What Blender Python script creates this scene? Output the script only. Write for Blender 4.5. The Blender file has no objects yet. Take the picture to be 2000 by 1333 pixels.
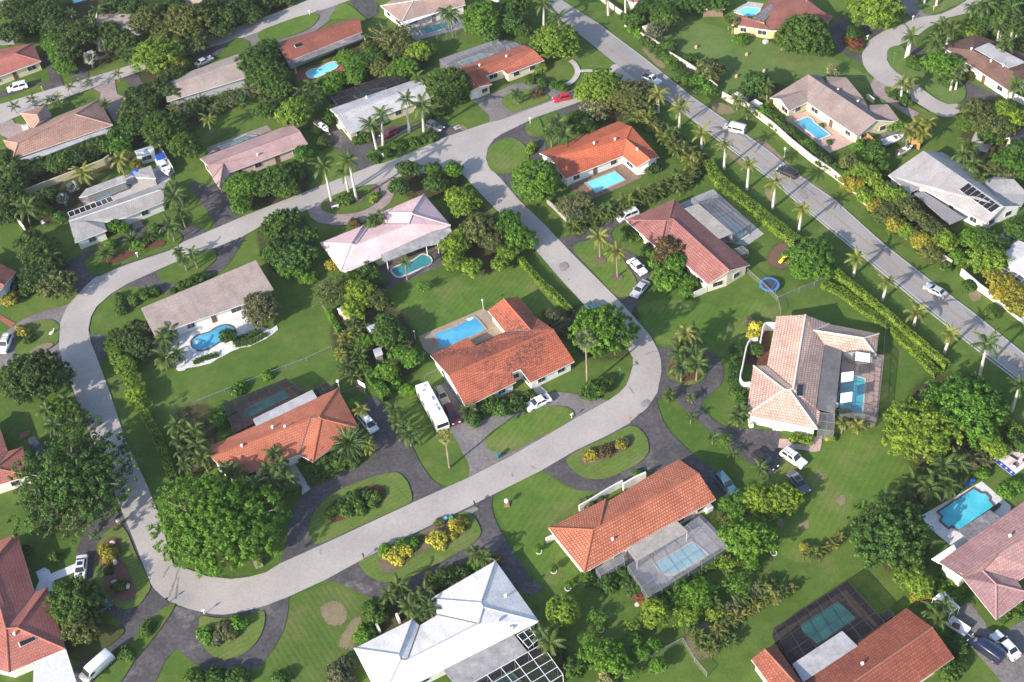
import bpy, bmesh, math, random
import numpy as np
from mathutils import Vector, Matrix
from mathutils.geometry import tessellate_polygon
from mathutils.bvhtree import BVHTree
R = random.Random(7)
NR = np.random.RandomState(5)
SC = bpy.context.scene
COL = SC.collection
# ------------------------------------------------------------------ camera
F, NX, NY, H = 2500.0, 1200.0, 3000.0, 180.0      # focal length and plumb point of the aerial view (photo pixels), flying height
SUN_EL, SUN_AZ = 25.0, 49.0                       # sun height; direction the shadows fall (clockwise from +Y)
_d = np.array([NX-1000, NY-666.5, F]); _d /= np.linalg.norm(_d)
_n = np.array([0, 0, 1.]) - _d*_d[2]; _n /= np.linalg.norm(_n)
_e = np.cross(_n, _d)
if _e[0] < 0: _e = -_e
def at(p, h=0.0):
    """point of the place seen at photo pixel p, at height h above the ground"""
    r = np.array([p[0]-1000, p[1]-666.5, F]); t = (H-h)/r.dot(_d)
    return Vector((r.dot(_e)*t, r.dot(_n)*t, h))
def mpp(p, h=0.0):
    r = np.array([p[0]-1000, p[1]-666.5, F]); return (H-h)/r.dot(_d)
def ray(p):
    r = np.array([p[0]-1000, p[1]-666.5, F]); r /= np.linalg.norm(r)
    return Vector((0, 0, H)), Vector((r.dot(_e), r.dot(_n), -r.dot(_d)))
K1, K2 = 340/1743, 520/1540
def pts(s): return [tuple(float(v) for v in w.split(',')[:2]) for w in s.split()]
def z(ox, oy, s): return [(ox+x*K1, oy+y*K1) for x, y in pts(s)]
def Z(ox, oy, s): return [(ox+x*K2, oy+y*K2) for x, y in pts(s)]
cam = bpy.data.cameras.new('camera'); co = bpy.data.objects.new('camera', cam); COL.objects.link(co)
cam.lens = 36*F/2000; cam.sensor_width = 36; cam.clip_start = 1; cam.clip_end = 6000
def w3(v): return Vector((v.dot(_e), v.dot(_n), -v.dot(_d)))
cx, cy, cz = w3(np.array([1., 0, 0])), w3(np.array([0, -1., 0])), w3(np.array([0, 0, -1.]))
co.matrix_world = Matrix(((cx.x, cy.x, cz.x, 0), (cx.y, cy.y, cz.y, 0), (cx.z, cy.z, cz.z, H), (0, 0, 0, 1)))
SC.camera = co
# ------------------------------------------------------------------ light
W = bpy.data.worlds.new("World"); SC.world = W; W.use_nodes = True
nt = W.node_tree; bg = nt.nodes['Background']
sky = nt.nodes.new('ShaderNodeTexSky'); sky.sky_type = 'NISHITA'; sky.sun_disc = False
sky.sun_elevation = math.radians(SUN_EL); sky.sun_rotation = math.radians(SUN_AZ+180)
nt.links.new(sky.outputs[0], bg.inputs[0]); bg.inputs[1].default_value = 0.15
sl = bpy.data.lights.new('sun', 'SUN'); so = bpy.data.objects.new('sun', sl); COL.objects.link(so)
sl.energy = 4.4; sl.angle = math.radians(0.5); sl.color = (1.0, 0.90, 0.78)
_a, _el = math.radians(SUN_AZ), math.radians(SUN_EL)
sdir = Vector((math.sin(_a)*math.cos(_el), math.cos(_a)*math.cos(_el), -math.sin(_el)))
so.rotation_euler = sdir.to_track_quat('-Z', 'Y').to_euler()
SC.view_settings.view_transform = 'Standard'; SC.view_settings.look = 'None'
SC.view_settings.exposure = 0.95; SC.view_settings.gamma = 1
SC.cycles.max_bounces = 6; SC.cycles.diffuse_bounces = 3; SC.cycles.transparent_max_bounces = 12
SC.cycles.use_adaptive_sampling = True
# ------------------------------------------------------------------ materials
MATS = {}
def newmat(name):
    m = bpy.data.materials.new(name); m.use_nodes = True; t = m.node_tree
    for n_ in list(t.nodes): t.nodes.remove(n_)
    return m, t
def N(t, typ, ins=None, **kw):
    n_ = t.nodes.new(typ)
    for k, v in kw.items(): setattr(n_, k, v)
    for k, v in (ins or {}).items():
        if hasattr(v, 'node'): t.links.new(v, n_.inputs[k])
        else: n_.inputs[k].default_value = v
    return n_
def c4(c): return (c[0], c[1], c[2], 1.0)
def ramp(t, fac, a, b, ca=(0, 0, 0), cb=(1, 1, 1)):
    r = N(t, 'ShaderNodeValToRGB', {0: fac}); e = r.color_ramp.elements
    e[0].position, e[1].position = a, b; e[0].color, e[1].color = c4(ca), c4(cb)
    return r.outputs[0]
def mixc(t, fac, a, b, mode='MIX'):
    n_ = N(t, 'ShaderNodeMix', data_type='RGBA', blend_type=mode)
    for i, v in ((0, fac), (6, a), (7, b)):
        if hasattr(v, 'node'): t.links.new(v, n_.inputs[i])
        else: n_.inputs[i].default_value = v if i == 0 else c4(v)
    return n_.outputs[2]
def noise(t, co_, scale, detail=4, rough=.55):
    return N(t, 'ShaderNodeTexNoise', {'Vector': co_, 'Scale': scale, 'Detail': detail, 'Roughness': rough}).outputs[0]
def finish(t, color, rough=.8, bump=None, bstr=.3, bdist=.05, spec=.3, metal=0.0):
    p = N(t, 'ShaderNodeBsdfPrincipled', {'Base Color': color if hasattr(color, 'node') else c4(color), 'Roughness': rough, 'Metallic': metal})
    p.inputs['Specular IOR Level'].default_value = spec
    if bump is not None:
        b = N(t, 'ShaderNodeBump', {'Height': bump, 'Strength': bstr, 'Distance': bdist}); t.links.new(b.outputs[0], p.inputs['Normal'])
    o = N(t, 'ShaderNodeOutputMaterial'); t.links.new(p.outputs[0], o.inputs[0]); return p
def rough_mat(name, c1, c2, s1=.25, s2=5., c3=None, t3=.6, rough=.85, bump=.2, spec=.3, fine=.35):
    """a weathered matt surface: two tones in patches, fine speckle, optional third tone in blotches"""
    if name in MATS: return MATS[name]
    m, t = newmat(name); g = N(t, 'ShaderNodeNewGeometry').outputs['Position']
    a = ramp(t, noise(t, g, s1), .35, .65)
    c = mixc(t, a, c1, c2)
    if c3: c = mixc(t, ramp(t, noise(t, g, s1*.6+.02, 5, .65), t3, t3+.1), c, c3)
    f = noise(t, g, s2, 3, .7)
    c = mixc(t, fine, c, mixc(t, 1.0, c, ramp(t, f, .3, .7, (.45,)*3, (1.5,)*3), 'MULTIPLY'))
    finish(t, c, rough, f, bump, .05, spec); MATS[name] = m; return m
def plain(name, c, rough=.5, spec=.4, metal=0.0, var=.12, scale=1.5):
    if name in MATS: return MATS[name]
    m, t = newmat(name); g = N(t, 'ShaderNodeTexCoord').outputs['Object']
    f = noise(t, g, scale, 4, .6)
    c_ = mixc(t, ramp(t, f, .3, .7), [v*(1-var) for v in c], [min(1, v*(1+var)) for v in c])
    finish(t, c_, rough, None, spec=spec, metal=metal); MATS[name] = m; return m
def tile_mat(name, c1, c2, gap, bw=.45, bh=.5, stain=None, ts=.62, gapw=.06, blot=.12, bst=.6):
    """roof covering: courses of tiles following each slope (UV in metres), colour change from tile to tile, stains"""
    if name in MATS: return MATS[name]
    m, t = newmat(name); uv = N(t, 'ShaderNodeTexCoord').outputs['UV']; g = N(t, 'ShaderNodeNewGeometry').outputs['Position']
    b = N(t, 'ShaderNodeTexBrick', {'Vector': uv, 'Color1': c4(c1), 'Color2': c4(c2), 'Mortar': c4(gap), 'Scale': 1.0, 'Mortar Size': gapw, 'Mortar Smooth': .6, 'Bias': 0.0, 'Brick Width': bw, 'Row Height': bh})
    b.offset = 0.5
    c = mixc(t, ramp(t, noise(t, g, blot*2.2, 4), .35, .68), b.outputs[0], mixc(t, 1.0, b.outputs[0], (.8, .78, .78), 'MULTIPLY'))
    c = mixc(t, .35, c, mixc(t, 1.0, c, ramp(t, noise(t, g, 3.5, 3, .7), .3, .7, (.5,)*3, (1.45,)*3), 'MULTIPLY'))
    c = mixc(t, ramp(t, noise(t, N(t, 'ShaderNodeMapping', {'Vector': uv, 'Scale': (1.0, .16, 1.0)}).outputs[0], .9, 5, .65), .48, .78, (0,)*3, (.5,)*3), c, mixc(t, 1.0, c, (.62, .58, .58), 'MULTIPLY'))
    if stain:
        f = ramp(t, noise(t, g, blot, 6, .68), ts, ts+.13)
        f2 = N(t, 'ShaderNodeMath', {0: f, 1: ramp(t, noise(t, g, 2.2, 3, .7), .38, .6)}, operation='MULTIPLY').outputs[0]
        c = mixc(t, f2, c, stain)
    finish(t, c, .8, b.outputs[1], -bst, .06, .2); MATS[name] = m; return m
def leaf_mat(name, c, var=.5, trans=.3, hue=None):
    """foliage: every leaf clump differs a little, light also passes through"""
    if name in MATS: return MATS[name]
    m, t = newmat(name); gi = N(t, 'ShaderNodeNewGeometry'); oi = N(t, 'ShaderNodeObjectInfo')
    rl = gi.outputs['Random Per Island']
    hue = hue or (c[0]*1.35+.008, c[1]*1.2+.004, c[2]*.9)
    col = mixc(t, ramp(t, rl, 0, 1), [v*(1-var) for v in c], [min(1, v*(1+var)) for v in c])
    oc = N(t, 'ShaderNodeTexCoord').outputs['Object']; cn = noise(t, N(t, 'ShaderNodeVectorMath', {0: oc, 1: oi.outputs['Location']}, operation='ADD').outputs[0], .55, 2, .5)
    col = mixc(t, ramp(t, oi.outputs['Random'], .2, 1.0, (0,)*3, (.7,)*3), col, hue)
    col = mixc(t, 1.0, col, ramp(t, cn, .32, .68, (.62, .68, .7), (1.45, 1.32, 1.1)), 'MULTIPLY')
    p = N(t, 'ShaderNodeBsdfPrincipled', {'Base Color': col, 'Roughness': .55}); p.inputs['Specular IOR Level'].default_value = .25
    tr = N(t, 'ShaderNodeBsdfTranslucent', {'Color': mixc(t, 1.0, col, (1.15, 1.3, .6), 'MULTIPLY')})
    mx = N(t, 'ShaderNodeMixShader', {0: trans}); t.links.new(p.outputs[0], mx.inputs[1]); t.links.new(tr.outputs[0], mx.inputs[2])
    o = N(t, 'ShaderNodeOutputMaterial'); t.links.new(mx.outputs[0], o.inputs[0]); MATS[name] = m; return m
def screen_mat(name, c, op):
    if name in MATS: return MATS[name]
    m, t = newmat(name); d = N(t, 'ShaderNodeBsdfDiffuse', {'Color': c4(c)}); tr = N(t, 'ShaderNodeBsdfTransparent')
    g = N(t, 'ShaderNodeNewGeometry').outputs['Position']
    f = N(t, 'ShaderNodeMapRange', {0: noise(t, g, .5, 3), 1: .3, 2: .7, 3: op*.8, 4: min(1, op*1.2)}).outputs[0]
    mx = N(t, 'ShaderNodeMixShader', {0: f}); t.links.new(tr.outputs[0], mx.inputs[1]); t.links.new(d.outputs[0], mx.inputs[2])
    o = N(t, 'ShaderNodeOutputMaterial'); t.links.new(mx.outputs[0], o.inputs[0]); MATS[name] = m; return m
def water_mat(name, c1, c2):
    if name in MATS: return MATS[name]
    m, t = newmat(name); g = N(t, 'ShaderNodeNewGeometry').outputs['Position']
    c = mixc(t, ramp(t, noise(t, g, .22, 3), .38, .62), c1, c2)
    c = mixc(t, .35, c, mixc(t, 1.0, c, ramp(t, noise(t, g, 2.2, 4, .7), .3, .7, (.7,)*3, (1.25,)*3), 'MULTIPLY'))
    finish(t, c, .08, noise(t, g, 2.5, 3), .12, .03, .5); MATS[name] = m; return m
def grass_mat(name, c1, c2, dry, td=.66, stripe=0, ang=0.0, sw=1.1):
    if name in MATS: return MATS[name]
    m, t = newmat(name); g = N(t, 'ShaderNodeNewGeometry').outputs['Position']
    c = mixc(t, ramp(t, noise(t, g, .045, 5, .6), .38, .62), c1, c2)
    c = mixc(t, ramp(t, noise(t, g, .35, 5, .65), .4, .75, (0,)*3, (.6,)*3), c, [v*.72 for v in c1])
    c = mixc(t, ramp(t, noise(t, g, .11, 6, .7), td-.1, td+.14, (0,)*3, (.8,)*3), c, dry)
    c = mixc(t, ramp(t, noise(t, g, .9, 4, .6), .5, .8, (0,)*3, (.45,)*3), c, [c2[0]*1.35, c2[1]*1.12, c2[2]*1.3])
    if stripe:
        mp = N(t, 'ShaderNodeMapping', {'Vector': g, 'Rotation': (0, 0, math.radians(ang))})
        wv = N(t, 'ShaderNodeTexWave', {'Vector': mp.outputs[0], 'Scale': .314/sw, 'Distortion': 1.0, 'Detail': 2.0, 'Detail Scale': 1.0})
        c = mixc(t, stripe, c, mixc(t, 1.0, c, ramp(t, wv.outputs[1], .2, .8, (.72,)*3, (1.28,)*3), 'MULTIPLY'))
    f = noise(t, g, 3.0, 5, .8)
    c = mixc(t, .5, c, mixc(t, 1.0, c, ramp(t, f, .3, .7, (.5,)*3, (1.5,)*3), 'MULTIPLY'))
    finish(t, c, .9, noise(t, g, 7.0, 3, .8), .5, .12, .12); MATS[name] = m; return m
# ------------------------------------------------------------------ mesh helpers
def mesh_np(name, v, f):
    """fast mesh from equal-sized faces"""
    v = np.asarray(v, np.float32); f = np.asarray(f, np.int32); k = f.shape[1]
    me = bpy.data.meshes.new(name); me.vertices.add(len(v)); me.vertices.foreach_set('co', v.ravel())
    me.loops.add(f.size); me.loops.foreach_set('vertex_index', f.ravel())
    me.polygons.add(len(f)); me.polygons.foreach_set('loop_start', np.arange(0, f.size, k, dtype=np.int32))
    me.polygons.foreach_set('loop_total', np.full(len(f), k, np.int32)); me.update(calc_edges=True); return me
class MB:
    def __init__(s): s.v, s.f, s.m = [], [], []
    def add(s, vs, fs, mi=0):
        o = len(s.v); s.v += [tuple(v) for v in vs]; s.f += [tuple(i+o for i in f) for f in fs]; s.m += [mi]*len(fs)
    def box(s, c, sx, sy, sz, rz=0.0, mi=0, taper=1.0):
        """box standing on c (x,y,z bottom)"""
        ca, sa = math.cos(rz), math.sin(rz); vs = []
        for zz, k in ((0, 1), (sz, taper)):
            for x, y in ((-1, -1), (1, -1), (1, 1), (-1, 1)):
                x *= sx/2*k; y *= sy/2*k; vs.append((c[0]+x*ca-y*sa, c[1]+x*sa+y*ca, c[2]+zz))
        s.add(vs, [(0, 3, 2, 1), (4, 5, 6, 7), (0, 1, 5, 4), (1, 2, 6, 5), (2, 3, 7, 6), (3, 0, 4, 7)], mi)
    def tube(s, p, q, r0, r1=None, n=8, mi=0, cap=True):
        p, q = Vector(p), Vector(q); r1 = r0 if r1 is None else r1; d = (q-p)
        if d.length < 1e-6: return
        d.normalize(); a = d.orthogonal().normalized(); b = d.cross(a); vs = []
        for c, r in ((p, r0), (q, r1)):
            for i in range(n):
                t = 2*math.pi*i/n; vs.append(c+a*(r*math.cos(t))+b*(r*math.sin(t)))
        fs = [(i, (i+1) % n, n+(i+1) % n, n+i) for i in range(n)]
        if cap: fs += [tuple(range(n-1, -1, -1)), tuple(range(n, 2*n))]
        s.add(vs, fs, mi)
    def ball(s, c, rx, ry=None, rz=None, n=10, mi=0):
        ry = ry or rx; rz = rz or rx; vs = [(c[0], c[1], c[2]-rz)]; m_ = n//2
        for j in range(1, m_):
            a = -math.pi/2+math.pi*j/m_
            for i in range(n):
                t = 2*math.pi*i/n; vs.append((c[0]+rx*math.cos(a)*math.cos(t), c[1]+ry*math.cos(a)*math.sin(t), c[2]+rz*math.sin(a)))
        vs.append((c[0], c[1], c[2]+rz)); L = len(vs)-1; fs = [(0, 1+(i+1) % n, 1+i) for i in range(n)]
        for j in range(m_-2):
            for i in range(n): fs.append((1+j*n+i, 1+j*n+(i+1) % n, 1+(j+1)*n+(i+1) % n, 1+(j+1)*n+i))
        b = 1+(m_-2)*n; fs += [(b+i, b+(i+1) % n, L) for i in range(n)]; s.add(vs, fs, mi)
    def prism(s, poly, z0, z1, mi=0):
        n = len(poly); tri = tessellate_polygon([[Vector((p[0], p[1], 0)) for p in poly]])
        vs = [(p[0], p[1], z0) for p in poly]+[(p[0], p[1], z1) for p in poly]
        s.add(vs, [tuple(a+n for a in t) for t in tri]+[tuple(reversed(t)) for t in tri]+[(i, (i+1) % n, n+(i+1) % n, n+i) for i in range(n)], mi)
    def mesh(s, name, mats, smooth=False):
        me = bpy.data.meshes.new(name); me.from_pydata(s.v, [], s.f)
        for m_ in (mats if isinstance(mats, (list, tuple)) else [mats]): me.materials.append(m_)
        me.polygons.foreach_set('material_index', s.m)
        bm = bmesh.new(); bm.from_mesh(me); bmesh.ops.recalc_face_normals(bm, faces=bm.faces); bm.to_mesh(me); bm.free()
        if smooth:
            for p in me.polygons: p.use_smooth = True
        return me
    def build(s, name, mats, parent=None, smooth=False): return link(name, s.mesh(name, mats, smooth), parent)
def link(name, me, parent=None):
    o = bpy.data.objects.new(name, me); COL.objects.link(o)
    if parent is not None: o.parent = parent
    return o
def tag(o, label, cat, group=None, kind=None):
    if label: o['label'] = label
    if cat: o['category'] = cat
    if group: o['group'] = group
    if kind: o['kind'] = kind
    return o
def thing(name, label, cat, loc=(0, 0, 0), rz=0.0, group=None):
    o = bpy.data.objects.new(name, None); o.empty_display_size = .2; COL.objects.link(o)
    o.location = loc; o.rotation_euler = (0, 0, rz); return tag(o, label, cat, group)
def smooth_loop(p, k=5):
    o = []; n = len(p)
    for i in range(n):
        a, b, c, d = (np.array(p[(i+j-1) % n][:2]) for j in range(4))
        for t in np.arange(k)/k:
            o.append(tuple(.5*((2*b)+(-a+c)*t+(2*a-5*b+4*c-d)*t*t+(-a+3*b-3*c+d)*t**3)))
    return o
def smooth_line(p, k=5):
    p = [tuple(2*np.array(p[0])-np.array(p[1]))]+list(p)+[tuple(2*np.array(p[-1])-np.array(p[-2]))]; o = []
    for i in range(1, len(p)-2):
        a, b, c, d = (np.array(p[i+j-1]) for j in range(4))
        for t in np.arange(k)/k: o.append(tuple(.5*((2*b)+(-a+c)*t+(2*a-5*b+4*c-d)*t*t+(-a+3*b-3*c+d)*t**3)))
    return o+[p[-2]]
_sheet = [0]
def sheet(name, px, m, base, smooth=0, holes=(), label=None):
    """a paved or planted surface lying on the ground; base 1 drive, 2 road, 3 lawn, 4 bed"""
    _sheet[0] += 1; zz = .005+(_sheet[0] % 9)*.001 if base == 0 else {1: .04, 2: .145, 3: .185, 4: .28}[base]+(_sheet[0] % 40)*.0022
    if smooth: px = smooth_loop(px, smooth)
    loops = [[at(p) for p in px]]+[[at(p) for p in h_] for h_ in holes]
    tri = tessellate_polygon(loops); vs = [v for l in loops for v in l]
    me = bpy.data.meshes.new(name); me.from_pydata([(v.x, v.y, zz) for v in vs], [], tri); me.materials.append(m)
    bm = bmesh.new(); bm.from_mesh(me)
    for f in bm.faces:
        if f.normal.z < 0: f.normal_flip()
    bm.to_mesh(me); bm.free()
    o = link(name, me); o['kind'] = 'structure'; return o
def strip(name, px, width, m, base, smooth=4):
    p = [at(q) for q in (smooth_line(px, smooth) if smooth else px)]; l, r_ = [], []
    for i, v in enumerate(p):
        d = (p[min(i+1, len(p)-1)]-p[max(i-1, 0)]).normalized(); n_ = Vector((-d.y, d.x, 0))*width/2; l.append(v+n_); r_.append(v-n_)
    _sheet[0] += 1; zz = {1: .04, 2: .145, 3: .185, 4: .28}[base]+(_sheet[0] % 40)*.0022; k = len(p)
    me = bpy.data.meshes.new(name); me.from_pydata([(v.x, v.y, zz) for v in l+r_], [], [(i, k+i, k+i+1, i+1) for i in range(k-1)]); me.materials.append(m)
    o = link(name, me); o['kind'] = 'structure'; return o

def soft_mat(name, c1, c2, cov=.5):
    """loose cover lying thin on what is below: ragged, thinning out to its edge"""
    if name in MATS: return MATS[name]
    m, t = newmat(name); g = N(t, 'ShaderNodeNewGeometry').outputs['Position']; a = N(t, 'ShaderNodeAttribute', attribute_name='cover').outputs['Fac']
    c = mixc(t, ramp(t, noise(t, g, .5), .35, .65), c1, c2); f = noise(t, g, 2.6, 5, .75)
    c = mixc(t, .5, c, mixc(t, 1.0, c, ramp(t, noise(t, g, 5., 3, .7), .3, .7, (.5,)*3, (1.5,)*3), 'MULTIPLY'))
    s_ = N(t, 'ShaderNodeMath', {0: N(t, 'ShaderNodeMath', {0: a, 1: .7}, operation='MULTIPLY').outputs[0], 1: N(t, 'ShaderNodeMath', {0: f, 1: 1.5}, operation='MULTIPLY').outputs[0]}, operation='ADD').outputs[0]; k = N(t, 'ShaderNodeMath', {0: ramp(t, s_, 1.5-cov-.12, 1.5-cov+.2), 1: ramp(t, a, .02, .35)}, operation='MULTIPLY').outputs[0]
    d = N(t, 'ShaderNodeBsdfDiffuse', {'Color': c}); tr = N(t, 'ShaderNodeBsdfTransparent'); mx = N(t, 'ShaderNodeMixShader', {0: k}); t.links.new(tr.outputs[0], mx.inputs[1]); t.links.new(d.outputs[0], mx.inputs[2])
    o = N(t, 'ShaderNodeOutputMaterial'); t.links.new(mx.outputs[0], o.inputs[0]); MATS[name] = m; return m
def soft(name, px, m, base=3):
    px = smooth_loop(px, 4); p = [at(q) for q in px]; n = len(p); c = sum(p, Vector())/n; _sheet[0] += 1; zz = {0: .017, 2: .24, 3: .017}[base]+(_sheet[0] % 40)*.0004
    vs = [(c.x+(v.x-c.x)*k, c.y+(v.y-c.y)*k, zz+(1-k)*.012) for k in (1, .66, .33) for v in p]+[(c.x, c.y, zz+.014)]
    fs = [(r*n+i, r*n+(i+1) % n, (r+1)*n+(i+1) % n, (r+1)*n+i) for r in range(2) for i in range(n)]+[(2*n+i, 2*n+(i+1) % n, 3*n) for i in range(n)]
    me = bpy.data.meshes.new(name); me.from_pydata(vs, [], fs); me.materials.append(m); at_ = me.attributes.new('cover', 'FLOAT', 'POINT'); at_.data.foreach_set('value', [0.0]*n+[.55]*n+[.85]*n+[.9])
    o = link(name, me); o['kind'] = 'structure'; return o

def edge_strip(name, px, width, m, base=2, closed=False, shift=0.0):
    p = [at(q) for q in (px+px[:1] if closed else px)]; n = len(p); vs = []; _sheet[0] += 1; zz = {1: .24, 2: .24}[base]+(_sheet[0] % 40)*.0004
    for i, v in enumerate(p):
        d = (p[min(i+1, n-1)]-p[max(i-1, 0)]).normalized(); k = Vector((-d.y, d.x, 0))
        vs += [(v.x+k.x*(width*s_+shift), v.y+k.y*(width*s_+shift), zz+.004*(1-abs(s_)*2)) for s_ in (-.5, 0, .5)]
    me = bpy.data.meshes.new(name); me.from_pydata(vs, [], [(3*i+j, 3*i+j+1, 3*i+j+4, 3*i+j+3) for i in range(n-1) for j in (0, 1)]); me.materials.append(m)
    a = me.attributes.new('cover', 'FLOAT', 'POINT'); a.data.foreach_set('value', [0.0, .8, 0.0]*n); o = link(name, me); o['kind'] = 'structure'; return o
# ================================================================== GROUND
GR = grass_mat('lawn_grass', (.064, .122, .021), (.104, .162, .031), (.18, .17, .065), .63)
GB = grass_mat('lawn_bright', (.078, .148, .023), (.116, .185, .034), (.20, .178, .075), .60, .16, 35)
GI = grass_mat('lawn_island', (.096, .154, .031), (.130, .182, .044), (.21, .19, .085), .61, .16, 60, .8)
GL = grass_mat('lawn_park', (.098, .160, .040), (.125, .185, .052), (.20, .18, .08), .66)
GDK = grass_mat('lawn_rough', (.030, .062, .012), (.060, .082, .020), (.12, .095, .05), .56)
ROAD = rough_mat('road_concrete', (.40, .365, .345), (.33, .303, .29), .09, 3.0, (.29, .27, .262), .60, fine=.2)
MAIN = rough_mat('road_asphalt', (.30, .284, .28), (.25, .238, .236), .07, 3.0, (.21, .203, .203), .60, fine=.22)
ASPH = rough_mat('drive_asphalt', (.062, .058, .062), (.095, .088, .092), .22, 1.6, (.15, .138, .134), .58, fine=.6, bump=.3)
ASPL = rough_mat('drive_grey', (.20, .185, .18), (.145, .135, .138), .2, 1.8, (.10, .095, .10), .62, fine=.5)
PAVP = rough_mat('pink_pavers', (.33, .255, .24), (.25, .195, .19), .3, 2.2, fine=.5)
BRK = rough_mat('red_pavers', (.30, .115, .075), (.22, .09, .065), .3, 2.5, fine=.5)
CONC = rough_mat('pale_concrete', (.46, .44, .42), (.38, .36, .35), .3, 2.2, (.27, .26, .26), .66, fine=.3)
WHT = rough_mat('white_patio', (.68, .66, .65), (.58, .56, .56), .25, 1.6, (.36, .37, .40), .62, fine=.3)
TAN = rough_mat('tan_deck', (.36, .27, .19), (.28, .21, .155), .25, 2.0, (.20, .16, .13), .64, fine=.35)
PNKD = rough_mat('pink_deck', (.50, .34, .29), (.40, .30, .28), .25, 2.0, (.30, .26, .27), .6, fine=.4)
GRYD = rough_mat('grey_deck', (.36, .35, .37), (.29, .28, .30), .3, 1.8, (.32, .25, .24), .58, fine=.3)
DRKD = rough_mat('dark_deck', (.085, .075, .075), (.12, .10, .10), .35, 1.8, (.20, .18, .19), .6, fine=.5)
BRND = rough_mat('brown_deck', (.23, .155, .112), (.175, .125, .10), .3, 2.0, (.09, .08, .09), .6, fine=.45)
MULR = rough_mat('red_mulch', (.125, .045, .028), (.09, .04, .028), .6, 5., fine=.7)
MULB = rough_mat('brown_mulch', (.125, .085, .06), (.17, .125, .095), .6, 5., fine=.65)
DIRT = rough_mat('bare_earth', (.23, .175, .125), (.16, .13, .085), .4, 4., fine=.6)
SAND = rough_mat('white_gravel', (.62, .58, .50), (.50, .46, .40), .6, 5., fine=.5)
CLIP = rough_mat('grass_clippings', (.15, .19, .085), (.11, .14, .07), .5, 4., fine=.6)
YEL = plain('road_yellow', (.42, .30, .17), .8); WHL = plain('road_white', (.50, .48, .47), .8)
# one sheet to the horizon
me = bpy.data.meshes.new('ground'); me.from_pydata([(-3500, -1500, 0), (3500, -1500, 0), (3500, 5500, 0), (-3500, 5500, 0)], [], [(0, 1, 2, 3)]); me.materials.append(GR)
link('ground', me)['kind'] = 'structure'
# ---- streets
outer = pts('480,422 398,457 358,474 331,491 260,514 189,541 168,559 149,580 134,597 125,614 118,632 116,651 116,683 122,706 130,726 145,768 172,838 197,900 223,961 241,1006 260,1052 294,1140 302,1152 314,1163 326,1173 341,1180 367,1190 395,1197 418,1201 439,1202 480,1195 520,1184 563,1167 635,1134 699,1099 784,1055 902,998 1000,949 1054,922 1128,879 1180,855 1230,828 1264,798 1284,768 1292,727 1291,705 1286,687 1270,656 1237,619 1206,585 1161,540 1115,494 1064,440 1014,392 978,350 958,330 949,311 953,290 965,273 980,263 1048,230 1142,197 1215,172 1260,162 1240,120 1196,128 1170,162 1134,176 1081,197 980,235 953,241 855,274 730,324 581,382')
inner = pts('503,447 473,464 400,493 334,517 250,555 215,577 189,600 178,620 173,645 178,671 189,697 216,771 246,862 287,947 311,1008 338,1102 352,1109 371,1114 405,1127 452,1132 486,1128 520,1119 547,1102 625,1067 804,984 875,952 916,934 1000,891 1125,818 1189,783 1210,768 1223,754 1230,737 1236,715 1236,700 1225,680 1200,655 1152,608 1098,550 1044,487 990,430 955,397 925,365 902,340 880,334 850,337 760,349 625,402')
sheet('residential_street', outer, ROAD, 2, holes=[inner])
mainl = pts('1040,-40 1075,24 1128,66 1179,107 1245,160 1287,187 1402,271 1500,345 1612,440 1683,497 1804,598 1902,676 1987,741 2120,846')
mainr = pts('1040,-45 1097,1 1169,47 1260,115 1351,189 1429,243 1500,294 1558,341 1632,392 1696,450 1731,481 1808,541 1902,612 2000,691 2130,795')
sheet('main_road', mainl+mainr[::-1], MAIN, 2)
def mid(f): return [tuple(a*(1-f)+b*f for a, b in zip(p, q)) for p, q in zip(mainl[4:], [mainr[i] for i in (3, 4, 5, 6, 8, 10, 11, 12, 13, 14)])]
for dx in (-.9, .9):
    strip('road_marking', [(x+dx, y-dx*.8) for x, y in pts('1160,75 1222,122 1318,188 1416,257 1500,319 1585,388 1706,487 1806,569 1902,644 1994,716 2110,808')], .13, YEL, 3, 0)
strip('road_marking', [(x+3, y) for x, y in mainl[5:]], .16, WHL, 3, 0)
strip('road_marking', [(x-3, y) for x, y in mainr[2:]], .16, WHL, 3, 0)
strip('kerb_strip', pts('1296,190 1402,273.5 1500,347 1612,442 1683,499.5 1804,601 1902,679 1987,744'), .35, CONC, 1, 0)
far_u = pts('-60,222 0,205 101,175 180,152 257,128 402,74 480,48 561,18 640,-14 760,-60'); far_l = pts('-60,262 0,243 67,216 189,170 263,145 402,97 480,73 605,28 642,17 710,-8 800,-50')
sheet('back_street', far_u+far_l[::-1], ROAD, 2)
sheet('cul_de_sac_street', pts('1838,29 1787,37 1760,50 1726,62 1710,72 1696,82 1686,96 1683,112 1686,128 1695,142 1710,155 1733,171 1774,193 1818,219 1836,228 1851,231 1865,228 1873,222 1876,210 1868,203 1851,205 1836,199 1824,192 1784,163 1766,152 1750,142 1738,130 1732,118 1733,104 1740,97 1750,92 1784,77 1813,55 1851,36 1899,25 1990,-6 1990,-60 1895,-10 1888,2 1866,16'), ROAD, 2, 0)
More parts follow.
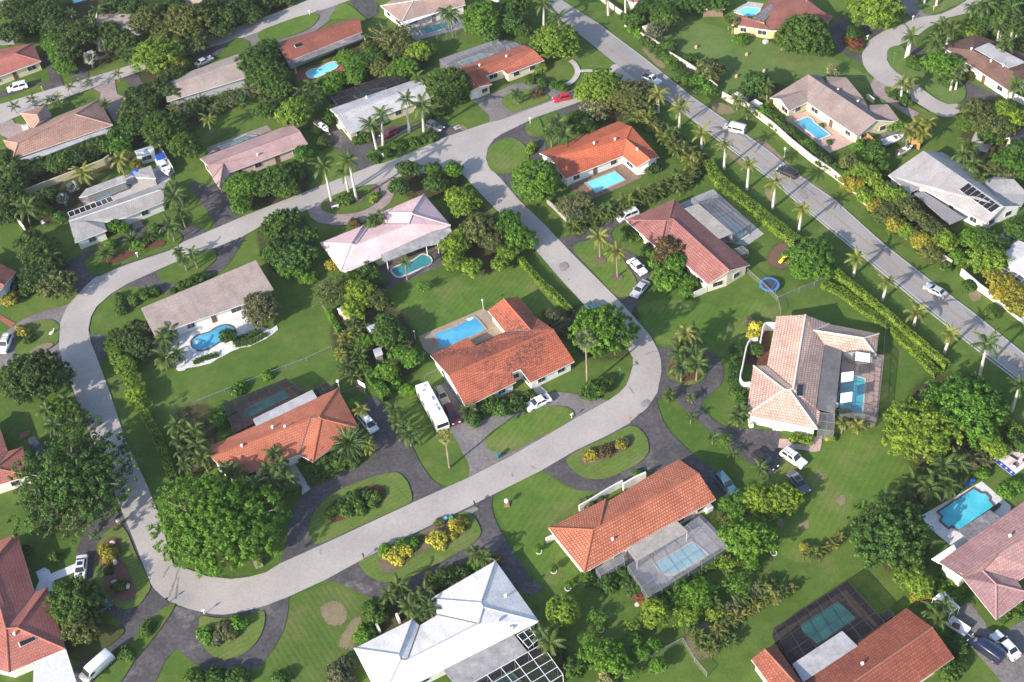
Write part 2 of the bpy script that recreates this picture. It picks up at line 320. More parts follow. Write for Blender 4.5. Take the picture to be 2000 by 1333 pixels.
# ---- drives: polygon in photo pixels, the street laid over their ends
D = lambda px, m=ASPH, s=0: sheet('driveway', px, m, 1, s)
D(pts('214,948 265,1055 297,1145 345,1185 395,1196 445,1200 525,1180 565,1160 562,1200 555,1230 538,1262 522,1285 508,1300 490,1311 470,1316 445,1319 425,1318 403,1311 385,1300 362,1282 344,1266 332,1280 321,1295 297,1345 140,1345 150,1300 178,1284 216,1262 236,1231 236,1214 200,1192 172,1168 152,1145 146,1125 146,1095 152,1070 165,1040 178,1012 195,983'))
D(z(0, 480, '730,575 620,610 500,640 350,690 230,745 160,790 80,850 30,930 -30,970 -30,1260 60,1230 140,1180 280,1120 400,1105 480,1090 560,1150 620,1230 700,1240 700,1100 640,900'), ASPL)
D(pts('155,585 195,548 330,497 405,462 402,452 385,443 363,440 340,436 322,434 304,435 279,441 262,449 244,459 219,470 205,479 189,492 172,490 160,497 120,517 117,520 135,545 148,565'))
D(Z(0, 440, '1440,40 1420,60 1385,125 1335,210 1305,245 1270,275 1180,320 1080,370 1000,400 900,400 840,375 790,355 700,360 740,320 990,220 1200,120'))
D(z(0, 480, '850,830 890,868 950,890 1080,897 1180,865 1280,825 1460,750 1560,960 1300,1000 1090,930 1070,980 1060,1100 1020,1160 990,1215 860,1000'))
D(z(320, 220, '235,735 325,690 365,735 500,715 600,800 690,890 680,930 682,965 720,1020 800,1070 640,1140 510,1195 508,1150 505,1100 440,1000 340,860'))
D(Z(480, 0, '400,740 520,740 600,790 650,840 720,810 800,740 900,730 1040,730 1080,690 1130,710 1270,760 1110,830 990,900 740,995 650,1030 625,960 580,900 500,850'))
D(z(840, 0, '420,1000 600,940 640,940 720,900 780,868 840,845 900,835 980,832 1050,836 1150,850 1250,880 1440,920 1260,1010 850,1165 585,1260 597,1215 595,1170 540,1110'), ASPL)
D(pts('940,280 975,262 1030,240 1062,272 1068,285 1066,300 1050,340 1016,394 968,345 945,310'))
D(pts('1080,210 1142,190 1152,213 1110,228 1092,224'))
D(Z(480, 0, '330,1165 830,1010 866,1050 858,1130 830,1180 780,1220 700,1262 680,1290 600,1305 510,1305 420,1290 375,1258 355,1205'), PAVP)
D(Z(980, 440, '290,60 340,78 420,60 480,40 530,15 630,-45 700,-78 745,-30 690,-5 650,20 632,48 640,80 690,130 740,158 775,172 800,195 830,235 850,280 860,335 845,380 820,415 770,470 745,515 670,420 400,150'))
D(pts('1274,672 1292,680 1311,681 1338,676 1355,677 1370,681 1385,687 1397,695 1408,707 1413,718 1414,730 1411,745 1405,755 1395,765 1382,777 1372,785 1369,792 1373,800 1384,812 1398,824 1412,833 1426,838 1458,838 1512,841 1525,846 1520,876 1527,907 1504,932 1478,915 1450,895 1420,874 1400,853 1378,835 1356,816 1335,798 1301,767 1288,783 1276,782 1290,720'))
D(pts('1225,824 1265,792 1280,776 1284,790 1292,815 1302,835 1315,852 1345,880 1375,905 1410,930 1437,953 1436,964 1425,972 1408,974 1395,965 1350,930 1310,915 1250,928 1215,948 1195,955 1175,960 1154,961 1128,958 1109,950 1095,942 1081,932 1058,918 1110,888 1128,872'))
D(pts('1172,778 1155,779 1142,774 1125,771 1108,768 1092,767 1078,768 1061,773 1040,784 1014,798 980,806 945,822 905,800 885,765 872,745 850,760 862,795 872,825 880,840 890,858 903,885 913,900 917,915 915,938 945,925 1000,896 1125,822 1195,785'), ASPL)
D(pts('703,784 720,777 732,776 742,784 750,795 767,822 785,845 800,865 812,886 820,903 831,920 840,933 851,944 875,956 800,990 625,1073 545,1108 555,1080 561,1052 563,1030 567,1010 573,993 581,978 595,962 612,950 630,940 649,930 696,913 735,890 725,860 712,820'))
D(pts('628,1132 700,1094 784,1050 902,993 966,962 961,975 960,990 965,1010 973,1028 985,1048 1010,1090 1040,1130 1062,1150 1050,1160 1035,1166 1000,1142 968,1105 950,1102 930,1108 880,1138 820,1164 790,1174 770,1177 750,1176 730,1170 700,1158 672,1144 655,1138'))
D(z(0, 0, '890,870 1150,770 1160,880 1175,945 1270,990 1255,1190 1160,1250 1100,1150 1000,1010 1010,930'), PAVP)
D(z(0, 0, '-20,1160 60,1060 170,1110 115,1190 150,1240 240,1250 310,1320 100,1400 -20,1340'), PAVP)
D(z(0, 0, '400,540 470,520 540,640 590,720 650,880 500,940 400,860 380,850 300,880 200,930 -40,1000 -40,930 180,880 330,830 500,830 470,680'))
D(z(0, 0, '1230,790 1360,720 1450,860 1340,930 1300,860')); D(z(0, 0, '730,690 880,690 890,790 720,830'))  # second patch is no drive: a shadow painted as dark asphalt
D(pts('430,84 505,56 620,20 662,6 652,28 645,40 625,55 605,68 560,82 520,96 500,100 480,96'), ASPL); D(pts('682,2 712,-8 738,8 738,28 718,40 706,28'))
D(z(320, 0, '400,500 500,450 640,420 600,500 560,540 480,600 420,640 340,680 300,640'))
D(z(1340, 0, '1395,330 1480,230 1560,180 1640,200 1660,290 1570,360 1565,450 1620,520 1780,555 1780,640 1600,560 1480,490 1420,400'))
D(z(1660, 0, '90,225 360,310 250,400 130,335')); D(z(1660, 0, '540,430 700,490 780,580 740,620 650,560 590,500'))
D(z(1660, 0, '465,75 470,-20 690,-20 680,60 700,100 750,140 850,160 640,240 620,170 560,140'), ASPL)
D(z(1660, 0, '205,850 250,770 380,880 350,930 450,1000 600,1090 700,1140 620,1190 480,1100 330,1000 240,970'), PAVP)
D(z(1660, 0, '1080,1060 1150,960 1140,900 1100,800 1060,740 1120,760 1200,830 1350,890 1520,960 1330,1010 1100,1060'))
D(z(1660, 240, '1200,210 1290,30 1400,110 1440,200 1370,300 1280,280'), CONC); D(z(1660, 240, '270,170 380,50 660,80 740,150 540,200'), ASPL)
D(z(1660, 1073, '1090,590 1200,530 1350,720 1370,790 1500,850 1760,700 1760,1350 1530,1350 1400,1190 1290,1070 1140,880 1070,690'), ASPL)
D(pts('1930,480 1975,440 2010,500 1960,470'), CONC)
# ---- lawns between the drives, beds in the lawns
L = lambda px, m=GI, s=5: sheet('lawn', px, m, 3, s)
B = lambda px, m=MULR, s=5: sheet('mulch_bed', px, m, 4, s)
L(Z(0, 883, '690,425 735,470 765,540 800,620 840,700 872,775 850,830 800,890 730,915 660,890 610,840 560,790 540,700 550,620 570,530 610,470'))
B(Z(0, 883, '640,500 690,515 705,570 690,620 730,660 760,740 790,800 770,850 720,870 650,840 610,790 600,700 570,620 575,560'), rough_mat('faded_mulch', (.16, .08, .06), (.13, .06, .045), .5, 5., fine=.6))
L(Z(0, 883, '1012,878 1000,920 940,1010 900,1065 840,1140 780,1210 700,1333 600,1420 500,1440 560,1310 660,1220 740,1130 830,1020 930,920'), GR)
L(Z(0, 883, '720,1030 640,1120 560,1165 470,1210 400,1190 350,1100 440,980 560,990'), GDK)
L(pts('389,1214 396,1205 418,1208 440,1209 480,1204 512,1194 518,1210 510,1240 490,1268 460,1285 435,1290 410,1278 392,1252'))
L(z(0, 480, '490,745 560,770 592,810 592,900 585,960 540,1010 430,1070 280,1100 170,1105 152,1050 170,900 240,820 350,765'), GR)
B(z(0, 480, '540,1000 480,1050 400,1080 290,1090 320,1050 420,1000 500,985'), DIRT)
L(Z(0, 440, '490,215 530,180 600,140 700,108 800,82 930,52 1020,45 1056,75 1040,108 980,145 850,187 700,238 600,290 560,300 510,270'), GR)
B(Z(0, 440, '590,210 640,190 740,150 850,110 950,95 940,130 820,155 720,205 640,230'), MULR)
L(Z(0, 440, '910,282 960,250 1000,225 1100,190 1190,145 1240,150 1255,180 1240,215 1200,250 1130,300 1050,330 970,335 925,315'), GR)
L(Z(480, 0, '740,945 712,920 705,895 720,868 760,850 870,800 950,765 1040,742 1095,790 1112,808 1050,845 990,872 850,930 780,952'), GR)
L(z(840, 0, '720,1020 735,985 780,950 840,922 900,905 980,898 1050,902 1150,940 1200,990 1150,1025 1020,1075 900,1115 840,1132 770,1105 730,1060'))
L(pts('950,311 953,295 965,282 985,272 1005,272 1022,283 1033,303 1030,325 1014,335 985,341 965,338 955,328'), GB)
L(Z(980, 0, '140,740 160,715 215,690 240,780 190,795 150,780'), GB)
L(Z(480, 0, '436,1205 450,1165 520,1130 600,1100 670,1082 740,1072 775,1100 770,1150 720,1200 640,1235 540,1245 470,1230'), GR)
B(Z(480, 0, '470,1180 560,1140 640,1125 690,1150 640,1185 560,1200 500,1205'), MULB)
B(Z(480, 0, '740,1075 772,1100 768,1140 740,1150 725,1110'), MULB)
L(Z(980, 440, '415,145 435,115 500,95 570,92 620,105 680,140 705,205 740,260 778,325 775,380 740,415 690,422 650,405 560,310 480,225'), GB)
for q in ('570,205', '668,305'):
    x, y = Z(980, 440, q)[0]; B([(x+11*math.cos(a)*(1+.15*math.sin(3*a)), y+7*math.sin(a)) for a in np.arange(0, 6.28, .7)], MULB)
L(Z(980, 440, '952,850 960,815 985,795 1040,785 1120,795 1180,820 1185,860 1160,900 1100,928 1060,935 1010,910 970,890'), GB)
B(Z(980, 440, '958,845 985,800 1040,792 1110,800 1162,830 1150,870 1100,903 1035,908 990,880'), MULR)
L(pts('1107,898 1128,883 1180,858 1225,836 1245,837 1262,855 1267,877 1262,892 1243,909 1216,923 1187,935 1161,938 1138,934 1120,922 1110,910'))
B(pts('1132,900 1142,886 1165,875 1195,866 1225,856 1238,860 1226,878 1195,893 1160,908 1140,908'), MULB)
L(pts('946,862 955,848 980,832 1010,815 1050,800 1085,795 1112,800 1122,812 1112,824 1080,843 1040,863 1000,884 975,887 955,878'), GB)
L(Z(480, 883, '370,500 365,440 390,370 430,310 500,250 570,213 650,180 725,153 800,133 880,125 930,170 955,230 958,290 880,332 800,370 600,460 430,535 390,525'))
B(Z(480, 883, '455,350 500,310 570,268 640,230 700,208 760,195 805,220 808,270 770,310 680,340 560,400 500,410'), MULR)
L(Z(480, 883, '655,650 670,630 760,592 900,522 1100,425 1250,350 1310,370 1350,430 1358,480 1310,540 1230,585 1150,630 1050,682 950,730 850,765 760,745 700,712'))
B(Z(480, 883, '770,650 775,610 830,562 1000,482 1170,392 1265,392 1280,440 1200,490 1130,525 1060,560 960,620 890,680 820,705 785,690'), MULB)
L(z(320, 0, '940,370 958,332 1010,300 1080,272 1300,192 1420,158 1500,140 1552,165 1540,210 1470,285 1330,350 1220,385 1100,415 1000,410 955,395'), GB)
L(z(320, 0, '700,400 780,395 860,440 840,500 760,560 600,580 560,560 620,480'), GR)
L(z(640, 0, '20,200 60,120 110,60 180,45 260,90 330,150 390,210 300,240 150,200'), GB)
L(z(1660, 0, '370,560 375,520 400,490 450,470 520,470 560,520 620,560 700,590 760,620 830,650 900,760 1050,780 1140,860 1158,940 1140,1000 1080,1045 990,1050 900,1010 780,920 650,820 520,760 420,690 380,620'), GL)
L(z(1660, 0, '345,900 370,875 440,900 520,960 600,1010 700,1080 780,1130 700,1130 600,1070 480,1000 370,930'), GR)
L(z(1660, 0, '1570,455 1520,500 1590,540 1660,520', ) if 0 else z(1340, 0, '1580,430 1600,370 1680,330 1760,340 1800,400 1800,480 1740,540 1640,515'), GR)
B(z(1660, 0, '-40,360 60,330 140,380 120,450 60,490 -20,480'), MULR)
L(z(1660, 0, '665,70 700,30 820,0 950,-20 1130,-20 1135,30 1000,85 870,140 790,150 720,120'), GL)
L0 = lambda px, m=GB, s=3: sheet('lawn', px, m, 0, s)
# big open lawns with their own mowing
L0(pts('1268,84 1300,70 1335,30 1370,40 1425,60 1520,88 1560,105 1620,112 1680,140 1706,160 1690,172 1600,150 1545,150 1505,180 1475,207 1440,197 1390,162 1340,130 1300,106'), GL)
L0(pts('1230,610 1290,585 1360,590 1420,600 1480,585 1510,620 1490,640 1440,700 1400,690 1340,672 1290,672 1262,640'), GB, 3)
L0(pts('1450,850 1530,900 1600,870 1660,850 1740,860 1780,920 1760,980 1690,1000 1640,1060 1560,1100 1480,1040 1440,960 1500,930'), GB, 3)
L0(pts('970,975 1050,925 1110,955 1150,965 1075,1025 1100,1080 1130,1130 1060,1140 1020,1080 975,1010'), GB, 3)
L0(pts('570,1180 635,1142 700,1165 720,1180 690,1240 660,1333 560,1333 530,1290 560,1230'), grass_mat('lawn_striped', (.075, .128, .024), (.105, .155, .035), (.19, .165, .075), .62, .26, 150, .9), 3)
L0(pts('770,575 1010,520 1100,600 1060,620 960,590 940,610 850,650 800,680 760,620'), GB, 3)
L0(pts('310,740 420,715 560,660 640,640 660,680 520,740 400,790 310,820'), GR, 3)
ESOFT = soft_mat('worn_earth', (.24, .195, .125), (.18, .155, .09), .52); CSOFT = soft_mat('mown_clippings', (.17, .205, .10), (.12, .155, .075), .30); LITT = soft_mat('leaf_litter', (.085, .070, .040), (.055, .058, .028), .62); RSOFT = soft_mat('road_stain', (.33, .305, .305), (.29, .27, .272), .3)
for s in ('622,1180 660,1168 684,1195 674,1224 642,1226 624,1205', '655,1265 680,1215 705,1195 710,1225 690,1275', '1629,976 1648,964 1654,983 1640,990', '1557,1024 1578,1015 1582,1032 1566,1038', '1515,1018 1530,1014 1532,1028 1520,1030', '870,255 905,240 920,262 885,280', '1590,365 1625,380 1640,400 1610,398 1540,338 1500,298 1462,266 1485,266', '1385,200 1420,203 1442,222 1400,225',
          '1888,574 1910,565 1920,582 1900,593', '1250,95 1268,92 1305,132 1290,137', '1592,932 1605,922 1612,938', '1490,372 1500,365 1520,395 1508,400', '1700,520 1712,520 1760,560 1750,565', '1400,285 1412,283 1470,330 1460,335', '1143,752 1160,745 1165,765 1145,770', '1080,700 1100,690 1110,705 1090,715', '690,740 705,745 712,770 695,760', '1195,540 1215,535 1218,552 1200,555', '1330,1230 1390,1210 1420,1260 1360,1300', '1030,1230 1060,1230 1070,1290 1040,1290'):
    soft('bare_earth', pts(s), ESOFT)
soft('bare_earth', pts('1495,510 1505,485 1530,470 1562,485 1550,515 1530,530 1510,525'), soft_mat('play_mulch', (.17, .105, .075), (.14, .09, .07), .85))
for s in ('1100,905 1112,925 1140,940 1180,945 1220,935 1215,946 1175,958 1130,955 1105,938 1092,918', '1270,850 1283,835 1300,870 1330,888 1320,900 1280,900 1230,925 1220,915 1265,893', '1120,880 1160,858 1215,832 1212,842 1165,866 1125,886', '1000,892 1050,866 1110,842 1108,850 1050,876 1004,900'):
    soft('grass_clippings', pts(s), CSOFT, 2)
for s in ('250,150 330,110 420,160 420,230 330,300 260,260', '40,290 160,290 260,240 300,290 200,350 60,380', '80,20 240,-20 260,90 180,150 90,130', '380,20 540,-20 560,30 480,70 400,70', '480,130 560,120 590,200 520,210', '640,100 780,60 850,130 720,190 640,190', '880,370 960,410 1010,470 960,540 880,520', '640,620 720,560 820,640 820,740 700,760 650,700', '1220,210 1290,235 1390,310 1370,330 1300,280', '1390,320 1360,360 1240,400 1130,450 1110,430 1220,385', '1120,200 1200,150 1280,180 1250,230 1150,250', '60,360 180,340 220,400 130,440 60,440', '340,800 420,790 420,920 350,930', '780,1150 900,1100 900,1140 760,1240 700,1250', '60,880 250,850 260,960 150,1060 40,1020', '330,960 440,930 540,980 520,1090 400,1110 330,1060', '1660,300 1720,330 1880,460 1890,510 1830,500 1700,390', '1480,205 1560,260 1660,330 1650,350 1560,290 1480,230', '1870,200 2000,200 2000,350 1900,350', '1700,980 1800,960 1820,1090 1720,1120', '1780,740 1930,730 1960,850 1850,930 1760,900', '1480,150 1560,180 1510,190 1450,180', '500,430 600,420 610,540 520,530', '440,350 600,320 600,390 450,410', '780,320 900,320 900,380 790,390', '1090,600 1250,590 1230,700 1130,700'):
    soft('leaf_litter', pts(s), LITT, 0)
GRIME = soft_mat('verge_grime', (.20, .175, .125), (.14, .13, .085), .36); LANE = soft_mat('tyre_darkening', (.29, .265, .25), (.27, .225, .218), .12)
mo = outer.index((1215.0, 172.0)); edge_strip('verge_dirt', outer[mo+5:]+outer[:mo], .8, GRIME); edge_strip('verge_dirt', inner, .8, GRIME, closed=True); edge_strip('verge_dirt', mainl[5:], 1.3, GRIME, shift=-.5); edge_strip('verge_dirt', mainr[1:], 1.3, GRIME, shift=.5); edge_strip('verge_dirt', far_u, 1.0, GRIME); edge_strip('verge_dirt', far_l, 1.0, GRIME)
midl = [min(inner, key=lambda q: math.hypot(q[0]-p[0], q[1]-p[1])) for p in outer[:54]]; midl = [((p[0]+q[0])/2, (p[1]+q[1])/2) for p, q in zip(outer, midl)]
for sh in (-1.5, 1.5): edge_strip('tyre_track', smooth_line(midl[:34], 3), 1.1, LANE, shift=sh)
for sh in (-2.3, -.9, .9, 2.3): edge_strip('tyre_track', pts('1160,75 1222,122 1318,188 1416,257 1500,319 1585,388 1706,487 1806,569 1902,644 1994,716 2110,808'), .9, LANE, shift=sh)
CRACK = soft_mat('crack_sealant', (.19, .175, .165), (.22, .205, .195), .62)
for i in range(14):
    k = R.randrange(2, 52); a, b = outer[k], min(inner, key=lambda q: math.hypot(q[0]-outer[k][0], q[1]-outer[k][1])); u0, u1 = sorted((R.random(), R.random())); sk = R.uniform(-8, 8)
    pp = [(a[0]+(b[0]-a[0])*u+sk*(u-.5)+R.uniform(-1.2, 1.2), a[1]+(b[1]-a[1])*u+R.uniform(-1.2, 1.2)) for u in [u0+(u1-u0)*j/5 for j in range(6)]]
    edge_strip('road_crack', pp, .13, CRACK)
for i in range(12):
    k = R.randrange(5, len(mainl)-1); a, b = mainl[k], mainr[min(k+1, len(mainr)-1)]; u = R.uniform(.1, .9); c_ = (a[0]+(b[0]-a[0])*u, a[1]+(b[1]-a[1])*u)
    edge_strip('road_crack', [(c_[0]+j*4, c_[1]+j*3.1+R.uniform(-1.2, 1.2)) for j in range(-4, 5)], .13, CRACK)
PATCH = soft_mat('asphalt_patch', (.22, .205, .2), (.26, .245, .238), .55)
for s in ('900,1003 930,990 936,998 908,1010', '172,820 196,812 200,830 178,840', '1090,520 1104,512 1112,524 1098,532', '1250,790 1264,780 1270,790 1256,798', '1560,372 1580,386 1574,392 1556,378'): soft('road_patch', pts(s), PATCH, 2)
g_ = at((893, 250)); dr = thing('storm_drain', 'square storm drain in the worn verge by the street', 'drain', (g_.x, g_.y, .06), .45); b_ = MB(); b_.box((0, 0, 0), 1.5, 1.2, .08); b_.build('drain_slab', CONC, dr); b_ = MB(); b_.box((.2, 0, .08), .7, .5, .02); b_.build('grate', plain('drain_iron', (.05, .05, .05), .6), dr)
# ---- paths, patios
P = lambda px, m=CONC, s=0, nm='patio': sheet(nm, px, m, 1, s)
strip('footpath', z(840, 0, '1340,860 1400,840 1445,800 1475,745 1470,690 1440,640 1405,615'), 1.3, CONC, 3); strip('footpath', z(840, 0, '1470,728 1560,718 1760,725'), 1.0, CONC, 3)
P(z(0, 480, '-10,690 160,780 110,830 -10,740'), BRK, nm='footpath'); P(Z(980, 440, '855,295 920,262 940,290 870,320'), BRK, nm='footpath')
P(Z(480, 883, '250,85 285,70 310,110 375,215 330,250 290,190'), CONC, nm='footpath'); P(z(820, 560, '1130,1010 1180,970 1280,1060 1170,1095'), CONC, nm='footpath')
P(z(0, 1000, '360,605 445,560 500,590 510,625 760,520 765,600 650,650 545,690 510,800 350,800 395,690'), rough_mat('white_path', (.62, .62, .66), (.55, .55, .6), .3, 2, fine=.2), nm='footpath')
P(z(0, 220, '1290,1050 1370,1020 1440,1140 1340,1180'), PAVP, nm='footpath'); P(pts('40,848 60,840 58,850 36,862'), BRK, nm='footpath')
P(z(1420, 780, '510,490 525,400 600,400 650,450 850,460 870,380 950,370 945,460 930,520 870,535 780,515 600,495'), PNKD, nm='footpath')
P(z(240, 500, '540,760 700,690 900,640 1100,560 1230,500 1320,640 1400,720 1480,740 1540,700 1558,740 1500,790 1440,830 1360,870 1280,910 1180,925 1090,960 1020,1000 960,1030 880,1080 760,1110 640,1130 620,1150 560,1160 520,1130 500,1090 440,1060 400,960 330,975 260,950 240,880 400,860'), WHT)
P(z(820, 560, '-10,500 640,222 700,270 860,450 555,590 210,720 110,700 30,620'), TAN)
P(z(1020, 200, '500,885 470,790 900,600 1010,545 1130,680 1200,710 1195,760 1010,845 800,935 690,975'), BRND)
P(z(400, 740, '240,390 300,280 600,150 820,50 985,130 900,280 500,470 300,545'), BRK)
P(z(1160, 960, '20,770 330,600 430,600 900,380 1040,200 1200,360 1360,575 550,1080 340,770 60,850'), GRYD)
P(z(1420, 580, '1120,500 1575,590 1530,1000 1500,1260 1290,1215 1080,1180 930,1160 1000,900'), PNKD)
P(z(1440, 1073, '350,860 380,780 1100,318 1460,720 1200,970 650,1330 400,950'), rough_mat('brown_cage_deck', (.165, .115, .095), (.13, .10, .09), .3, 2.0, (.09, .08, .09), .6, fine=.45))
P(z(1660, 920, '715,450 1320,105 1610,350 1600,480 1250,760 1060,790 780,560'), WHT)
P(z(1480, 130, '220,540 560,420 980,700 1010,745 720,870 350,580'), PNKD)
P(z(1180, 360, '760,200 1090,50 1600,500 1420,620 1200,580 820,240'), GRYD); P(z(620, 340, '340,960 640,850 1080,690 1350,560 1220,830 1290,900 650,1180'), DRKD)
P(z(640, 0, '10,1090 20,960 680,720 850,800 110,1080'), DRKD); P(z(320, 220, '425,355 1030,130 1080,185 450,420'), PAVP); P(z(840, 0, '85,600 670,395 870,430 930,460 260,700 165,670'), GRYD)
P(z(0, 220, '780,850 1230,640 1560,560 1600,340 1740,600 1680,700 1140,900 840,930'), CONC); P(pts('572,142 662,114 674,138 592,160'), BRK)
P(z(1340, 0, '470,110 620,20 780,40 740,110 640,190'), CONC); P(z(640, 0, '720,240 1200,60 1420,270 880,410'), GRYD)
P(z(1420, 580, '420,340 440,690 180,680 200,560 330,360'), MULR)
# ================================================================== HOUSES
LM = []                                   # landmarks for the labels of the planting
RT = lambda n, c1, c2, gap, **k: tile_mat(n, c1, c2, gap, **k)
ORANGE = RT('orange_tile', (.58, .155, .078), (.50, .132, .068), (.25, .07, .045))
ORBIG = RT('barrel_tile', (.60, .225, .14), (.48, .165, .098), (.20, .07, .045), bw=.46, bh=.52, gapw=.085, bst=1)
ORSTN = RT('mouldy_tile', (.58, .175, .10), (.50, .15, .088), (.22, .07, .045), bw=.42, bh=.48, gapw=.07, stain=(.085, .042, .038), ts=.47, blot=.075, bst=1)
CORAL = RT('coral_tile', (.57, .195, .12), (.50, .168, .10), (.29, .105, .065), stain=(.22, .10, .085), ts=.63, blot=.1)
RED = RT('red_tile', (.35, .125, .09), (.28, .10, .075), (.14, .055, .04), stain=(.13, .055, .045), ts=.62)
REDL = RT('salmon_tile', (.45, .165, .135), (.39, .145, .12), (.23, .095, .08))
MAUVE = RT('mauve_tile', (.40, .17, .15), (.33, .14, .125), (.17, .08, .075), bw=.5, bh=.55, gapw=.08, stain=(.22, .12, .12), ts=.68)
PEACH = RT('peach_tile', (.69, .50, .41), (.57, .385, .315), (.33, .20, .165), bw=.5, bh=.55, gapw=.08, bst=1)
PINKT = RT('pink_tile', (.52, .30, .28), (.42, .24, .23), (.28, .16, .16), bw=.45, bh=.55, stain=(.29, .22, .215), ts=.55, blot=.12)
TANT = RT('tan_tile', (.47, .285, .225), (.37, .225, .185), (.2, .125, .105))
PINKR = RT('pale_pink_roof', (.76, .52, .53), (.74, .50, .51), (.66, .44, .46), gapw=.02, bw=2.0, bh=.5, stain=(.62, .44, .47), ts=.66, bst=.1)
PINKS = RT('rose_shingle', (.44, .30, .29), (.40, .27, .265), (.30, .20, .2), gapw=.03, bw=.9, bh=.4, stain=(.25, .16, .155), ts=.68)
WHITR = RT('white_roof', (.80, .775, .75), (.78, .755, .73), (.70, .68, .66), gapw=.02, bw=2.2, bh=.6, stain=(.60, .58, .57), ts=.67, bst=.1)
GREYS = RT('grey_shingle', (.40, .325, .29), (.355, .29, .26), (.27, .22, .2), gapw=.03, bw=.8, bh=.35)
TAUPE = RT('taupe_shingle', (.30, .235, .215), (.265, .21, .195), (.19, .15, .14), gapw=.03, bw=.8, bh=.35)
GRYC = RT('grey_tile', (.37, .355, .35), (.33, .32, .315), (.24, .23, .23), gapw=.04, stain=(.50, .49, .48), ts=.66)
SILV = RT('silver_shingle', (.37, .36, .36), (.335, .325, .33), (.26, .25, .26), gapw=.03, bw=.8, bh=.4, stain=(.30, .29, .30), ts=.66)
BROWN = RT('brown_shingle', (.165, .098, .078), (.135, .082, .068), (.08, .05, .045), gapw=.03, bw=.8, bh=.4)
REDBR = RT('maroon_shingle', (.28, .115, .095), (.24, .10, .085), (.15, .065, .055), gapw=.03, bw=.8, bh=.4)
NAVY = RT('navy_shingle', (.045, .045, .07), (.035, .035, .055), (.02, .02, .03), gapw=.03, bw=.8, bh=.4)
WGRY = RT('weathered_white', (.50, .50, .52), (.44, .44, .46), (.34, .34, .35), gapw=.03, bw=1.6, bh=.5, stain=(.26, .25, .26), ts=.5)
FLATG = rough_mat('grey_flat_roof', (.33, .32, .325), (.24, .235, .24), .45, 1.2, (.44, .43, .44), .6, fine=.4)
FLATC = rough_mat('concrete_flat_roof', (.36, .335, .30), (.29, .27, .25), .3, 1.5, (.20, .19, .19), .62, fine=.35)
FLATW = rough_mat('white_metal_roof', (.40, .395, .41), (.31, .305, .315), .5, 1.2, (.50, .49, .50), .62, fine=.3)
FLATD = rough_mat('mouldy_flat_roof', (.20, .19, .20), (.12, .115, .12), .5, 1.5, (.30, .29, .31), .58, fine=.55)
FLATS = rough_mat('slate_flat_roof', (.135, .135, .145), (.105, .105, .115), .3, 1.5, (.20, .20, .21), .6, fine=.3)
WW = plain('white_wall', (.72, .71, .67), .8, var=.05); WC = plain('cream_wall', (.66, .58, .44), .8, var=.06); WY = plain('yellow_wall', (.72, .50, .22), .8, var=.06)
WOL = plain('olive_cream_wall', (.55, .50, .33), .8, var=.06); WPK = plain('pink_wall', (.62, .47, .43), .8, var=.05); WGR = plain('grey_wall', (.45, .47, .50), .8, var=.05)
TRIM = plain('white_trim', (.74, .73, .71), .5, var=.04); GLASS = plain('window_glass', (.035, .045, .055), .08, .6, var=.3); DOORM = plain('door_wood', (.14, .07, .045), .5)
GUT = plain('dark_flashing', (.12, .11, .11), .5); GDOOR = plain('garage_door_white', (.74, .74, .74), .5, var=.03); SOLAR = plain('solar_glass', (.012, .014, .02), .15, .6); VENT = plain('vent_white', (.7, .7, .7), .5)
def inset(loop, d):
    n = len(loop); a = sum(loop[i].x*loop[(i+1) % n].y-loop[(i+1) % n].x*loop[i].y for i in range(n)); sg = 1 if a > 0 else -1; o = []
    for i in range(n):
        p, c, q = loop[i-1], loop[i], loop[(i+1) % n]
        u = Vector((c.x-p.x, c.y-p.y)).normalized(); v = Vector((q.x-c.x, q.y-c.y)).normalized()
        m = (Vector((-u.y, u.x))+Vector((-v.y, v.x)))*sg
        k = m.length_squared; m = m*(2*d/k) if k > .35 else m.normalized()*d if k > 1e-4 else Vector((-u.y, u.x))*sg*d
        o.append(Vector((c.x+m.x, c.y+m.y, c.z)))
    return o, sg
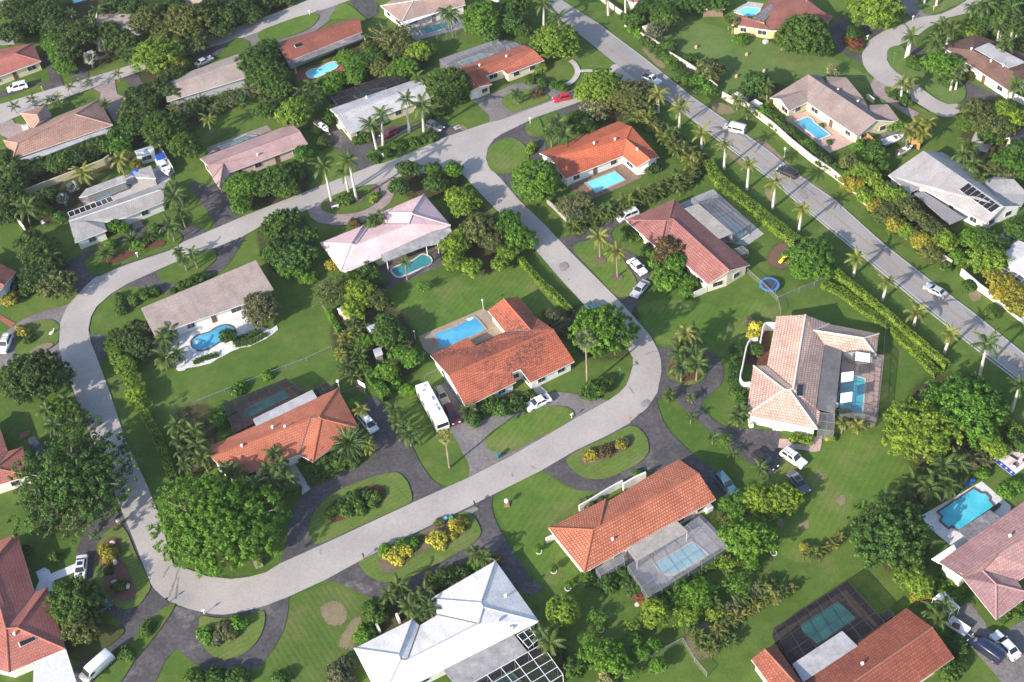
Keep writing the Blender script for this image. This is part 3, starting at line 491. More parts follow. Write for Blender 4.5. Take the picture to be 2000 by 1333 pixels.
def house(name, short, label, org, faces, roof, wall, e=2.7, r=4.6, cap=None, over=.55, vents='', solar=None, slabs=(), garage=None, win=True, skirt=TRIM, cat='house', vf=None):
    """a one-storey house from its roof planes: (x,y,height) corners traced in the photo, each put at its own height; walls under the eaves, windows, ridge caps, vents"""
    def hh(s): return e if s == 'e' else r if s == 'r' else float(s)
    k = org[2] if len(org) > 2 else K1
    key, V, FS = {}, [], []
    for fs in faces.split(';'):
        idx = []
        for w in fs.split():
            x, y, h = w.split(','); q = (round(float(x)), round(float(y)))
            if q not in key:
                key[q] = len(V); V.append(at((org[0]+float(x)*k, org[1]+float(y)*k), hh(h)))
            idx.append(key[q])
        FS.append(idx)
    c = sum(V, Vector())/len(V); base = Vector((c.x, c.y, 0)); V = [v-base for v in V]
    T = thing(name, label, cat, base)
    # triangulate each plane, orient up
    tris, tf = [], []
    for i, f in enumerate(FS):
        for t in tessellate_polygon([[Vector((V[j].x, V[j].y, 0)) for j in f]]):
            t = [f[j] for j in t]; nrm = (V[t[1]]-V[t[0]]).cross(V[t[2]]-V[t[0]])
            if nrm.length < 1e-4: continue
            tris.append(t if nrm.z > 0 else t[::-1]); tf.append(i)
    edge = {}
    for i, f in enumerate(FS):
        for a, b in zip(f, f[1:]+f[:1]): edge.setdefault((min(a, b), max(a, b)), []).append(i)
    nxt = {}
    for (a, b), l in edge.items():
        if len(l) == 1: nxt.setdefault(a, []).append(b); nxt.setdefault(b, []).append(a)
    loops, seen = [], set()
    for s0 in nxt:
        if s0 in seen: continue
        lp, p, c0 = [s0], None, s0
        while True:
            seen.add(c0); q = [w for w in nxt[c0] if w != p and (w not in seen or w == s0)]
            if not q: break
            p, c0 = c0, q[0]
            if c0 == s0: break
            lp.append(c0)
        loops.append(lp)
    loops.sort(key=lambda l: -sum((V[l[i]]-V[l[i-1]]).length for i in range(len(l)))); lp = loops[0]
    me = bpy.data.meshes.new('roof'); n = len(V); th = .22
    lo = [v-Vector((0, 0, th)) for v in V]; L2 = [(lp[i], lp[(i+1) % len(lp)]) for i in range(len(lp))]
    fcs = [tuple(t) for t in tris]+[tuple(j+n for j in t[::-1]) for t in tris]+[(a, b, b+n, a+n) for a, b in L2]
    me.from_pydata(V+lo, [], fcs); me.materials.append(roof); me.materials.append(skirt)
    mi = [0]*len(tris)+[1]*(len(tris)+len(L2)); me.polygons.foreach_set('material_index', mi)
    # UV: u along the eave, v up the slope, per roof plane
    uvl = me.uv_layers.new(name='UV'); pn = {}
    for t, i in zip(tris, tf):
        nr = (V[t[1]]-V[t[0]]).cross(V[t[2]]-V[t[0]]); pn[i] = pn.get(i, Vector())+nr
    for pi, p in enumerate(me.polygons):
        if pi >= len(tris): continue
        nr = pn[tf[pi]].normalized(); up = Vector((0, 0, 1))-nr*nr.z
        up = up.normalized() if up.length > 1e-3 else Vector((0, 1, 0)); sd = up.cross(nr)
        for li in p.loop_indices:
            w = V[me.loops[li].vertex_index]+base; uvl.data[li].uv = (w.dot(sd), w.dot(up))
    ro = link('roof', me, T)
    bv = BVHTree.FromPolygons([v+base for v in V], tris)
    # hips, ridges and valleys
    if cap is not None:
        mr, mv = MB(), MB()
        for (a, b), l in edge.items():
            if len(l) != 2 or l[0] == l[1]: continue
            n1, n2 = pn[l[0]].normalized(), pn[l[1]].normalized()
            if n1.dot(n2) > .9985: continue
            c1 = sum((V[j] for j in FS[l[0]]), Vector())/len(FS[l[0]]); mid_ = (V[a]+V[b])/2
            conv = n2.dot(c1-mid_) < 0
            if conv: mr.tube(V[a], V[b], .17, n=6)
            else: mv = MB(); mv.tube(V[a]-Vector((0, 0, .02)), V[b]-Vector((0, 0, .02)), .11, n=5); mv.build('valley_flashing', vf or GUT, ro)
        if mr.f: mr.build('ridge_cap', cap, ro)
    # walls
    il, sg = inset([V[i] for i in lp], over); m = len(il); wm = MB(); views = []
    for i in range(m):
        a, b = il[i], il[(i+1) % m]
        wm.add([(a.x, a.y, 0), (b.x, b.y, 0), (b.x, b.y, b.z-.12), (a.x, a.y, a.z-.12)], [(0, 1, 2, 3)])
        d = Vector((b.x-a.x, b.y-a.y)); ln = d.length
        if ln < 2.2: continue
        d /= ln; o_ = Vector((d.y, -d.x))*sg; mp_ = (a+b)/2+base; toc = Vector((-mp_.x, -mp_.y)).normalized()
        views.append((o_.dot(toc), a, b, d, o_, ln, min(a.z, b.z)))
    wo = wm.build('wall', wall, T)
    gi = None
    if garage:
        gp = at(z(org[0], org[1], garage)[0] if k == K1 else Z(org[0], org[1], garage)[0], 1.1)-base
        gi = min(range(len(views)), key=lambda i: ((views[i][1]+views[i][2])/2-gp).length)
    for i, (vis, a, b, d, o_, ln, zz) in enumerate(views):
        def panel(mb, s, w, z0, z1, off, dep):
            c_ = Vector((a.x, a.y))+d*s+o_*off; mb.box((c_.x, c_.y, z0), w, dep, z1-z0, math.atan2(d.y, d.x))
        if i == gi:
            gm = MB(); panel(gm, ln/2, min(4.9, ln-.8), .02, 2.15, .03, .06); gd = gm.build('garage_door', GDOOR, T)
            g2 = MB()
            for q in (.55, 1.05, 1.6): panel(g2, ln/2, min(4.8, ln-.9), q, q+.03, .065, .02)
            g2.build('door_panel_seam', plain('seam_grey', (.42, .42, .43), .6), gd); continue
        if not win or vis < .12 or ln < 2.6: continue
        nw = max(1, int(ln/4.2)); door = (nw >= 3)
        for j in range(nw):
            s = ln*(j+.5)/nw
            if door and j == nw//2:
                dm = MB(); panel(dm, s, 1.0, .02, 2.1, .03, .07); dd = dm.build('door', DOORM, T)
                hm = MB(); hm.ball((*(Vector((a.x, a.y))+d*(s+.38)+o_*.10), 1.0), .05, n=6); hm.build('handle', VENT, dd); continue
            w = 1.5 if (j+i) % 3 else 2.1
            fm = MB(); panel(fm, s, w+.22, .82, 2.12, .03, .07); fo = fm.build('window', TRIM, T)
            pm = MB(); panel(pm, s-w*.255, w*.48, .92, 2.02, .075, .03); panel(pm, s+w*.255, w*.48, .92, 2.02, .075, .03); pm.build('pane', GLASS, fo)
    # little things on the roof
    def hit(p):
        o_, dr = ray(p); h_ = bv.ray_cast(o_, dr); return h_
    for p in z(org[0], org[1], vents):
        h_ = hit(p)
        if h_[0] is None: continue
        q = h_[0]-base; vm = MB(); vm.tube((q.x, q.y, q.z-.1), (q.x, q.y, q.z+.45), .17, .17, 8); vm.tube((q.x, q.y, q.z+.42), (q.x, q.y, q.z+.6), .3, .2, 8); vm.build('roof_vent', VENT, ro)
    for sx, nn in (solar or ()):
        q = [hit(p) for p in z(org[0], org[1], sx)]
        if any(h_[0] is None for h_ in q): continue
        nr = q[0][1]; q = [h_[0]-base+nr*.12 for h_ in q]
        fb = MB(); fb.add([v-nr*.05 for v in q], [(0, 1, 2, 3)]); fr = fb.build('solar_rack', TRIM, ro)
        for i in range(nn):
            l_ = lambda u, w: (q[0]*(1-u)+q[1]*u)*(1-w)+(q[3]*(1-u)+q[2]*u)*w
            u0, u1 = (i+.06)/nn, (i+.94)/nn; sb = MB(); c_ = [l_(u0, .03), l_(u1, .03), l_(u1, .97), l_(u0, .97)]
            sb.add([v+nr*.05 for v in c_]+[v for v in c_], [(0, 1, 2, 3), (0, 1, 5, 4), (1, 2, 6, 5), (2, 3, 7, 6), (3, 0, 4, 7)]); sb.build('solar_panel', SOLAR, fr)
    for s_, hgt, mat_, post in slabs:
        q = [at(p, hgt)-base for p in z(org[0], org[1], s_)]
        sm = MB(); sm.prism([(v.x, v.y) for v in q], hgt-.16, hgt); so_ = sm.build('patio_roof', mat_, T)
        if post:
            for v in q:
                cc = sum(q, Vector())/len(q); w = v+(cc-v)*.05; pb = MB(); pb.box((w.x, w.y, 0), .14, .14, hgt-.16); pb.build('post', TRIM, so_)
    pc = [p for p in (z(org[0], org[1], ' '.join(w.rsplit(',', 1)[0] for w in faces.replace(';', ' ').split())) if k == K1 else Z(org[0], org[1], ' '.join(w.rsplit(',', 1)[0] for w in faces.replace(';', ' ').split())))]
    xs, ys = [p[0] for p in pc], [p[1] for p in pc]
    LM.append((short, (min(max(sum(xs)/len(xs), 5), 1995), min(max(sum(ys)/len(ys), 5), 1328)))); return T
H_ = house
H_('tiled_house', 'barrel-tiled house', 'orange barrel-tiled house with a grey patio roof and pool cage behind it', (1060, 880),
   '570,765,r 655,510,e 1035,275,e 1335,295,4.3 1565,230,r;1335,295,4.3 1365,90,e 1565,230,r;1035,275,e 1365,90,e 1335,295,4.3;505,795,r 415,1225,e 1735,490,e 1565,230,r 570,765,r;55,775,e 415,1225,e 505,795,r;55,775,e 505,795,r 570,765,r 630,485,e;630,485,e 570,765,r 655,510,e',
   ORBIG, WC, r=4.7, cap=RT('cap_orange', (.50, .19, .11), (.46, .17, .1), (.4, .14, .08)), slabs=[('820,960 1305,670 1460,815 935,1110', 2.75, FLATC, 1)], vents='700,900')
H_('tiled_house', 'mould-stained house', 'large orange-red tiled house with black mould stains and a motorhome beside it', (820, 560),
   '285,890,r 1340,430,r 1165,310,e 1110,435,4.3 850,450,e 565,595,e 475,510,2.4 105,690,2.4;840,120,4.2 680,240,e 850,450,e 1110,435,4.3;840,120,4.2 1110,435,4.3 1165,310,e 985,100,e;285,890,r 460,1210,e 965,955,e 920,865,3.3 1005,830,3.4 1105,965,e 1550,750,e 1340,430,r',
   ORSTN, WW, r=5.0, cap=RT('cap_red', (.52, .17, .10), (.48, .15, .09), (.4, .12, .07)))
H_('tiled_house', 'coral house', 'coral tiled house with a hip roof and a whitish slab over its patio', (400, 740),
   '60,785,r 280,1000,e 945,760,e 1060,392,r;60,785,r 20,690,e 1330,95,e 1145,380,r 1060,392,r;1330,95,e 1545,495,e 1165,402,r 1145,380,r;1165,402,r 1545,495,e 1080,835,e;1145,380,r 1165,402,r 1080,835,e 945,760,e 1060,392,r',
   CORAL, WW, r=4.5, cap=RT('cap_coral', (.52, .19, .11), (.5, .18, .1), (.4, .14, .08)), vents='375,680 805,490 680,495', slabs=[('1075,110 1125,190 515,475 480,405', 2.95, FLATW, 1)])
H_('white_roofed_house', 'white-roofed house', 'big white-roofed house with hips and a white framed pool cage', (680, 1073),
   '815,500,e 1475,115,e 1330,540,r;815,500,e 1330,540,r 1355,580,r 1305,745,r 895,655,e;1475,115,e 1910,725,e 1355,580,r 1330,540,r;525,1100,r 595,1105,r 1305,745,r 1355,580,r 1910,725,e 330,1520,e;60,995,e 510,1060,r 525,1100,r 330,1520,e;60,995,e 645,700,e 510,1060,r;645,700,e 715,765,e 595,1105,r 525,1100,r 510,1060,r;715,765,e 895,655,e 1305,745,r 595,1105,r',
   WHITR, WW, r=4.8, cap=plain('cap_grey', (.42, .42, .44), .7), vents='1580,475 1500,725 1612,800 1642,800', slabs=[('930,1180 1620,810 1800,1030 1130,1440', 2.7, FLATG, 0)])
H_('tiled_house', 'peach-tiled house', 'pale peach tiled house with curved white garden walls and a pool cage', (1420, 580),
   '265,690,e 190,1185,e 575,928,r;190,1185,e 905,1325,e 625,932,r 575,928,r;265,690,e 575,928,r 625,932,r 665,915,r 400,690,e;495,195,e 785,180,r 665,915,r 400,690,e;785,180,r 1020,272,e 870,337,4.3 975,485,e 890,1120,e 935,1150,e 905,1325,e 625,932,r 665,915,r;870,337,4.3 1365,415,4.0 1520,370,e 1020,272,e;1365,415,4.0 1520,370,e 1495,590,e;870,337,4.3 1365,415,4.0 1495,590,e 1150,540,e 975,485,e',
   PEACH, WW, r=5.0, cap=plain('cap_cream', (.70, .60, .52), .7), slabs=[('980,478 1150,545 1080,1165 897,1118', 2.85, FLATS, 1)], solar=[('698,880 760,880 752,1000 690,1000', 2)], garage='390,1290')
H_('tiled_house', 'mauve-tiled house', 'mauve-pink tiled house with a purple-leaved bush before its front', (1180, 360),
   '215,360,e 705,150,e 655,345,r 620,365,r;215,360,e 620,365,r 550,655,e;620,365,r 690,350,r 600,612,e 550,655,e;655,345,r 705,150,e 1460,810,e 1255,865,r 690,350,r;620,365,r 655,345,r 690,350,r;690,350,r 1255,865,r 1040,1005,e 600,612,e',
   MAUVE, WC, r=4.7, cap=RT('cap_mauve', (.45, .21, .17), (.42, .19, .16), (.3, .13, .12)), slabs=[('800,245 945,195 1290,490 1130,555', 2.8, FLATC, 1)])
H_('tiled_house', 'L-shaped house', 'bright orange L-shaped house wrapped round a pool terrace', (1020, 200),
   '170,510,e 285,560,r 1095,245,r 965,190,e;285,560,r 440,765,e 1000,540,e 1040,370,r 1095,245,r;1040,370,r 1000,540,e 1145,655,e 1280,570,4.3;1095,245,r 1040,370,r 1280,570,4.3 1375,550,e',
   ORANGE, WW, r=4.9, cap=RT('cap_orange2', (.54, .17, .085), (.5, .15, .08), (.4, .12, .06)), vents='720,420 930,380 1150,480')
H_('tiled_house', 'corner house', 'long orange tiled house with cream walls by the street corner', (840, 0),
   '270,690,e 370,735,r 1035,498,r 940,450,e;370,735,r 500,868,3.5 620,845,e 555,760,e 725,705,e 770,745,e 1145,605,e 1035,498,r;270,690,e 370,735,r 500,868,3.5 385,925,e',
   RT('orange_tile_dull', (.48, .155, .10), (.40, .13, .085), (.2, .075, .055)), WC, r=4.5, cap=RT('cap_o3', (.5, .2, .13), (.46, .18, .12), (.4, .14, .08)), vents='765,575 495,665', garage='490,935')
H_('ranch_house', 'whitewashed house', 'whitewashed weathered-roofed house behind tall royal palms', (640, 0),
   '20,1095,e 95,1158,r 970,850,r 880,795,e;95,1158,r 210,1345,e 420,1262,e 470,1190,e 600,1140,e 1060,965,e 970,850,r',
   WGRY, WOL, r=4.2, cap=plain('cap_grey', (.42, .42, .44), .7), vents='390,985')
H_('ranch_house', 'brick-red house', 'brick-red roofed house with a mouldy grey lean-to over its patio', (320, 0),
   '1085,450,e 1170,492,4.1 1965,205,4.1 1905,180,e;1170,492,4.1 1240,620,e 1985,320,e 1965,205,4.1', RED, WGR, r=4.1, cap=RT('cap_r', (.42, .15, .11), (.4, .14, .1), (.3, .1, .08)), slabs=[('1250,575 1930,325 2030,370 1290,655', 2.6, FLATD, 1)], solar=[('1300,455 1380,430 1400,455 1320,485', 1)])
H_('ranch_house', 'sandy house', 'sandy pink hip-roofed house with a white awning over its pool', (640, 0),
   '530,62,e 860,10,r 1350,-75,r 1250,-260,e 760,-60,e;530,62,e 740,225,e 860,10,r;740,225,e 1380,50,e 1350,-75,r 860,10,r;1380,50,e 1250,-260,e 1350,-75,r', PINKS if 0 else RT('sandy_tile', (.42, .30, .26), (.36, .26, .23), (.24, .17, .15)), WW, r=4.6, cap=plain('cap_grey', (.42, .42, .44), .7), slabs=[('740,212 1200,55 1250,75 765,250', 2.75, plain('white_awning', (.72, .72, .76), .6), 0)])
H_('ranch_house', 'dull-grey house', 'long low house with a dull grey roof hidden by palms', (0, 0, 1.0),
   '316,160,e 322,171,r 472,117,r 464,106,e;322,171,r 326,199,e 480,152,e 472,117,r', GREYS, WGR, e=2.6, r=4.0, over=.5, win=False)
H_('tiled_house', 'tan-tiled house', 'long tan-tiled house with a white patio roof along its back', (0, 220),
   '35,280,e 180,305,r 125,465,e;35,280,e 500,65,e 990,-128,e 750,18,r 180,305,r;180,305,r 750,18,r 1130,125,e 125,465,e;990,-128,e 1130,125,e 750,18,r', TANT, WW, r=4.9, cap=RT('cap_tan', (.5, .33, .26), (.48, .31, .25), (.4, .26, .2)), slabs=[('122,490 1060,165 1082,200 900,255 145,548', 2.6, FLATW, 1)], win=False)
H_('garage', 'tan-tiled garage', 'small square tan-tiled garage with a pyramid roof near the paved forecourt', (0, 220),
   '205,7,e 455,-78,e 375,25,4.3;455,-78,e 520,32,e 395,85,4.3 375,25,4.3;520,32,e 320,178,e 395,85,4.3;320,178,e 205,7,e 375,25,4.3 395,85,4.3', TANT, WW, cap=RT('cap_tan', (.5, .33, .26), (.48, .31, .25), (.4, .26, .2)), win=False, cat='garage')
H_('tiled_house', 'grey-tiled house', 'grey-tiled house with a boat on its side yard', (0, 220),
   '690,1055,e 1150,880,e 1665,690,e 1640,765,4.0 690,1092,4.0;690,1092,4.0 750,1305,e 850,1090,3.9 1070,1182,e 1040,1100,e 1260,1050,e 1640,895,e 1640,765,4.0;750,1305,e 1070,1182,e 850,1090,3.9', GRYC, WW, r=4.0, cap=plain('cap_lgrey', (.5, .5, .5), .7), vf=GUT)
H_('ranch_house', 'rose-shingled house', 'long rose-shingled house with a kidney pool behind it', (320, 220),
   '360,460,e 430,522,r 1360,183,r 1280,115,e;430,522,r 490,655,e 595,515,3.9 660,600,e 1440,310,e 1360,183,r;490,655,e 555,755,e 595,515,3.9;555,755,e 660,600,e 595,515,3.9', PINKS, WPK, r=4.2, cap=RT('cap_rose', (.38, .25, .25), (.36, .24, .24), (.3, .2, .2)), vents='940,432')
H_('ranch_house', 'pale pink house', 'pale pink hip-roofed house with a stained slab over its rear terrace', (620, 340),
   '30,690,e 235,970,e 342,697,r;342,697,r 235,970,e 335,962,e 600,850,e 1335,515,e 960,405,r 920,500,r 390,708,r;30,690,e 342,697,r 460,515,e;460,515,e 342,697,r 390,708,r 505,550,e;505,550,e 390,708,r 920,500,r 640,500,e;640,500,e 920,500,r 960,405,r 945,390,r 640,385,e;640,385,e 945,390,r 1065,205,e;1065,205,e 945,390,r 960,405,r 1335,515,e',
   PINKR, WOL, r=4.8, cap=plain('cap_pinkgrey', (.50, .40, .42), .7), slabs=[('600,770 1060,590 1330,535 1345,575 1210,700 1090,720 675,880', 2.95, FLATG, 1)])
H_('ranch_house', 'grey-beige house', 'long grey-beige shingled house with a white kidney-pool patio', (240, 500),
   '180,525,3.6 1330,45,3.6 1508,335,e 1245,470,e 560,712,e 335,835,e', GREYS, WW, e=2.75, over=.6)
H_('ranch_house', 'taupe-roofed house', 'sprawling taupe-roofed house with olive walls and a pink pool terrace', (1480, 130),
   '505,80,r 1190,537,r 995,700,e 495,360,e 500,232,3.7;505,80,r 500,232,3.7 225,328,3.7 120,315,e;500,232,3.7 495,360,e 310,445,e 225,328,3.7;505,80,r 640,95,e 690,195,3.6 830,245,3.0 1060,320,e 1125,455,3.6 1250,520,3.0 1370,550,e 1190,537,r;690,195,3.6 690,100,e 885,110,3.9 1060,320,e 830,245,3.0;1125,455,3.6 1115,388,e 1300,378,3.9 1415,530,e 1370,550,e 1250,520,3.0',
   TAUPE, WOL, r=4.9, vents='800,245 1000,360')
H_('ranch_house', 'silver-grey house', 'silver-grey shingled house with a black solar array on its roof', (1660, 240),
   '735,280,r 385,525,e 600,700,e 705,650,e 1365,1010,e 1540,838,r;735,280,r 1540,838,r 1720,832,e 1390,705,3.2 1345,570,3.2 1140,420,e 930,298,e;1345,570,3.2 1390,705,3.2 1720,832,e 1790,720,e 1640,565,3.9 1435,538,e',
   SILV, WW, r=5.0, slabs=[('640,705 745,690 1150,955 1000,1020', 2.4, rough_mat('grey_low_roof', (.26, .24, .25), (.22, .21, .22), .3, 2, fine=.3), 0)], solar=[('1180,608 1508,845 1415,908 1092,676', 7)])
H_('ranch_house', 'brown house', 'dark brown shingled house with a pale metal patio roof', (1660, 0),
   '1260,340,e 930,470,e 1235,505,r;930,470,e 1600,918,e 1640,720,r 1235,505,r;1600,918,e 2000,640,e 1640,720,r;1260,340,e 1235,505,r 1640,720,r 2000,640,e', BROWN, WW, r=4.6, vents='1215,500 1410,620 1535,665', slabs=[('1250,488 1390,430 1760,625 1590,682', 4.85, FLATW, 0)])
H_('ranch_house', 'maroon-roofed house', 'maroon-roofed house with yellow walls facing the big lawn', (1340, 0),
   '455,250,e 500,150,3.5 740,205,3.5 860,310,e;740,205,3.5 860,310,r 1200,-10,r 850,-20,e 700,175,3.0;860,310,r 1380,265,e 1465,165,e 1360,110,e 1250,0,e 1200,-10,r', REDBR, WY, r=4.4, slabs=[('660,180 860,35 950,60 780,215', 3.3, FLATD, 0)])
H_('house', 'navy-roofed house', 'house with a dark navy roof among palms at the picture edge', (1660, 240),
   '1555,155,e 1600,150,4.0 1990,60,4.0 1850,-10,e;1600,150,4.0 1620,260,e 2060,160,e 1990,60,4.0', NAVY, WC, e=2.7)
H_('house', 'two-tone house', 'house with one dark and one white roof slope behind the roadside wall', (1660, 460),
   '1540,140,e 1595,298,4.3 1880,120,4.3 1690,50,e;1595,298,4.3 1760,430,e 2010,270,e 1880,120,4.3', RT('slate_white', (.70, .66, .66), (.66, .62, .62), (.5, .48, .48), gapw=.02), WW)
H_('tiled_house', 'blotchy house', 'blotchy pink-tiled house with a white pool deck and parked van', (1660, 920),
   '890,915,e 1130,1072,r 2000,500,r 1760,290,e;1130,1072,r 1465,1490,e 1465,1135,3.9 1330,1000,3.9 1480,845,r;1480,845,r 1330,1000,3.9 1680,1105,e 1860,990,e 2000,500,r;1330,1000,3.9 1465,1135,3.9 1745,1205,e 1680,1105,e;1465,1135,3.9 1465,1490,e 1745,1285,e 1745,1205,e',
   PINKT, WC, r=4.9, cap=RT('cap_pk', (.58, .36, .33), (.55, .34, .32), (.4, .25, .24)), slabs=[('1085,600 1400,390 1575,520 1250,742', 2.7, FLATD, 0), ('815,882 1040,735 1065,785 890,925', 2.5, plain('white_slab', (.74, .74, .72), .7), 0)], vents='1600,660', garage='1280,1330')
H_('tiled_house', 'brick-brown house', 'brick-brown tiled house with a black pool cage and pale ribbed patio roof', (1440, 1073),
   '1693,590,e 1958,785,r 800,1580,r 655,1335,e;1958,785,r 2173,1085,e 1050,1875,e 800,1580,r;140,1105,e 275,1000,4.1 800,1580,r 560,1680,e;275,1000,4.1 380,955,e 655,1335,e 800,1580,r',
   RT('brickbrown_tile', (.35, .115, .072), (.27, .085, .058), (.14, .05, .036), bw=.45, bh=.5, stain=(.15, .062, .05), ts=.6), WW, r=4.6, cap=RT('cap_bb', (.45, .22, .14), (.42, .2, .13), (.3, .14, .1)), slabs=[('553,1148 1050,818 1205,970 660,1330', 3.0, FLATW, 1)], vents='1250,1155')
H_('tiled_house', 'salmon-tiled house', 'salmon-tiled house in the corner with a white paved entrance path', (0, 1000),
   '168,212,e 345,803,e 60,1170,r 0,950,r -120,560,r;168,212,e -120,560,r -300,420,e;345,803,e 475,755,e 175,1160,r 60,1170,r;475,755,e 655,1372,e 175,1160,r;175,1160,r 655,1372,e 90,1610,e 60,1170,r;0,950,r 60,1170,r 90,1610,e -350,1500,e',
   REDL, WW, r=4.8, cap=RT('cap_sal', (.5, .2, .16), (.46, .18, .14), (.35, .14, .1)), solar=[('180,1310 355,1245 370,1280 200,1360', 1)], vents='150,1230', slabs=[('340,1465 660,1375 780,1750 330,1750', 2.6, plain('white_slab2', (.56, .56, .60), .7), 0)])
H_('tiled_house', 'half-hidden house', 'salmon-tiled house cut by the picture edge beside a dark drive', (0, 0, 1.0),
   '15,882,e 44,873,e -10,915,4.0;44,873,e 59,929,e -10,915,4.0;59,929,e -60,965,e -10,915,4.0;-5,822,e 15,882,e -10,915,4.0 -70,890,4.4 -80,830,4.4', REDL, WW, r=4.4, cap=RT('cap_sal', (.5, .2, .16), (.46, .18, .14), (.35, .14, .1)))
H_('house', 'bluish-walled house', 'red-brown roofed house with a bluish white gable and red path', (0, 480),
   '165,262,e 0,180,e -250,60,e -300,260,r 40,395,r;40,395,r -300,260,r -360,430,e -70,540,e', RED, WGR, r=4.7, cap=RT('cap_r', (.42, .15, .11), (.4, .14, .1), (.3, .1, .08)))
H_('tiled_house', 'back-street house', 'coral-tiled house with pale yellow walls and a parked minivan', (0, 0),
   '330,432,e 150,538,r -200,650,r -200,540,e;330,432,e 412,613,e 150,538,r;150,538,r 412,613,e -150,820,e -200,650,r', REDL, plain('pale_yellow_wall', (.62, .57, .38), .8), r=4.5, cap=RT('cap_sal', (.5, .2, .16), (.46, .18, .14), (.35, .14, .1)), slabs=[('-20,335 150,340 175,378 130,400 140,440 20,450 -20,430', 3.0, FLATG, 0)])
H_('house', 'pale-roofed house', 'pale lilac-grey roofed house half hidden among dark trees', (0, 0),
   '770,235,e 830,290,3.9 1300,110,3.9 1240,60,e;830,290,3.9 960,395,e 1420,260,e 1300,110,3.9', GREYS, WGR, win=False)
H_('house', 'farthest house', 'pale roofed house at the far corner behind trees', (0, 0), '-100,-80,e -80,0,3.9 150,-30,3.9 140,-110,e;-80,0,3.9 -60,85,e 110,55,e 150,-30,3.9', SILV, WC, win=False)
H_('house', 'gabled house', 'pale gabled house showing only its roof end above treetops', (320, 0), '190,-110,e 190,-20,3.9 420,-20,3.9 430,-130,e;190,-20,3.9 215,45,e 370,62,e 420,-20,3.9', GREYS, WGR, win=False)
H_('house', 'far house', 'far house with a small pink roof end above the treetops', (1180, 0), '190,-120,e 240,-60,3.9 420,-90,3.9 350,-160,e;240,-60,3.9 250,22,e 330,25,e 420,-90,3.9', REDL, WGR, win=False)
H_('shed', 'garden shed', 'grey-roofed garden shed behind the pale roadside wall', (1180, 0), '380,265,2.2 430,250,2.9 560,290,2.9 520,335,2.2;430,250,2.9 470,225,2.2 600,260,2.2 560,290,2.9', GREYS, plain('shed_grey', (.25, .24, .24), .8), e=2.2, over=.15, win=False, cat='shed')
H_('shed', 'brown hut', 'brown-roofed open hut near the maroon-roofed house', (1340, 0), '170,90,2.3 240,45,3.0 330,35,3.0 390,90,2.3;240,45,3.0 280,10,2.3 350,20,2.3 330,35,3.0', BROWN, plain('hut_wood', (.2, .14, .1), .8), e=2.3, over=.15, win=False, cat='shed')
H_('shed', 'boat-yard shed', 'small white shed beside the boat with a blue canopy', (0, 220), '1345,385,2.2 1365,410,2.9 1540,360,2.9 1520,330,2.2;1365,410,2.9 1370,455,2.2 1550,405,2.2 1540,360,2.9', rough_mat('shed_metal', (.52, .54, .58), (.46, .48, .52), .5, 2, fine=.2), WW, e=2.2, over=.12, cat='shed')
H_('shed', 'bluish shed', 'bluish white metal shed between fruit trees and palms', (580, 540), '690,500,2.1 770,475,2.1 800,530,2.8 735,545,2.8;735,545,2.8 800,530,2.8 845,585,2.1 775,630,2.1', rough_mat('shed_blue', (.56, .58, .64), (.5, .52, .58), .5, 2, fine=.2), WW, e=2.1, over=.1, win=False, cat='shed')
H_('shed', 'blue-grey shed', 'lower blue-grey shed under the fruit trees, south of the bluish one', (580, 540), '760,735,2.0 840,705,2.0 850,745,2.5 775,775,2.5;775,775,2.5 850,745,2.5 860,775,2.0 790,800,2.0', rough_mat('shed_blue2', (.46, .48, .53), (.4, .42, .46), .5, 2, fine=.2), plain('shed_grey', (.25, .24, .24), .8), e=2.0, over=.1, win=False, cat='shed')
H_('shed', 'cream hut', 'cream-walled hut mostly covered by a yellow-green tree', (580, 540), '400,325,2.2 440,330,2.7 520,310,2.7 480,290,2.2;440,330,2.7 450,385,2.2 540,365,2.2 520,310,2.7', rough_mat('shed_metal', (.52, .54, .58), (.46, .48, .52), .5, 2, fine=.2), WC, e=2.2, over=.1, win=False, cat='shed')
H_('poolside_pavilion', 'grey pavilion', 'long grey-roofed pavilion along the grey-tiled house pool', (0, 220), '790,850,2.2 860,765,2.6 1230,628,2.6 1265,690,2.2 1165,725,2.2 870,835,2.2', FLATG, plain('shed_grey', (.25, .24, .24), .8), e=2.2, over=.2, win=False, cat='pavilion')
H_('poolside_pavilion', 'grey lean-to', 'small grey lean-to between the white shed and the pool', (0, 220), '1330,590,2.5 1510,530,2.5 1560,660,2.2 1360,650,2.2', FLATG, plain('shed_grey', (.25, .24, .24), .8), e=2.2, over=.2, win=False, cat='pavilion')
for nm, p in (('main road', (1560, 380)), ('street bend', (1250, 730)), ('street junction', (935, 300)), ('loop street', (190, 640)), ('open lawn', (1450, 95)), ('lower street', (640, 1075)), ('cul-de-sac', (1715, 110))): LM.append((nm, p))
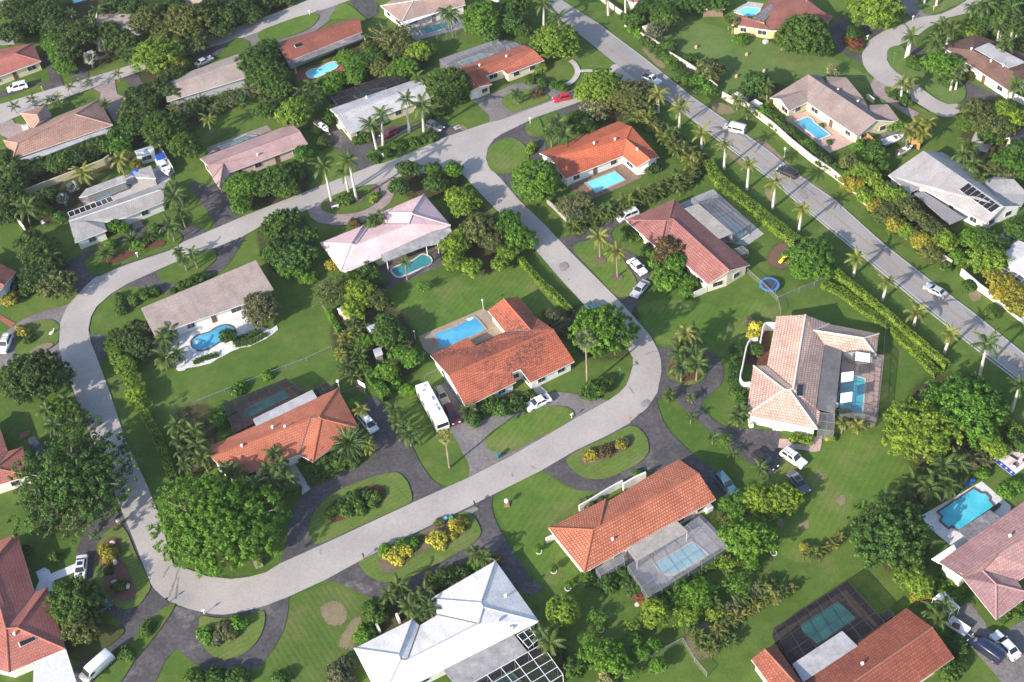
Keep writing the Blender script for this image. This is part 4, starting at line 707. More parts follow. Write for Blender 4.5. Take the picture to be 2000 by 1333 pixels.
# ================================================================== POOLS, POOL CAGES, WALLS, FENCES
WB = water_mat('water_blue', (.055, .30, .50), (.10, .40, .58)); WT = water_mat('water_teal', (.035, .30, .34), (.07, .38, .42)); WA = water_mat('water_aqua', (.16, .62, .74), (.25, .70, .80)); WP = water_mat('water_pale', (.30, .52, .62), (.38, .58, .66)); WD = water_mat('water_dark', (.03, .19, .23), (.05, .24, .28)); WCY = water_mat('water_cyan', (.05, .42, .55), (.12, .55, .66))
CPD = plain('coping_dark', (.12, .08, .075), .6); CPL = plain('coping_pale', (.55, .52, .48), .7); CPT = plain('coping_tan', (.34, .27, .21), .7)
def pool(label, px, water, coping, smooth=0, steps=None):
    q = [at(p) for p in (smooth_loop(px, smooth) if smooth else px)]; c = sum(q, Vector())/len(q); q = [v-c for v in q]
    T = thing('swimming_pool', label, 'pool', (c.x, c.y, 0)); z0 = .19
    o, _ = inset(q, -.32); w = MB(); n = len(q)
    m = MB(); top = z0+.06
    m.add([(v.x, v.y, top) for v in q]+[(v.x, v.y, top) for v in o]+[(v.x, v.y, z0) for v in q]+[(v.x, v.y, z0-.12) for v in o],
          [f for i in range(n) for f in ((i, (i+1) % n, n+(i+1) % n, n+i), (2*n+i, 2*n+(i+1) % n, (i+1) % n, i), (n+i, n+(i+1) % n, 3*n+(i+1) % n, 3*n+i))]); m.build('coping', coping, T)
    me = bpy.data.meshes.new('water'); me.from_pydata([(v.x, v.y, z0+.02) for v in q], [], tessellate_polygon([q])); me.materials.append(water); link('water', me, T)
    if steps:
        a, b = [at(p)-c for p in steps]; sb = MB()
        for i in range(3):
            l = a.lerp(b, i/2); sb.tube((l.x, l.y, z0-.1), (l.x, l.y, z0+.028+.01*i), .5-.12*i, n=12)
        sb.build('step', plain('pool_step', (.45, .62, .68), .4), T)
    return T
pool('tiny corner of a blue pool between palms, far behind', z(0, 0, '720,-10 880,-20 870,5 745,42'), WA, CPD)
pool('aqua kidney pool on a brick deck behind the brick-red house', z(320, 0, '1435,740 1470,710 1530,695 1600,670 1660,640 1720,630 1743,650 1720,690 1650,725 1580,760 1500,785 1450,775'), WA, CPL, 3)
pool('teal pool under the screen beside the white awning', z(640, 0, '920,305 1200,215 1205,285 960,355'), WT, CPL)
pool('pale screened pool behind the long orange corner house', z(840, 0, '295,630 520,550 620,555 400,635 330,650'), WP, CPL)
pool('dark screened pool behind the whitewashed house', z(640, 0, '270,965 420,910 580,890 570,905 320,995'), WD, CPL)
pool('green pool with dark coping behind the rose-shingled house', z(320, 220, '560,350 640,320 830,235 930,245 900,262 700,325 600,370'), WT, CPL)
pool('slim teal pool behind the grey-tiled house', z(0, 220, '955,870 990,835 1050,795 1130,765 1230,738 1300,738 1290,765 1180,805 1080,850 970,890'), WB, CPD)
pool('blue kidney pool with dark coping on a white patio', z(240, 500, '695,890 700,850 740,815 800,795 870,775 930,735 990,710 1050,705 1100,730 1120,770 1100,810 1040,840 960,870 890,915 820,945 750,948 710,930'), WB, CPD, 3, z(240, 500, '735,875 775,860'))
pool('teal rectangular pool on a red brick deck by the coral house', z(400, 740, '395,310 480,265 790,122 850,190 500,370 410,405 375,375'), WD if 0 else WT, CPD)
pool('bright blue rectangular pool beside the mould-stained house', z(820, 560, '150,485 390,400 455,355 475,325 540,312 570,330 655,430 590,470 300,600 205,625 190,600 205,580'), WB, CPT, 0, z(820, 560, '490,335 530,325'))
pool('aqua pool on the brown terrace of the orange L-shaped house', z(1020, 200, '640,815 925,700 1025,785 740,910'), WA, CPT)
pool('rectangular turquoise pool with notched ends on the white deck', z(1660, 920, '890,420 1235,190 1310,235 1350,235 1390,275 1385,305 1430,355 1410,380 1085,600 1020,550 985,570 910,505 935,465'), WCY, CPD)
pool('long blue pool on the pink terrace beside the roadside wall', z(1480, 130, '385,560 500,515 540,535 560,570 600,600 715,690 610,738'), WB, CPL)
pool('aqua pool with a palm islet behind the maroon-roofed house', z(1340, 0, '500,130 600,80 740,92 730,120 650,180 560,150'), WA, CPL)
pool('pale blue pool inside the grey pool cage', z(1160, 960, '620,735 990,520 1100,610 1130,640 800,830 700,830'), WP if 0 else water_mat('water_screened', (.20, .48, .60), (.28, .55, .66)), CPL)
pool('cyan pool inside the peach-tiled house cage', z(1420, 580, '1150,830 1240,790 1375,830 1350,1170 1240,1150 1110,1120 1105,1060'), WCY, CPL)
pool('green-blue pool inside the black pool cage', z(1440, 1073, '630,770 1000,530 1180,695 870,915 790,960 740,900 670,880'), water_mat('water_green', (.07, .36, .36), (.11, .43, .42)), CPD)
pool('pale blue pool in the cage of the mauve-tiled house', z(1180, 360, '1100,310 1200,300 1400,440 1440,510 1360,560 1230,450'), WP, CPL)
pool('teal pool with a pale rim on the dark terrace of the pale pink house', z(620, 340, '750,960 850,915 950,880 1010,840 1060,815 1120,840 1140,880 1110,915 1000,965 900,1010 820,1035 770,1010'), WD, CPL, 3)
pool('green pool seen through the white framed cage', z(840, 1073, '640,1333 800,1240 890,1330 800,1420'), WT, CPL)
FRD = plain('bronze_frame', (.05, .05, .055), .5); FRW = plain('white_frame', (.75, .75, .75), .5); FRG = plain('grey_frame', (.22, .22, .235), .5)
def cage(label, px, nu, nv, fr, sc, h=2.8, rise=0.0, panels=(), side=None):
    """screened pool cage on four corners: a-b is the side along u, a-d along v"""
    q = [at(p, h) for p in px]; c = sum(q, Vector())/4; q = [Vector((v.x-c.x, v.y-c.y, h)) for v in q]
    T = thing('pool_cage', label, 'pool cage', (c.x, c.y, 0))
    def P_(u, v):
        p = (q[0]*(1-u)+q[1]*u)*(1-v)+(q[3]*(1-u)+q[2]*u)*v; return Vector((p.x, p.y, h+rise*min(1, 3.2*min(v, 1-v))))
    vs = [0, .31, .69, 1] if rise else [j/nv for j in range(nv+1)]
    r_ = .06 if fr is FRW else .045; fm = MB()
    for i in range(nu+1):
        for a, b in zip(vs, vs[1:]): fm.tube(P_(i/nu, a), P_(i/nu, b), r_, n=4, cap=False)
    for v in vs:
        for i in range(nu): fm.tube(P_(i/nu, v), P_((i+1)/nu, v), r_, n=4, cap=False)
    per = [(i/nu, 0) for i in range(nu)]+[(1, v) for v in vs[:-1]]+[((nu-i)/nu, 1) for i in range(nu)]+[(0, v) for v in vs[:0:-1]]
    for u, v in per: p = P_(u, v); fm.tube((p.x, p.y, 0), p, r_, n=4, cap=False)
    fm.build('frame', fr, T)
    g = MB()
    for i in range(nu):
        for a, b in zip(vs, vs[1:]): g.add([P_(i/nu, a), P_((i+1)/nu, a), P_((i+1)/nu, b), P_(i/nu, b)], [(0, 1, 2, 3)])
    g.build('roof_screen', sc, T); s = MB()
    for k, (u, v) in enumerate(per):
        a, b = P_(u, v), P_(*per[(k+1) % len(per)]); s.add([(a.x, a.y, 0), (b.x, b.y, 0), b, a], [(0, 1, 2, 3)])
    s.build('side_screen', side or sc, T)
    for i, j, mt in panels:
        g = MB(); g.add([P_((i+.03)/nu, vs[j]+.01)+Vector((0, 0, .05)), P_((i+.97)/nu, vs[j]+.01)+Vector((0, 0, .05)), P_((i+.97)/nu, vs[j+1]-.01)+Vector((0, 0, .05)), P_((i+.03)/nu, vs[j+1]-.01)+Vector((0, 0, .05))], [(0, 1, 2, 3)]); g.build('roof_panel', mt, T)
    return T
SB = screen_mat('screen_black', (.018, .018, .022), .52); SG = screen_mat('screen_grey', (.33, .33, .36), .30); SGD = screen_mat('screen_dusty', (.20, .20, .22), .42); SGL = screen_mat('screen_light', (.16, .16, .17), .13)
SDK = screen_mat('screen_dark', (.03, .03, .036), .62)
cage('low grey pool cage behind the barrel-tiled house', z(1160, 960, '340,745 1050,255 1345,560 545,1060'), 6, 3, FRG, SG, 2.7, 0.0, side=SGD)
cage('narrow grey screened porch at the end of the barrel-tiled house', z(1160, 960, '20,775 290,620 305,705 65,840'), 3, 1, FRG, SG, 2.5)
cage('bronze framed pool cage with missing panels beside the peach-tiled house', z(1420, 580, '1150,560 1125,1180 1500,1215 1560,620'), 6, 3, FRD, SGL, 2.7, .9, [(2, 0, plain('white_panel', (.74, .76, .80), .5)), (4, 0, plain('white_panel', (.74, .76, .80), .5)), (0, 1, plain('white_panel', (.74, .76, .80), .5))], side=SGD)
cage('small dark screened entry at the corner of the peach-tiled house', z(1420, 580, '935,1160 1080,1175 1070,1345 915,1325'), 2, 2, FRG, SGD, 2.6)
cage('black pool cage beside the brick-brown tiled house', z(1440, 1073, '365,790 1105,315 1480,735 640,1300'), 7, 4, FRD, SB, 2.6)
cage('small black screened bay by the brick-brown gable', z(1440, 1073, '1430,650 1510,595 1570,655 1480,715'), 1, 1, FRD, SDK, 2.4)
cage('white framed pool cage behind the white-roofed house', z(840, 1073, '290,1415 1115,955 1330,1255 560,1740'), 6, 4, FRW, SDK, 2.8)
cage('white framed corner screen next to the white cage', z(840, 1073, '870,860 1000,790 1080,905 985,990'), 2, 2, FRW, SDK, 2.7)
cage('black pool cage over the brick deck of the coral house', z(400, 740, '180,250 820,-5 985,130 300,540'), 6, 2, FRD, SDK, 2.6)
cage('small black screened bay at the corner of the coral house', z(400, 740, '1085,105 1220,35 1290,95 1140,180'), 2, 1, FRD, SDK, 2.5)
cage('grey pool cage behind the mauve-tiled house', z(1180, 360, '950,180 1130,140 1470,400 1290,520'), 5, 2, FRD, SGD, 2.7)
cage('pale grey screened bay beyond the mauve-tiled house', z(1180, 360, '875,140 1080,55 1135,95 940,190'), 3, 1, FRG, SG, 2.6)
cage('dark lower screened bay beside the mauve-tiled house', z(1180, 360, '1290,655 1385,620 1445,670 1360,710'), 2, 1, FRG, SGD, 2.3)
cage('grey pool cage behind the long orange corner house', z(840, 0, '95,595 660,400 740,465 180,665'), 7, 1, FRG, SGD, 2.6)
cage('small grey cage beyond the orange corner house', z(840, 0, '750,450 850,428 890,458 800,490'), 2, 1, FRG, SGD, 2.6)
cage('black pool cage behind the whitewashed house', z(640, 0, '15,960 680,725 780,800 110,1060'), 8, 2, FRD, SDK, 2.6)
cage('dark pool cage beside the white awning', z(640, 0, '830,250 1210,120 1370,270 900,385'), 5, 2, FRG, SGL, 2.5)
cage('black slatted screen along the grey-tiled house pool', z(0, 220, '680,1000 1110,840 1140,885 700,1050'), 8, 1, FRW, SDK, 2.7)
cage('grey screened terrace of the black-and-white roofed house', z(1660, 460, '1400,360 1570,310 1760,430 1630,520'), 4, 3, FRW, SGD, 2.6)
cage('dark pool cage behind the rose-shingled house', z(320, 220, '560,340 850,215 960,225 590,370'), 5, 1, FRD, SGD, 2.4)
def wall(name, label, px, h, th, m, smooth=0, capm=None, cat='wall'):
    p = [at(q) for q in (smooth_line(px, smooth) if smooth else px)]; b = p[0].copy(); p = [v-b for v in p]; n = len(p); T = thing(name, label, cat, b)
    for nm, z0, z1, t_, mm in (('wall_body', 0, h, th, m),)+((('coping', h, h+.1, th+.12, capm),) if capm else ()):
        l, r_ = [], []
        for i in range(n):
            d = (p[min(i+1, n-1)]-p[max(i-1, 0)]).normalized(); k = Vector((-d.y, d.x, 0))*t_/2; l.append(p[i]+k); r_.append(p[i]-k)
        o = MB(); o.add([(v.x, v.y, z_) for z_ in (z0, z1) for v in l+r_], [f for i in range(n-1) for f in ((2*n+i, 3*n+i, 3*n+i+1, 2*n+i+1), (i, i+1, 2*n+i+1, 2*n+i), (n+i+1, n+i, 3*n+i, 3*n+i+1), (i+1, i, n+i, n+i+1))]+[(0, n, 3*n, 2*n), (n-1, 2*n-1, 4*n-1, 3*n-1)]); o.build(nm, mm, T)
    return T
RW = rough_mat('roadside_wall_paint', (.58, .49, .43), (.46, .39, .35), .5, 1.5, (.36, .30, .27), .62, fine=.3); WWL = rough_mat('white_wall_paint', (.70, .68, .63), (.62, .60, .56), .5, 1.5, fine=.15)
wall('boundary_wall', 'thin pale wall behind roadside shrubs at the far end', z(1180, -2, '-40,10 50,80 130,140 230,210 320,275'), 1.5, .2, RW)
wall('boundary_wall', 'short stained wall beside the grey garden shed', z(1180, 0, '365,385 480,440 580,515'), 1.7, .25, RW)
wall('boundary_wall', 'pinkish wall along the big open lawn', z(1180, 0, '640,575 820,680 960,775 1130,920'), 1.8, .25, RW)
wall('boundary_wall', 'long pinkish white wall along the main road', z(1180, 0, '1180,985 1290,1045')+z(1480, 130, '-170,380 0,515 160,635 330,790 540,960 740,1095 860,1190 985,1285')+z(1660, 240, '120,800 260,895 510,1070 620,1160 745,1265')+z(1660, 460, '745,135 870,225 1010,320'), 1.8, .25, RW)
wall('boundary_wall', 'lower stretch of pale wall before the yellow shrubs', z(1660, 460, '1105,395 1285,550 1425,650 1530,720 1650,815 1760,905'), 1.7, .25, WWL)
wall('boundary_wall', 'cream garden wall behind the grey-tiled house', z(0, 220, '1110,485 1060,525 900,590 640,690 430,770 230,850 40,895'), 1.8, .22, WOL)
wall('boundary_wall', 'white side wall of the grey-tiled house garden', z(0, 220, '38,900 100,985 180,1090 265,1200'), 1.7, .2, WWL)
wall('boundary_wall', 'white wall along the boat yard', z(0, 220, '1605,370 1660,460 1745,605'), 1.7, .2, WWL)
wall('boundary_wall', 'low pale wall between the hedge and the side street', z(1020, 200, '250,1005 340,1090 445,1200'), 1.0, .3, FLATC)
wall('garden_wall', 'white entrance wall before the barrel-tiled house', z(1060, 880, '365,610 480,545 600,470 720,400 800,360'), 1.7, .25, WWL)
wall('garden_wall', 'white sloping entrance wall joining the orange roof', z(1060, 880, '805,405 920,340 1030,290'), 2.1, .3, WWL)
wall('garden_wall', 'short white wing wall at the barrel-tiled gable', z(1060, 880, '35,930 120,890'), 1.5, .25, WWL)
wall('garden_wall', 'small curved white wall round the red mulch court', z(1420, 590, '478,290 420,285 375,290 350,330 338,400 325,465'), 2.2, .22, WWL, 4)
wall('garden_wall', 'long curved white wall ending at the peach gable', z(1420, 590, '300,440 240,445 205,480 185,530 165,620 145,720 125,800 130,850 160,885 225,880'), 2.2, .22, WWL, 4)
wall('garden_wall', 'white privacy panel at the mauve-tiled garage corner', z(1180, 360, '897,1140 1030,1078'), 1.6, .15, WWL)
wall('garden_wall', 'pale wall stub beside the taupe-roofed house', z(1480, 130, '1095,325 1160,370'), 1.3, .25, WC)
wall('garden_wall', 'white column wall near the brown-roofed house', z(1660, 0, '1310,800 1480,920 1740,1050'), 1.6, .25, WWL)
wall('garden_wall', 'low pale wall on the far side of the peach pool bed', z(1660, 0, '165,985 235,1030'), .9, .25, WWL)
wall('garden_wall', 'two white piers before the white-roofed house', z(680, 1073, '490,680 520,745'), 1.2, .35, WWL)
wall('garden_wall', 'lone white pier beside the round shrub', z(680, 1073, '290,785 325,850'), 1.2, .35, WWL)
wall('garden_wall', 'white wall piece far behind the green ball tree', z(840, -6, '585,10 650,50 700,80'), 1.6, .25, WWL)
WOOD = rough_mat('orange_fence_wood', (.46, .24, .10), (.38, .19, .08), .8, 3, fine=.4)
wall('wooden_fence', 'orange wooden fence between pool terrace and boat', z(1480, 130, '1040,705 1090,735 1165,805'), 1.8, .08, WOOD, cat='fence')
wall('wooden_fence', 'orange wooden fence beyond the boat trailer', z(1480, 130, '1515,760 1560,790 1615,840'), 1.8, .08, WOOD, cat='fence')
CLM = screen_mat('chain_link', (.26, .27, .25), .22); POST = plain('galvanised_post', (.24, .25, .24), .6)
def fence(label, px, h=1.3):
    p = [at(q) for q in px]; b = p[0].copy(); p = [v-b for v in p]; T = thing('chain_link_fence', label, 'fence', b); m = MB(); rl = MB()
    for a, c in zip(p, p[1:]):
        m.add([a, c, c+Vector((0, 0, h)), a+Vector((0, 0, h))], [(0, 1, 2, 3)]); rl.tube(a+Vector((0, 0, h)), c+Vector((0, 0, h)), .035, n=5)
        n = max(1, int((c-a).length/3))
        for i in range(n+(c is p[-1])): q = a.lerp(c, i/n); o = MB(); o.tube(q, q+Vector((0, 0, h+.05)), .04, n=5); o.build('post', POST, T)
    m.build('netting', CLM, T); rl.build('top_rail', POST, T)
fence('chain-link fence from the mauve house past the trampoline', z(1180, 360, '1415,880 1560,1010 1730,1170')+pts('1524,615'))
fence('chain-link fence running from the playground to the clipped hedge', pts('1517,590 1560,572 1620,548'))
fence('thin fence between the grey-beige house lawn and the coral house', pts('648,683 600,706 520,736 440,768 380,792'), 1.0)
fence('wire fence along the peach-tiled house side lawn', z(1420, 580, '1585,280 1570,440 1560,600'))
fence('wire fence at the orchard edge under small palms', z(1040, 1073, '970,1230 1200,1090 1500,930'))
fence('chain-link run beyond the orchard palms', z(1040, 1073, '1500,930 1620,1130 1743,1280'))
fence('fence stub beside the mould-stained house', z(580, 540, '1280,1035 1420,965'), 1.1)
fence('thin fence beside the basketball hoop', z(580, 540, '465,1195 650,1125'), 1.0)
fence('wire fence behind the fruit trees', z(580, 540, '240,290 320,400 420,560'), 1.2)
fence('short fence beside the brick-brown gable', z(1660, 1073, '1040,1060 1160,985'), 1.2)
fence('fence in front of the hedge near the salmon house', Z(0, 883, '1020,135 1130,90'), 1.2)
# ================================================================== PLANTING: prototypes
LEAF = {k: leaf_mat('leaf_'+k, c) for k, c in dict(dark=(.046, .094, .024), mid=(.054, .122, .023), bright=(.078, .190, .022), lime=(.140, .235, .028), olive=(.095, .125, .040), grey=(.095, .115, .066), yellow=(.42, .40, .06), gold=(.235, .23, .035),
        palm=(.060, .110, .030), palmy=(.150, .180, .045), areca=(.080, .120, .030), arecay=(.155, .175, .048), dusty=(.115, .138, .076), copper=(.115, .085, .04), ficus=(.050, .110, .020), hedge=(.135, .225, .024), red=(.19, .07, .04), pale=(.22, .24, .11)).items()}
LEAF['silver'] = leaf_mat('leaf_silver', (.20, .235, .215), .3, .15, (.24, .27, .25))
BARK = rough_mat('bark', (.27, .235, .195), (.18, .15, .125), .8, 4., fine=.6); BARKP = rough_mat('palm_bark_pale', (.55, .51, .47), (.44, .41, .38), .6, 4., fine=.45); BARKB = rough_mat('palm_bark_brown', (.27, .22, .17), (.20, .16, .12), .6, 4., fine=.5)
SHAFT = plain('crownshaft', (.14, .20, .05), .5)
def quads(c, n, size, asp=.75, rs=NR):
    k = len(c); n = n/np.linalg.norm(n, axis=1, keepdims=True); t = rs.normal(size=(k, 3)); t -= n*(t*n).sum(1, keepdims=True); t /= np.linalg.norm(t, axis=1, keepdims=True)+1e-9
    b = np.cross(n, t); s = size*rs.uniform(.7, 1.35, (k, 1))
    v = np.stack([c-t*s, c+b*s*asp-n*s*.2, c+t*s, c-b*s*asp-n*s*.2], 1).reshape(-1, 3); return v
def qmesh(name, v):
    return mesh_np(name, v, np.arange(len(v)).reshape(-1, 4))
def crown(R0, seed, flat=.68, lobes=6, rc=.8, leaf=.27, per=34, low=-.45, zc=None, jit=.16, thin=1.0, ball=False):
    rs = np.random.RandomState(seed); C, Rr = [np.zeros(3)], [.80 if not ball else 1.0]
    if not ball:
        for i in range(lobes):
            a = 6.283*i/lobes+rs.uniform(-.4, .4); d = rs.uniform(.40, .70); C.append(np.array([d*math.cos(a), d*math.sin(a), rs.uniform(-.22, .26)])); Rr.append(rs.uniform(.30, .56))
    cs, ns = [], []
    want = int(3.6*(R0/rc)**2*thin)+14; tries = 0
    while len(cs) < want and tries < want*60:
        tries += 1; i = rs.choice(len(C), p=np.array(Rr)**2/np.sum(np.array(Rr)**2)); n = rs.normal(size=3); n /= np.linalg.norm(n)
        if n[2] < low: continue
        p = C[i]+n*Rr[i]
        if any(np.linalg.norm(p-C[j]) < Rr[j]*.88 for j in range(len(C)) if j != i): continue
        p = p*(1+rs.uniform(-jit, jit*.5)); q = p*R0*np.array([1, 1, flat])
        if cs and np.min(np.sum((np.array(cs[-700:])-q)**2, 1)) < (rc*.5)**2: continue
        cs.append(q); ns.append(n)
    cs, ns = np.array(cs), np.array(ns); k = len(cs)
    off = rs.normal(size=(k, per, 3)); off /= np.linalg.norm(off, axis=2, keepdims=True); off *= rs.uniform(.35, 1, (k, per, 1))*rc*rs.uniform(.6, 1.35, (k, 1, 1))
    P = cs[:, None, :]+off*np.array([1, 1, .75])+ns[:, None, :]*rc*.12
    Nn = ns[:, None, :]*.45+off/rc*.75+rs.normal(size=(k, per, 3))*.42+np.array([0, 0, .35])
    P = P.reshape(-1, 3); Nn = Nn.reshape(-1, 3)
    ki = int(len(P)*.16); ip = rs.normal(size=(ki, 3)); ip /= np.linalg.norm(ip, axis=1, keepdims=True); ip[:, 2] = np.abs(ip[:, 2])*1.2-.25
    inner = ip*R0*np.array([.62, .62, .62*flat])*rs.uniform(.6, 1.15, (ki, 1))
    v = np.concatenate([quads(P, Nn, leaf, rs=rs), quads(inner, ip+rs.normal(size=(ki, 3))*.5, leaf*1.9, rs=rs)])
    zc = zc if zc is not None else flat*R0*.75+1.0
    v[:, 2] = np.maximum(v[:, 2]+zc, .06); return qmesh('crown', v), zc, cs+np.array([0, 0, zc])
def limbs(R0, zc, cs, seed, m=BARK, nl=7):
    nl = 26 if R0 > 9 else 14 if R0 > 3 else nl
    rs = random.Random(seed); b = MB(); f = zc*.45; r = .035*R0+.07; b.tube((0, 0, 0), (rs.uniform(-.1, .1)*R0*.3, 0, f), r*1.25, r, 7)
    for i in rs.sample(range(len(cs)), min(nl, len(cs))):
        e_ = Vector(cs[i]); md = Vector((0, 0, f)).lerp(e_, .5)+Vector((0, 0, .12*R0)); b.tube((0, 0, f*.92), md, r*.75, r*.5, 5); b.tube(md, e_, r*.5, r*.14, 5)
    return b.mesh('trunk', m)
PROTO = {}
def proto(kind, R0, nvar, **kw):
    lst = []
    for i in range(nvar):
        me, zc, cs = crown(R0, 100+int(R0*10)+i*7+sum(map(ord, kind)), **kw); tr = limbs(R0, zc, cs, i) if kw.get('low', -.45) > -.9 else None
        lst.append((R0, zc, me, tr))
    PROTO.setdefault(kind, []).append(lst)
proto('broad', 1.7, 3, rc=.38, leaf=.15, per=22, lobes=5, jit=.24); proto('broad', 3.2, 4, rc=.50, leaf=.17, per=28, lobes=7, jit=.26); proto('broad', 5.6, 3, rc=.58, leaf=.185, per=32, lobes=10, jit=.28); proto('broad', 10.5, 2, rc=.64, leaf=.19, per=36, lobes=16, flat=.55, thin=.95, jit=.26)
proto('bush', .9, 3, rc=.36, leaf=.15, per=20, lobes=3, zc=.42, low=-.1, flat=.75); proto('bush', 2.0, 4, rc=.5, leaf=.19, per=26, lobes=4, zc=.9, low=-.2, flat=.8); proto('bush', 3.4, 3, rc=.65, leaf=.23, per=30, lobes=5, zc=1.7, low=-.3, flat=.85)
proto('open', 10.0, 2, rc=.64, leaf=.19, per=30, lobes=14, flat=.55, thin=.75, jit=.4); proto('ball', 3.0, 1, rc=.30, leaf=.13, per=16, ball=True, flat=.95, jit=.02, zc=2.9, low=-.8)
proto('ball', 5.0, 2, rc=.5, leaf=.18, per=28, ball=True, flat=.85, jit=.07, zc=4.3, low=-.6)
proto('sparse', 2.6, 2, rc=.7, leaf=.17, per=12, lobes=5, thin=.55, jit=.3); proto('sparse', 5.0, 2, rc=.9, leaf=.2, per=16, lobes=7, thin=.6, jit=.3)
def frond(L, el0, droop, az, base=(0, 0, 0), n=9, w=.55, wl=1.0, curl=.3):
    s = np.linspace(0, 1, n+1); el = math.radians(el0)-math.radians(droop)*s**1.3; dl = L/n
    r = np.concatenate([[0], np.cumsum(np.cos(el[:-1])*dl)]); zz = np.concatenate([[0], np.cumsum(np.sin(el[:-1])*dl)])
    ca, sa = math.cos(az), math.sin(az); P = np.stack([r*ca, r*sa, zz], 1)+np.array(base); sd = np.array([-sa, ca, 0.]); out = []
    for i in range(1, n+1):
        f = P[i]-P[i-1]; f = f/np.linalg.norm(f); pr = w*(.45+.55*math.sin(math.pi*min(1, .2+.8*s[i])))*(1.15-.55*s[i]); g = dl*.52*wl
        for sg in (-1, 1):
            tip = P[i]+sd*sg*pr*.86+f*pr*.5-np.array([0, 0, pr*curl*2]); out += [P[i]-f*g, P[i]+f*g, tip+f*g*.35, tip-f*g*.35]
    return np.array(out)
def palmcrown(seed, L, nf, e0, e1, droop, w, n=9, base_r=.1, stems=None, wl=1.0, curl=.3):
    rs = np.random.RandomState(seed); o = []
    for i in range(nf):
        t = (i+.5)/nf; el = e0+(e1-e0)*t+rs.uniform(-8, 8); az = i*2.39996+rs.uniform(-.25, .25); b = (base_r*math.cos(az), base_r*math.sin(az), 0)
        if stems is not None: b = stems[i % len(stems)]
        o.append(frond(L*rs.uniform(.82, 1.1), el, droop*rs.uniform(.8, 1.25), az, b, n, w, wl, curl))
    return qmesh('crown', np.concatenate(o))
PC = {'royal': [palmcrown(i, 2.9, 11+i % 4, 70+3*(i % 3), -24+7*(i % 4), 66+9*(i % 4), .58+.03*(i % 3)) for i in range(6)], 'coconut': [palmcrown(20+i, 3.6, 17, 75, -25, 88, .72, 11) for i in range(3)], 'date': [palmcrown(40+i, 2.9, 42, 84, -18, 50, .40, 9) for i in range(2)],
      'queen': [palmcrown(60+i, 3.3, 16, 70, -35, 105, .75, 10) for i in range(3)], 'small': [palmcrown(80+i, 1.7, 10, 72, 0, 80, .42, 7) for i in range(2)]}
def fan(seed, nf, r, stalk, e0, e1):
    rs = np.random.RandomState(seed); o = []
    for i in range(nf):
        az = i*2.39996; el = math.radians(e0+(e1-e0)*(i+.5)/nf+rs.uniform(-10, 10)); d = np.array([math.cos(el)*math.cos(az), math.cos(el)*math.sin(az), math.sin(el)]); c = d*stalk*rs.uniform(.8, 1.1); sd = np.array([-math.sin(az), math.cos(az), 0]); up = np.cross(d, sd)
        for j in range(9):
            a = (j-4)*.36; v = d*math.cos(a)+sd*math.sin(a)-np.array([0, 0, .25+.08*abs(j-4)]); tip = c+v*r*(1-.03*abs(j-4)); q = np.cross(v, up); q /= np.linalg.norm(q)+1e-9; g = q*r*.11
            o += [c-g*.2, c+v*r*.55-g, tip, c+v*r*.55+g]
    return qmesh('crown', np.array(o))
PC['fan'] = [fan(i, 26, .85, 1.0, 80, -35) for i in range(2)]; PC['silver'] = [fan(9, 22, 1.25, 1.3, 75, -15)]
def clump(seed, R0, hgt, ns, nf, L):
    rs = np.random.RandomState(seed); st = [(rs.uniform(-.4, .4)*R0, rs.uniform(-.4, .4)*R0, hgt*rs.uniform(.35, 1)) for _ in range(ns)]
    return palmcrown(seed, L, nf, 84, 5, 95, .5, 8, stems=st, wl=.95), st
AR = []
for i in range(4):
    me, st = clump(300+i, 2.0, 2.6, 9, 46, 1.9); b = MB()
    for s in st: b.tube((s[0]*.5, s[1]*.5, 0), s, .05, .04, 5)
    AR.append((me, b.mesh('trunk', plain('cane', (.22, .21, .09), .6))))
VEG = []
def place(o, tr, p, desc, cat, grp): VEG.append((o, desc, cat, p, grp))
def setmat(o, m):
    o.material_slots[0].link = 'OBJECT'; o.material_slots[0].material = m
for k in PROTO.values():
    for l in k:
        for (_, _, me, tr) in l: me.materials.append(LEAF['mid'])
for l in PC.values():
    for me in l: me.materials.append(LEAF['palm'])
for me, _ in AR: me.materials.append(LEAF['areca'])
def conv(s, org):
    o = []
    for w in s.split():
        v = [float(t) for t in w.split(',')]; k = org[2] if len(org) > 2 else K1
        o.append((org[0]+v[0]*k, org[1]+v[1]*k, *(t*k for t in v[2:3]), *v[3:]))
    return o
FULL = (0, 0, 1.0)
def trees(kind, col, s, org=FULL, desc=None, name=None, grp=None, zf=1.0):
    """crowns given by the centre and width they have in the photo"""
    for p in conv(s, org):
        t = mpp(p, 3); Rw = p[2]/2*t; sizes = PROTO[kind]; l = min(sizes, key=lambda q: abs(math.log(Rw/q[0][0]))); R0, zc, me, tr = R.choice(l); k = Rw/R0*1.02
        zk = k*R.uniform(.92, 1.08)*zf; b = at(p, zc*zk); nm = name or ('broadleaf_tree' if kind in ('broad', 'ball', 'sparse', 'open') else 'shrub')
        o = thing(nm, None, None, (b.x, b.y, 0), R.uniform(0, 6.28)); o.scale = (k*R.uniform(.94, 1.06), k*R.uniform(.94, 1.06), zk)
        c_ = link('crown' if nm != 'shrub' else 'foliage', me, o); setmat(c_, LEAF[col if isinstance(col, str) else R.choice(col)])
        if tr is not None and not (kind == 'bush' and Rw < 1.2): link('trunk', tr, o)
        place(o, None, p, desc, 'shrub' if nm == 'shrub' else 'tree', grp or ('shrubs in the gardens' if nm == 'shrub' else 'trees of the gardens'))
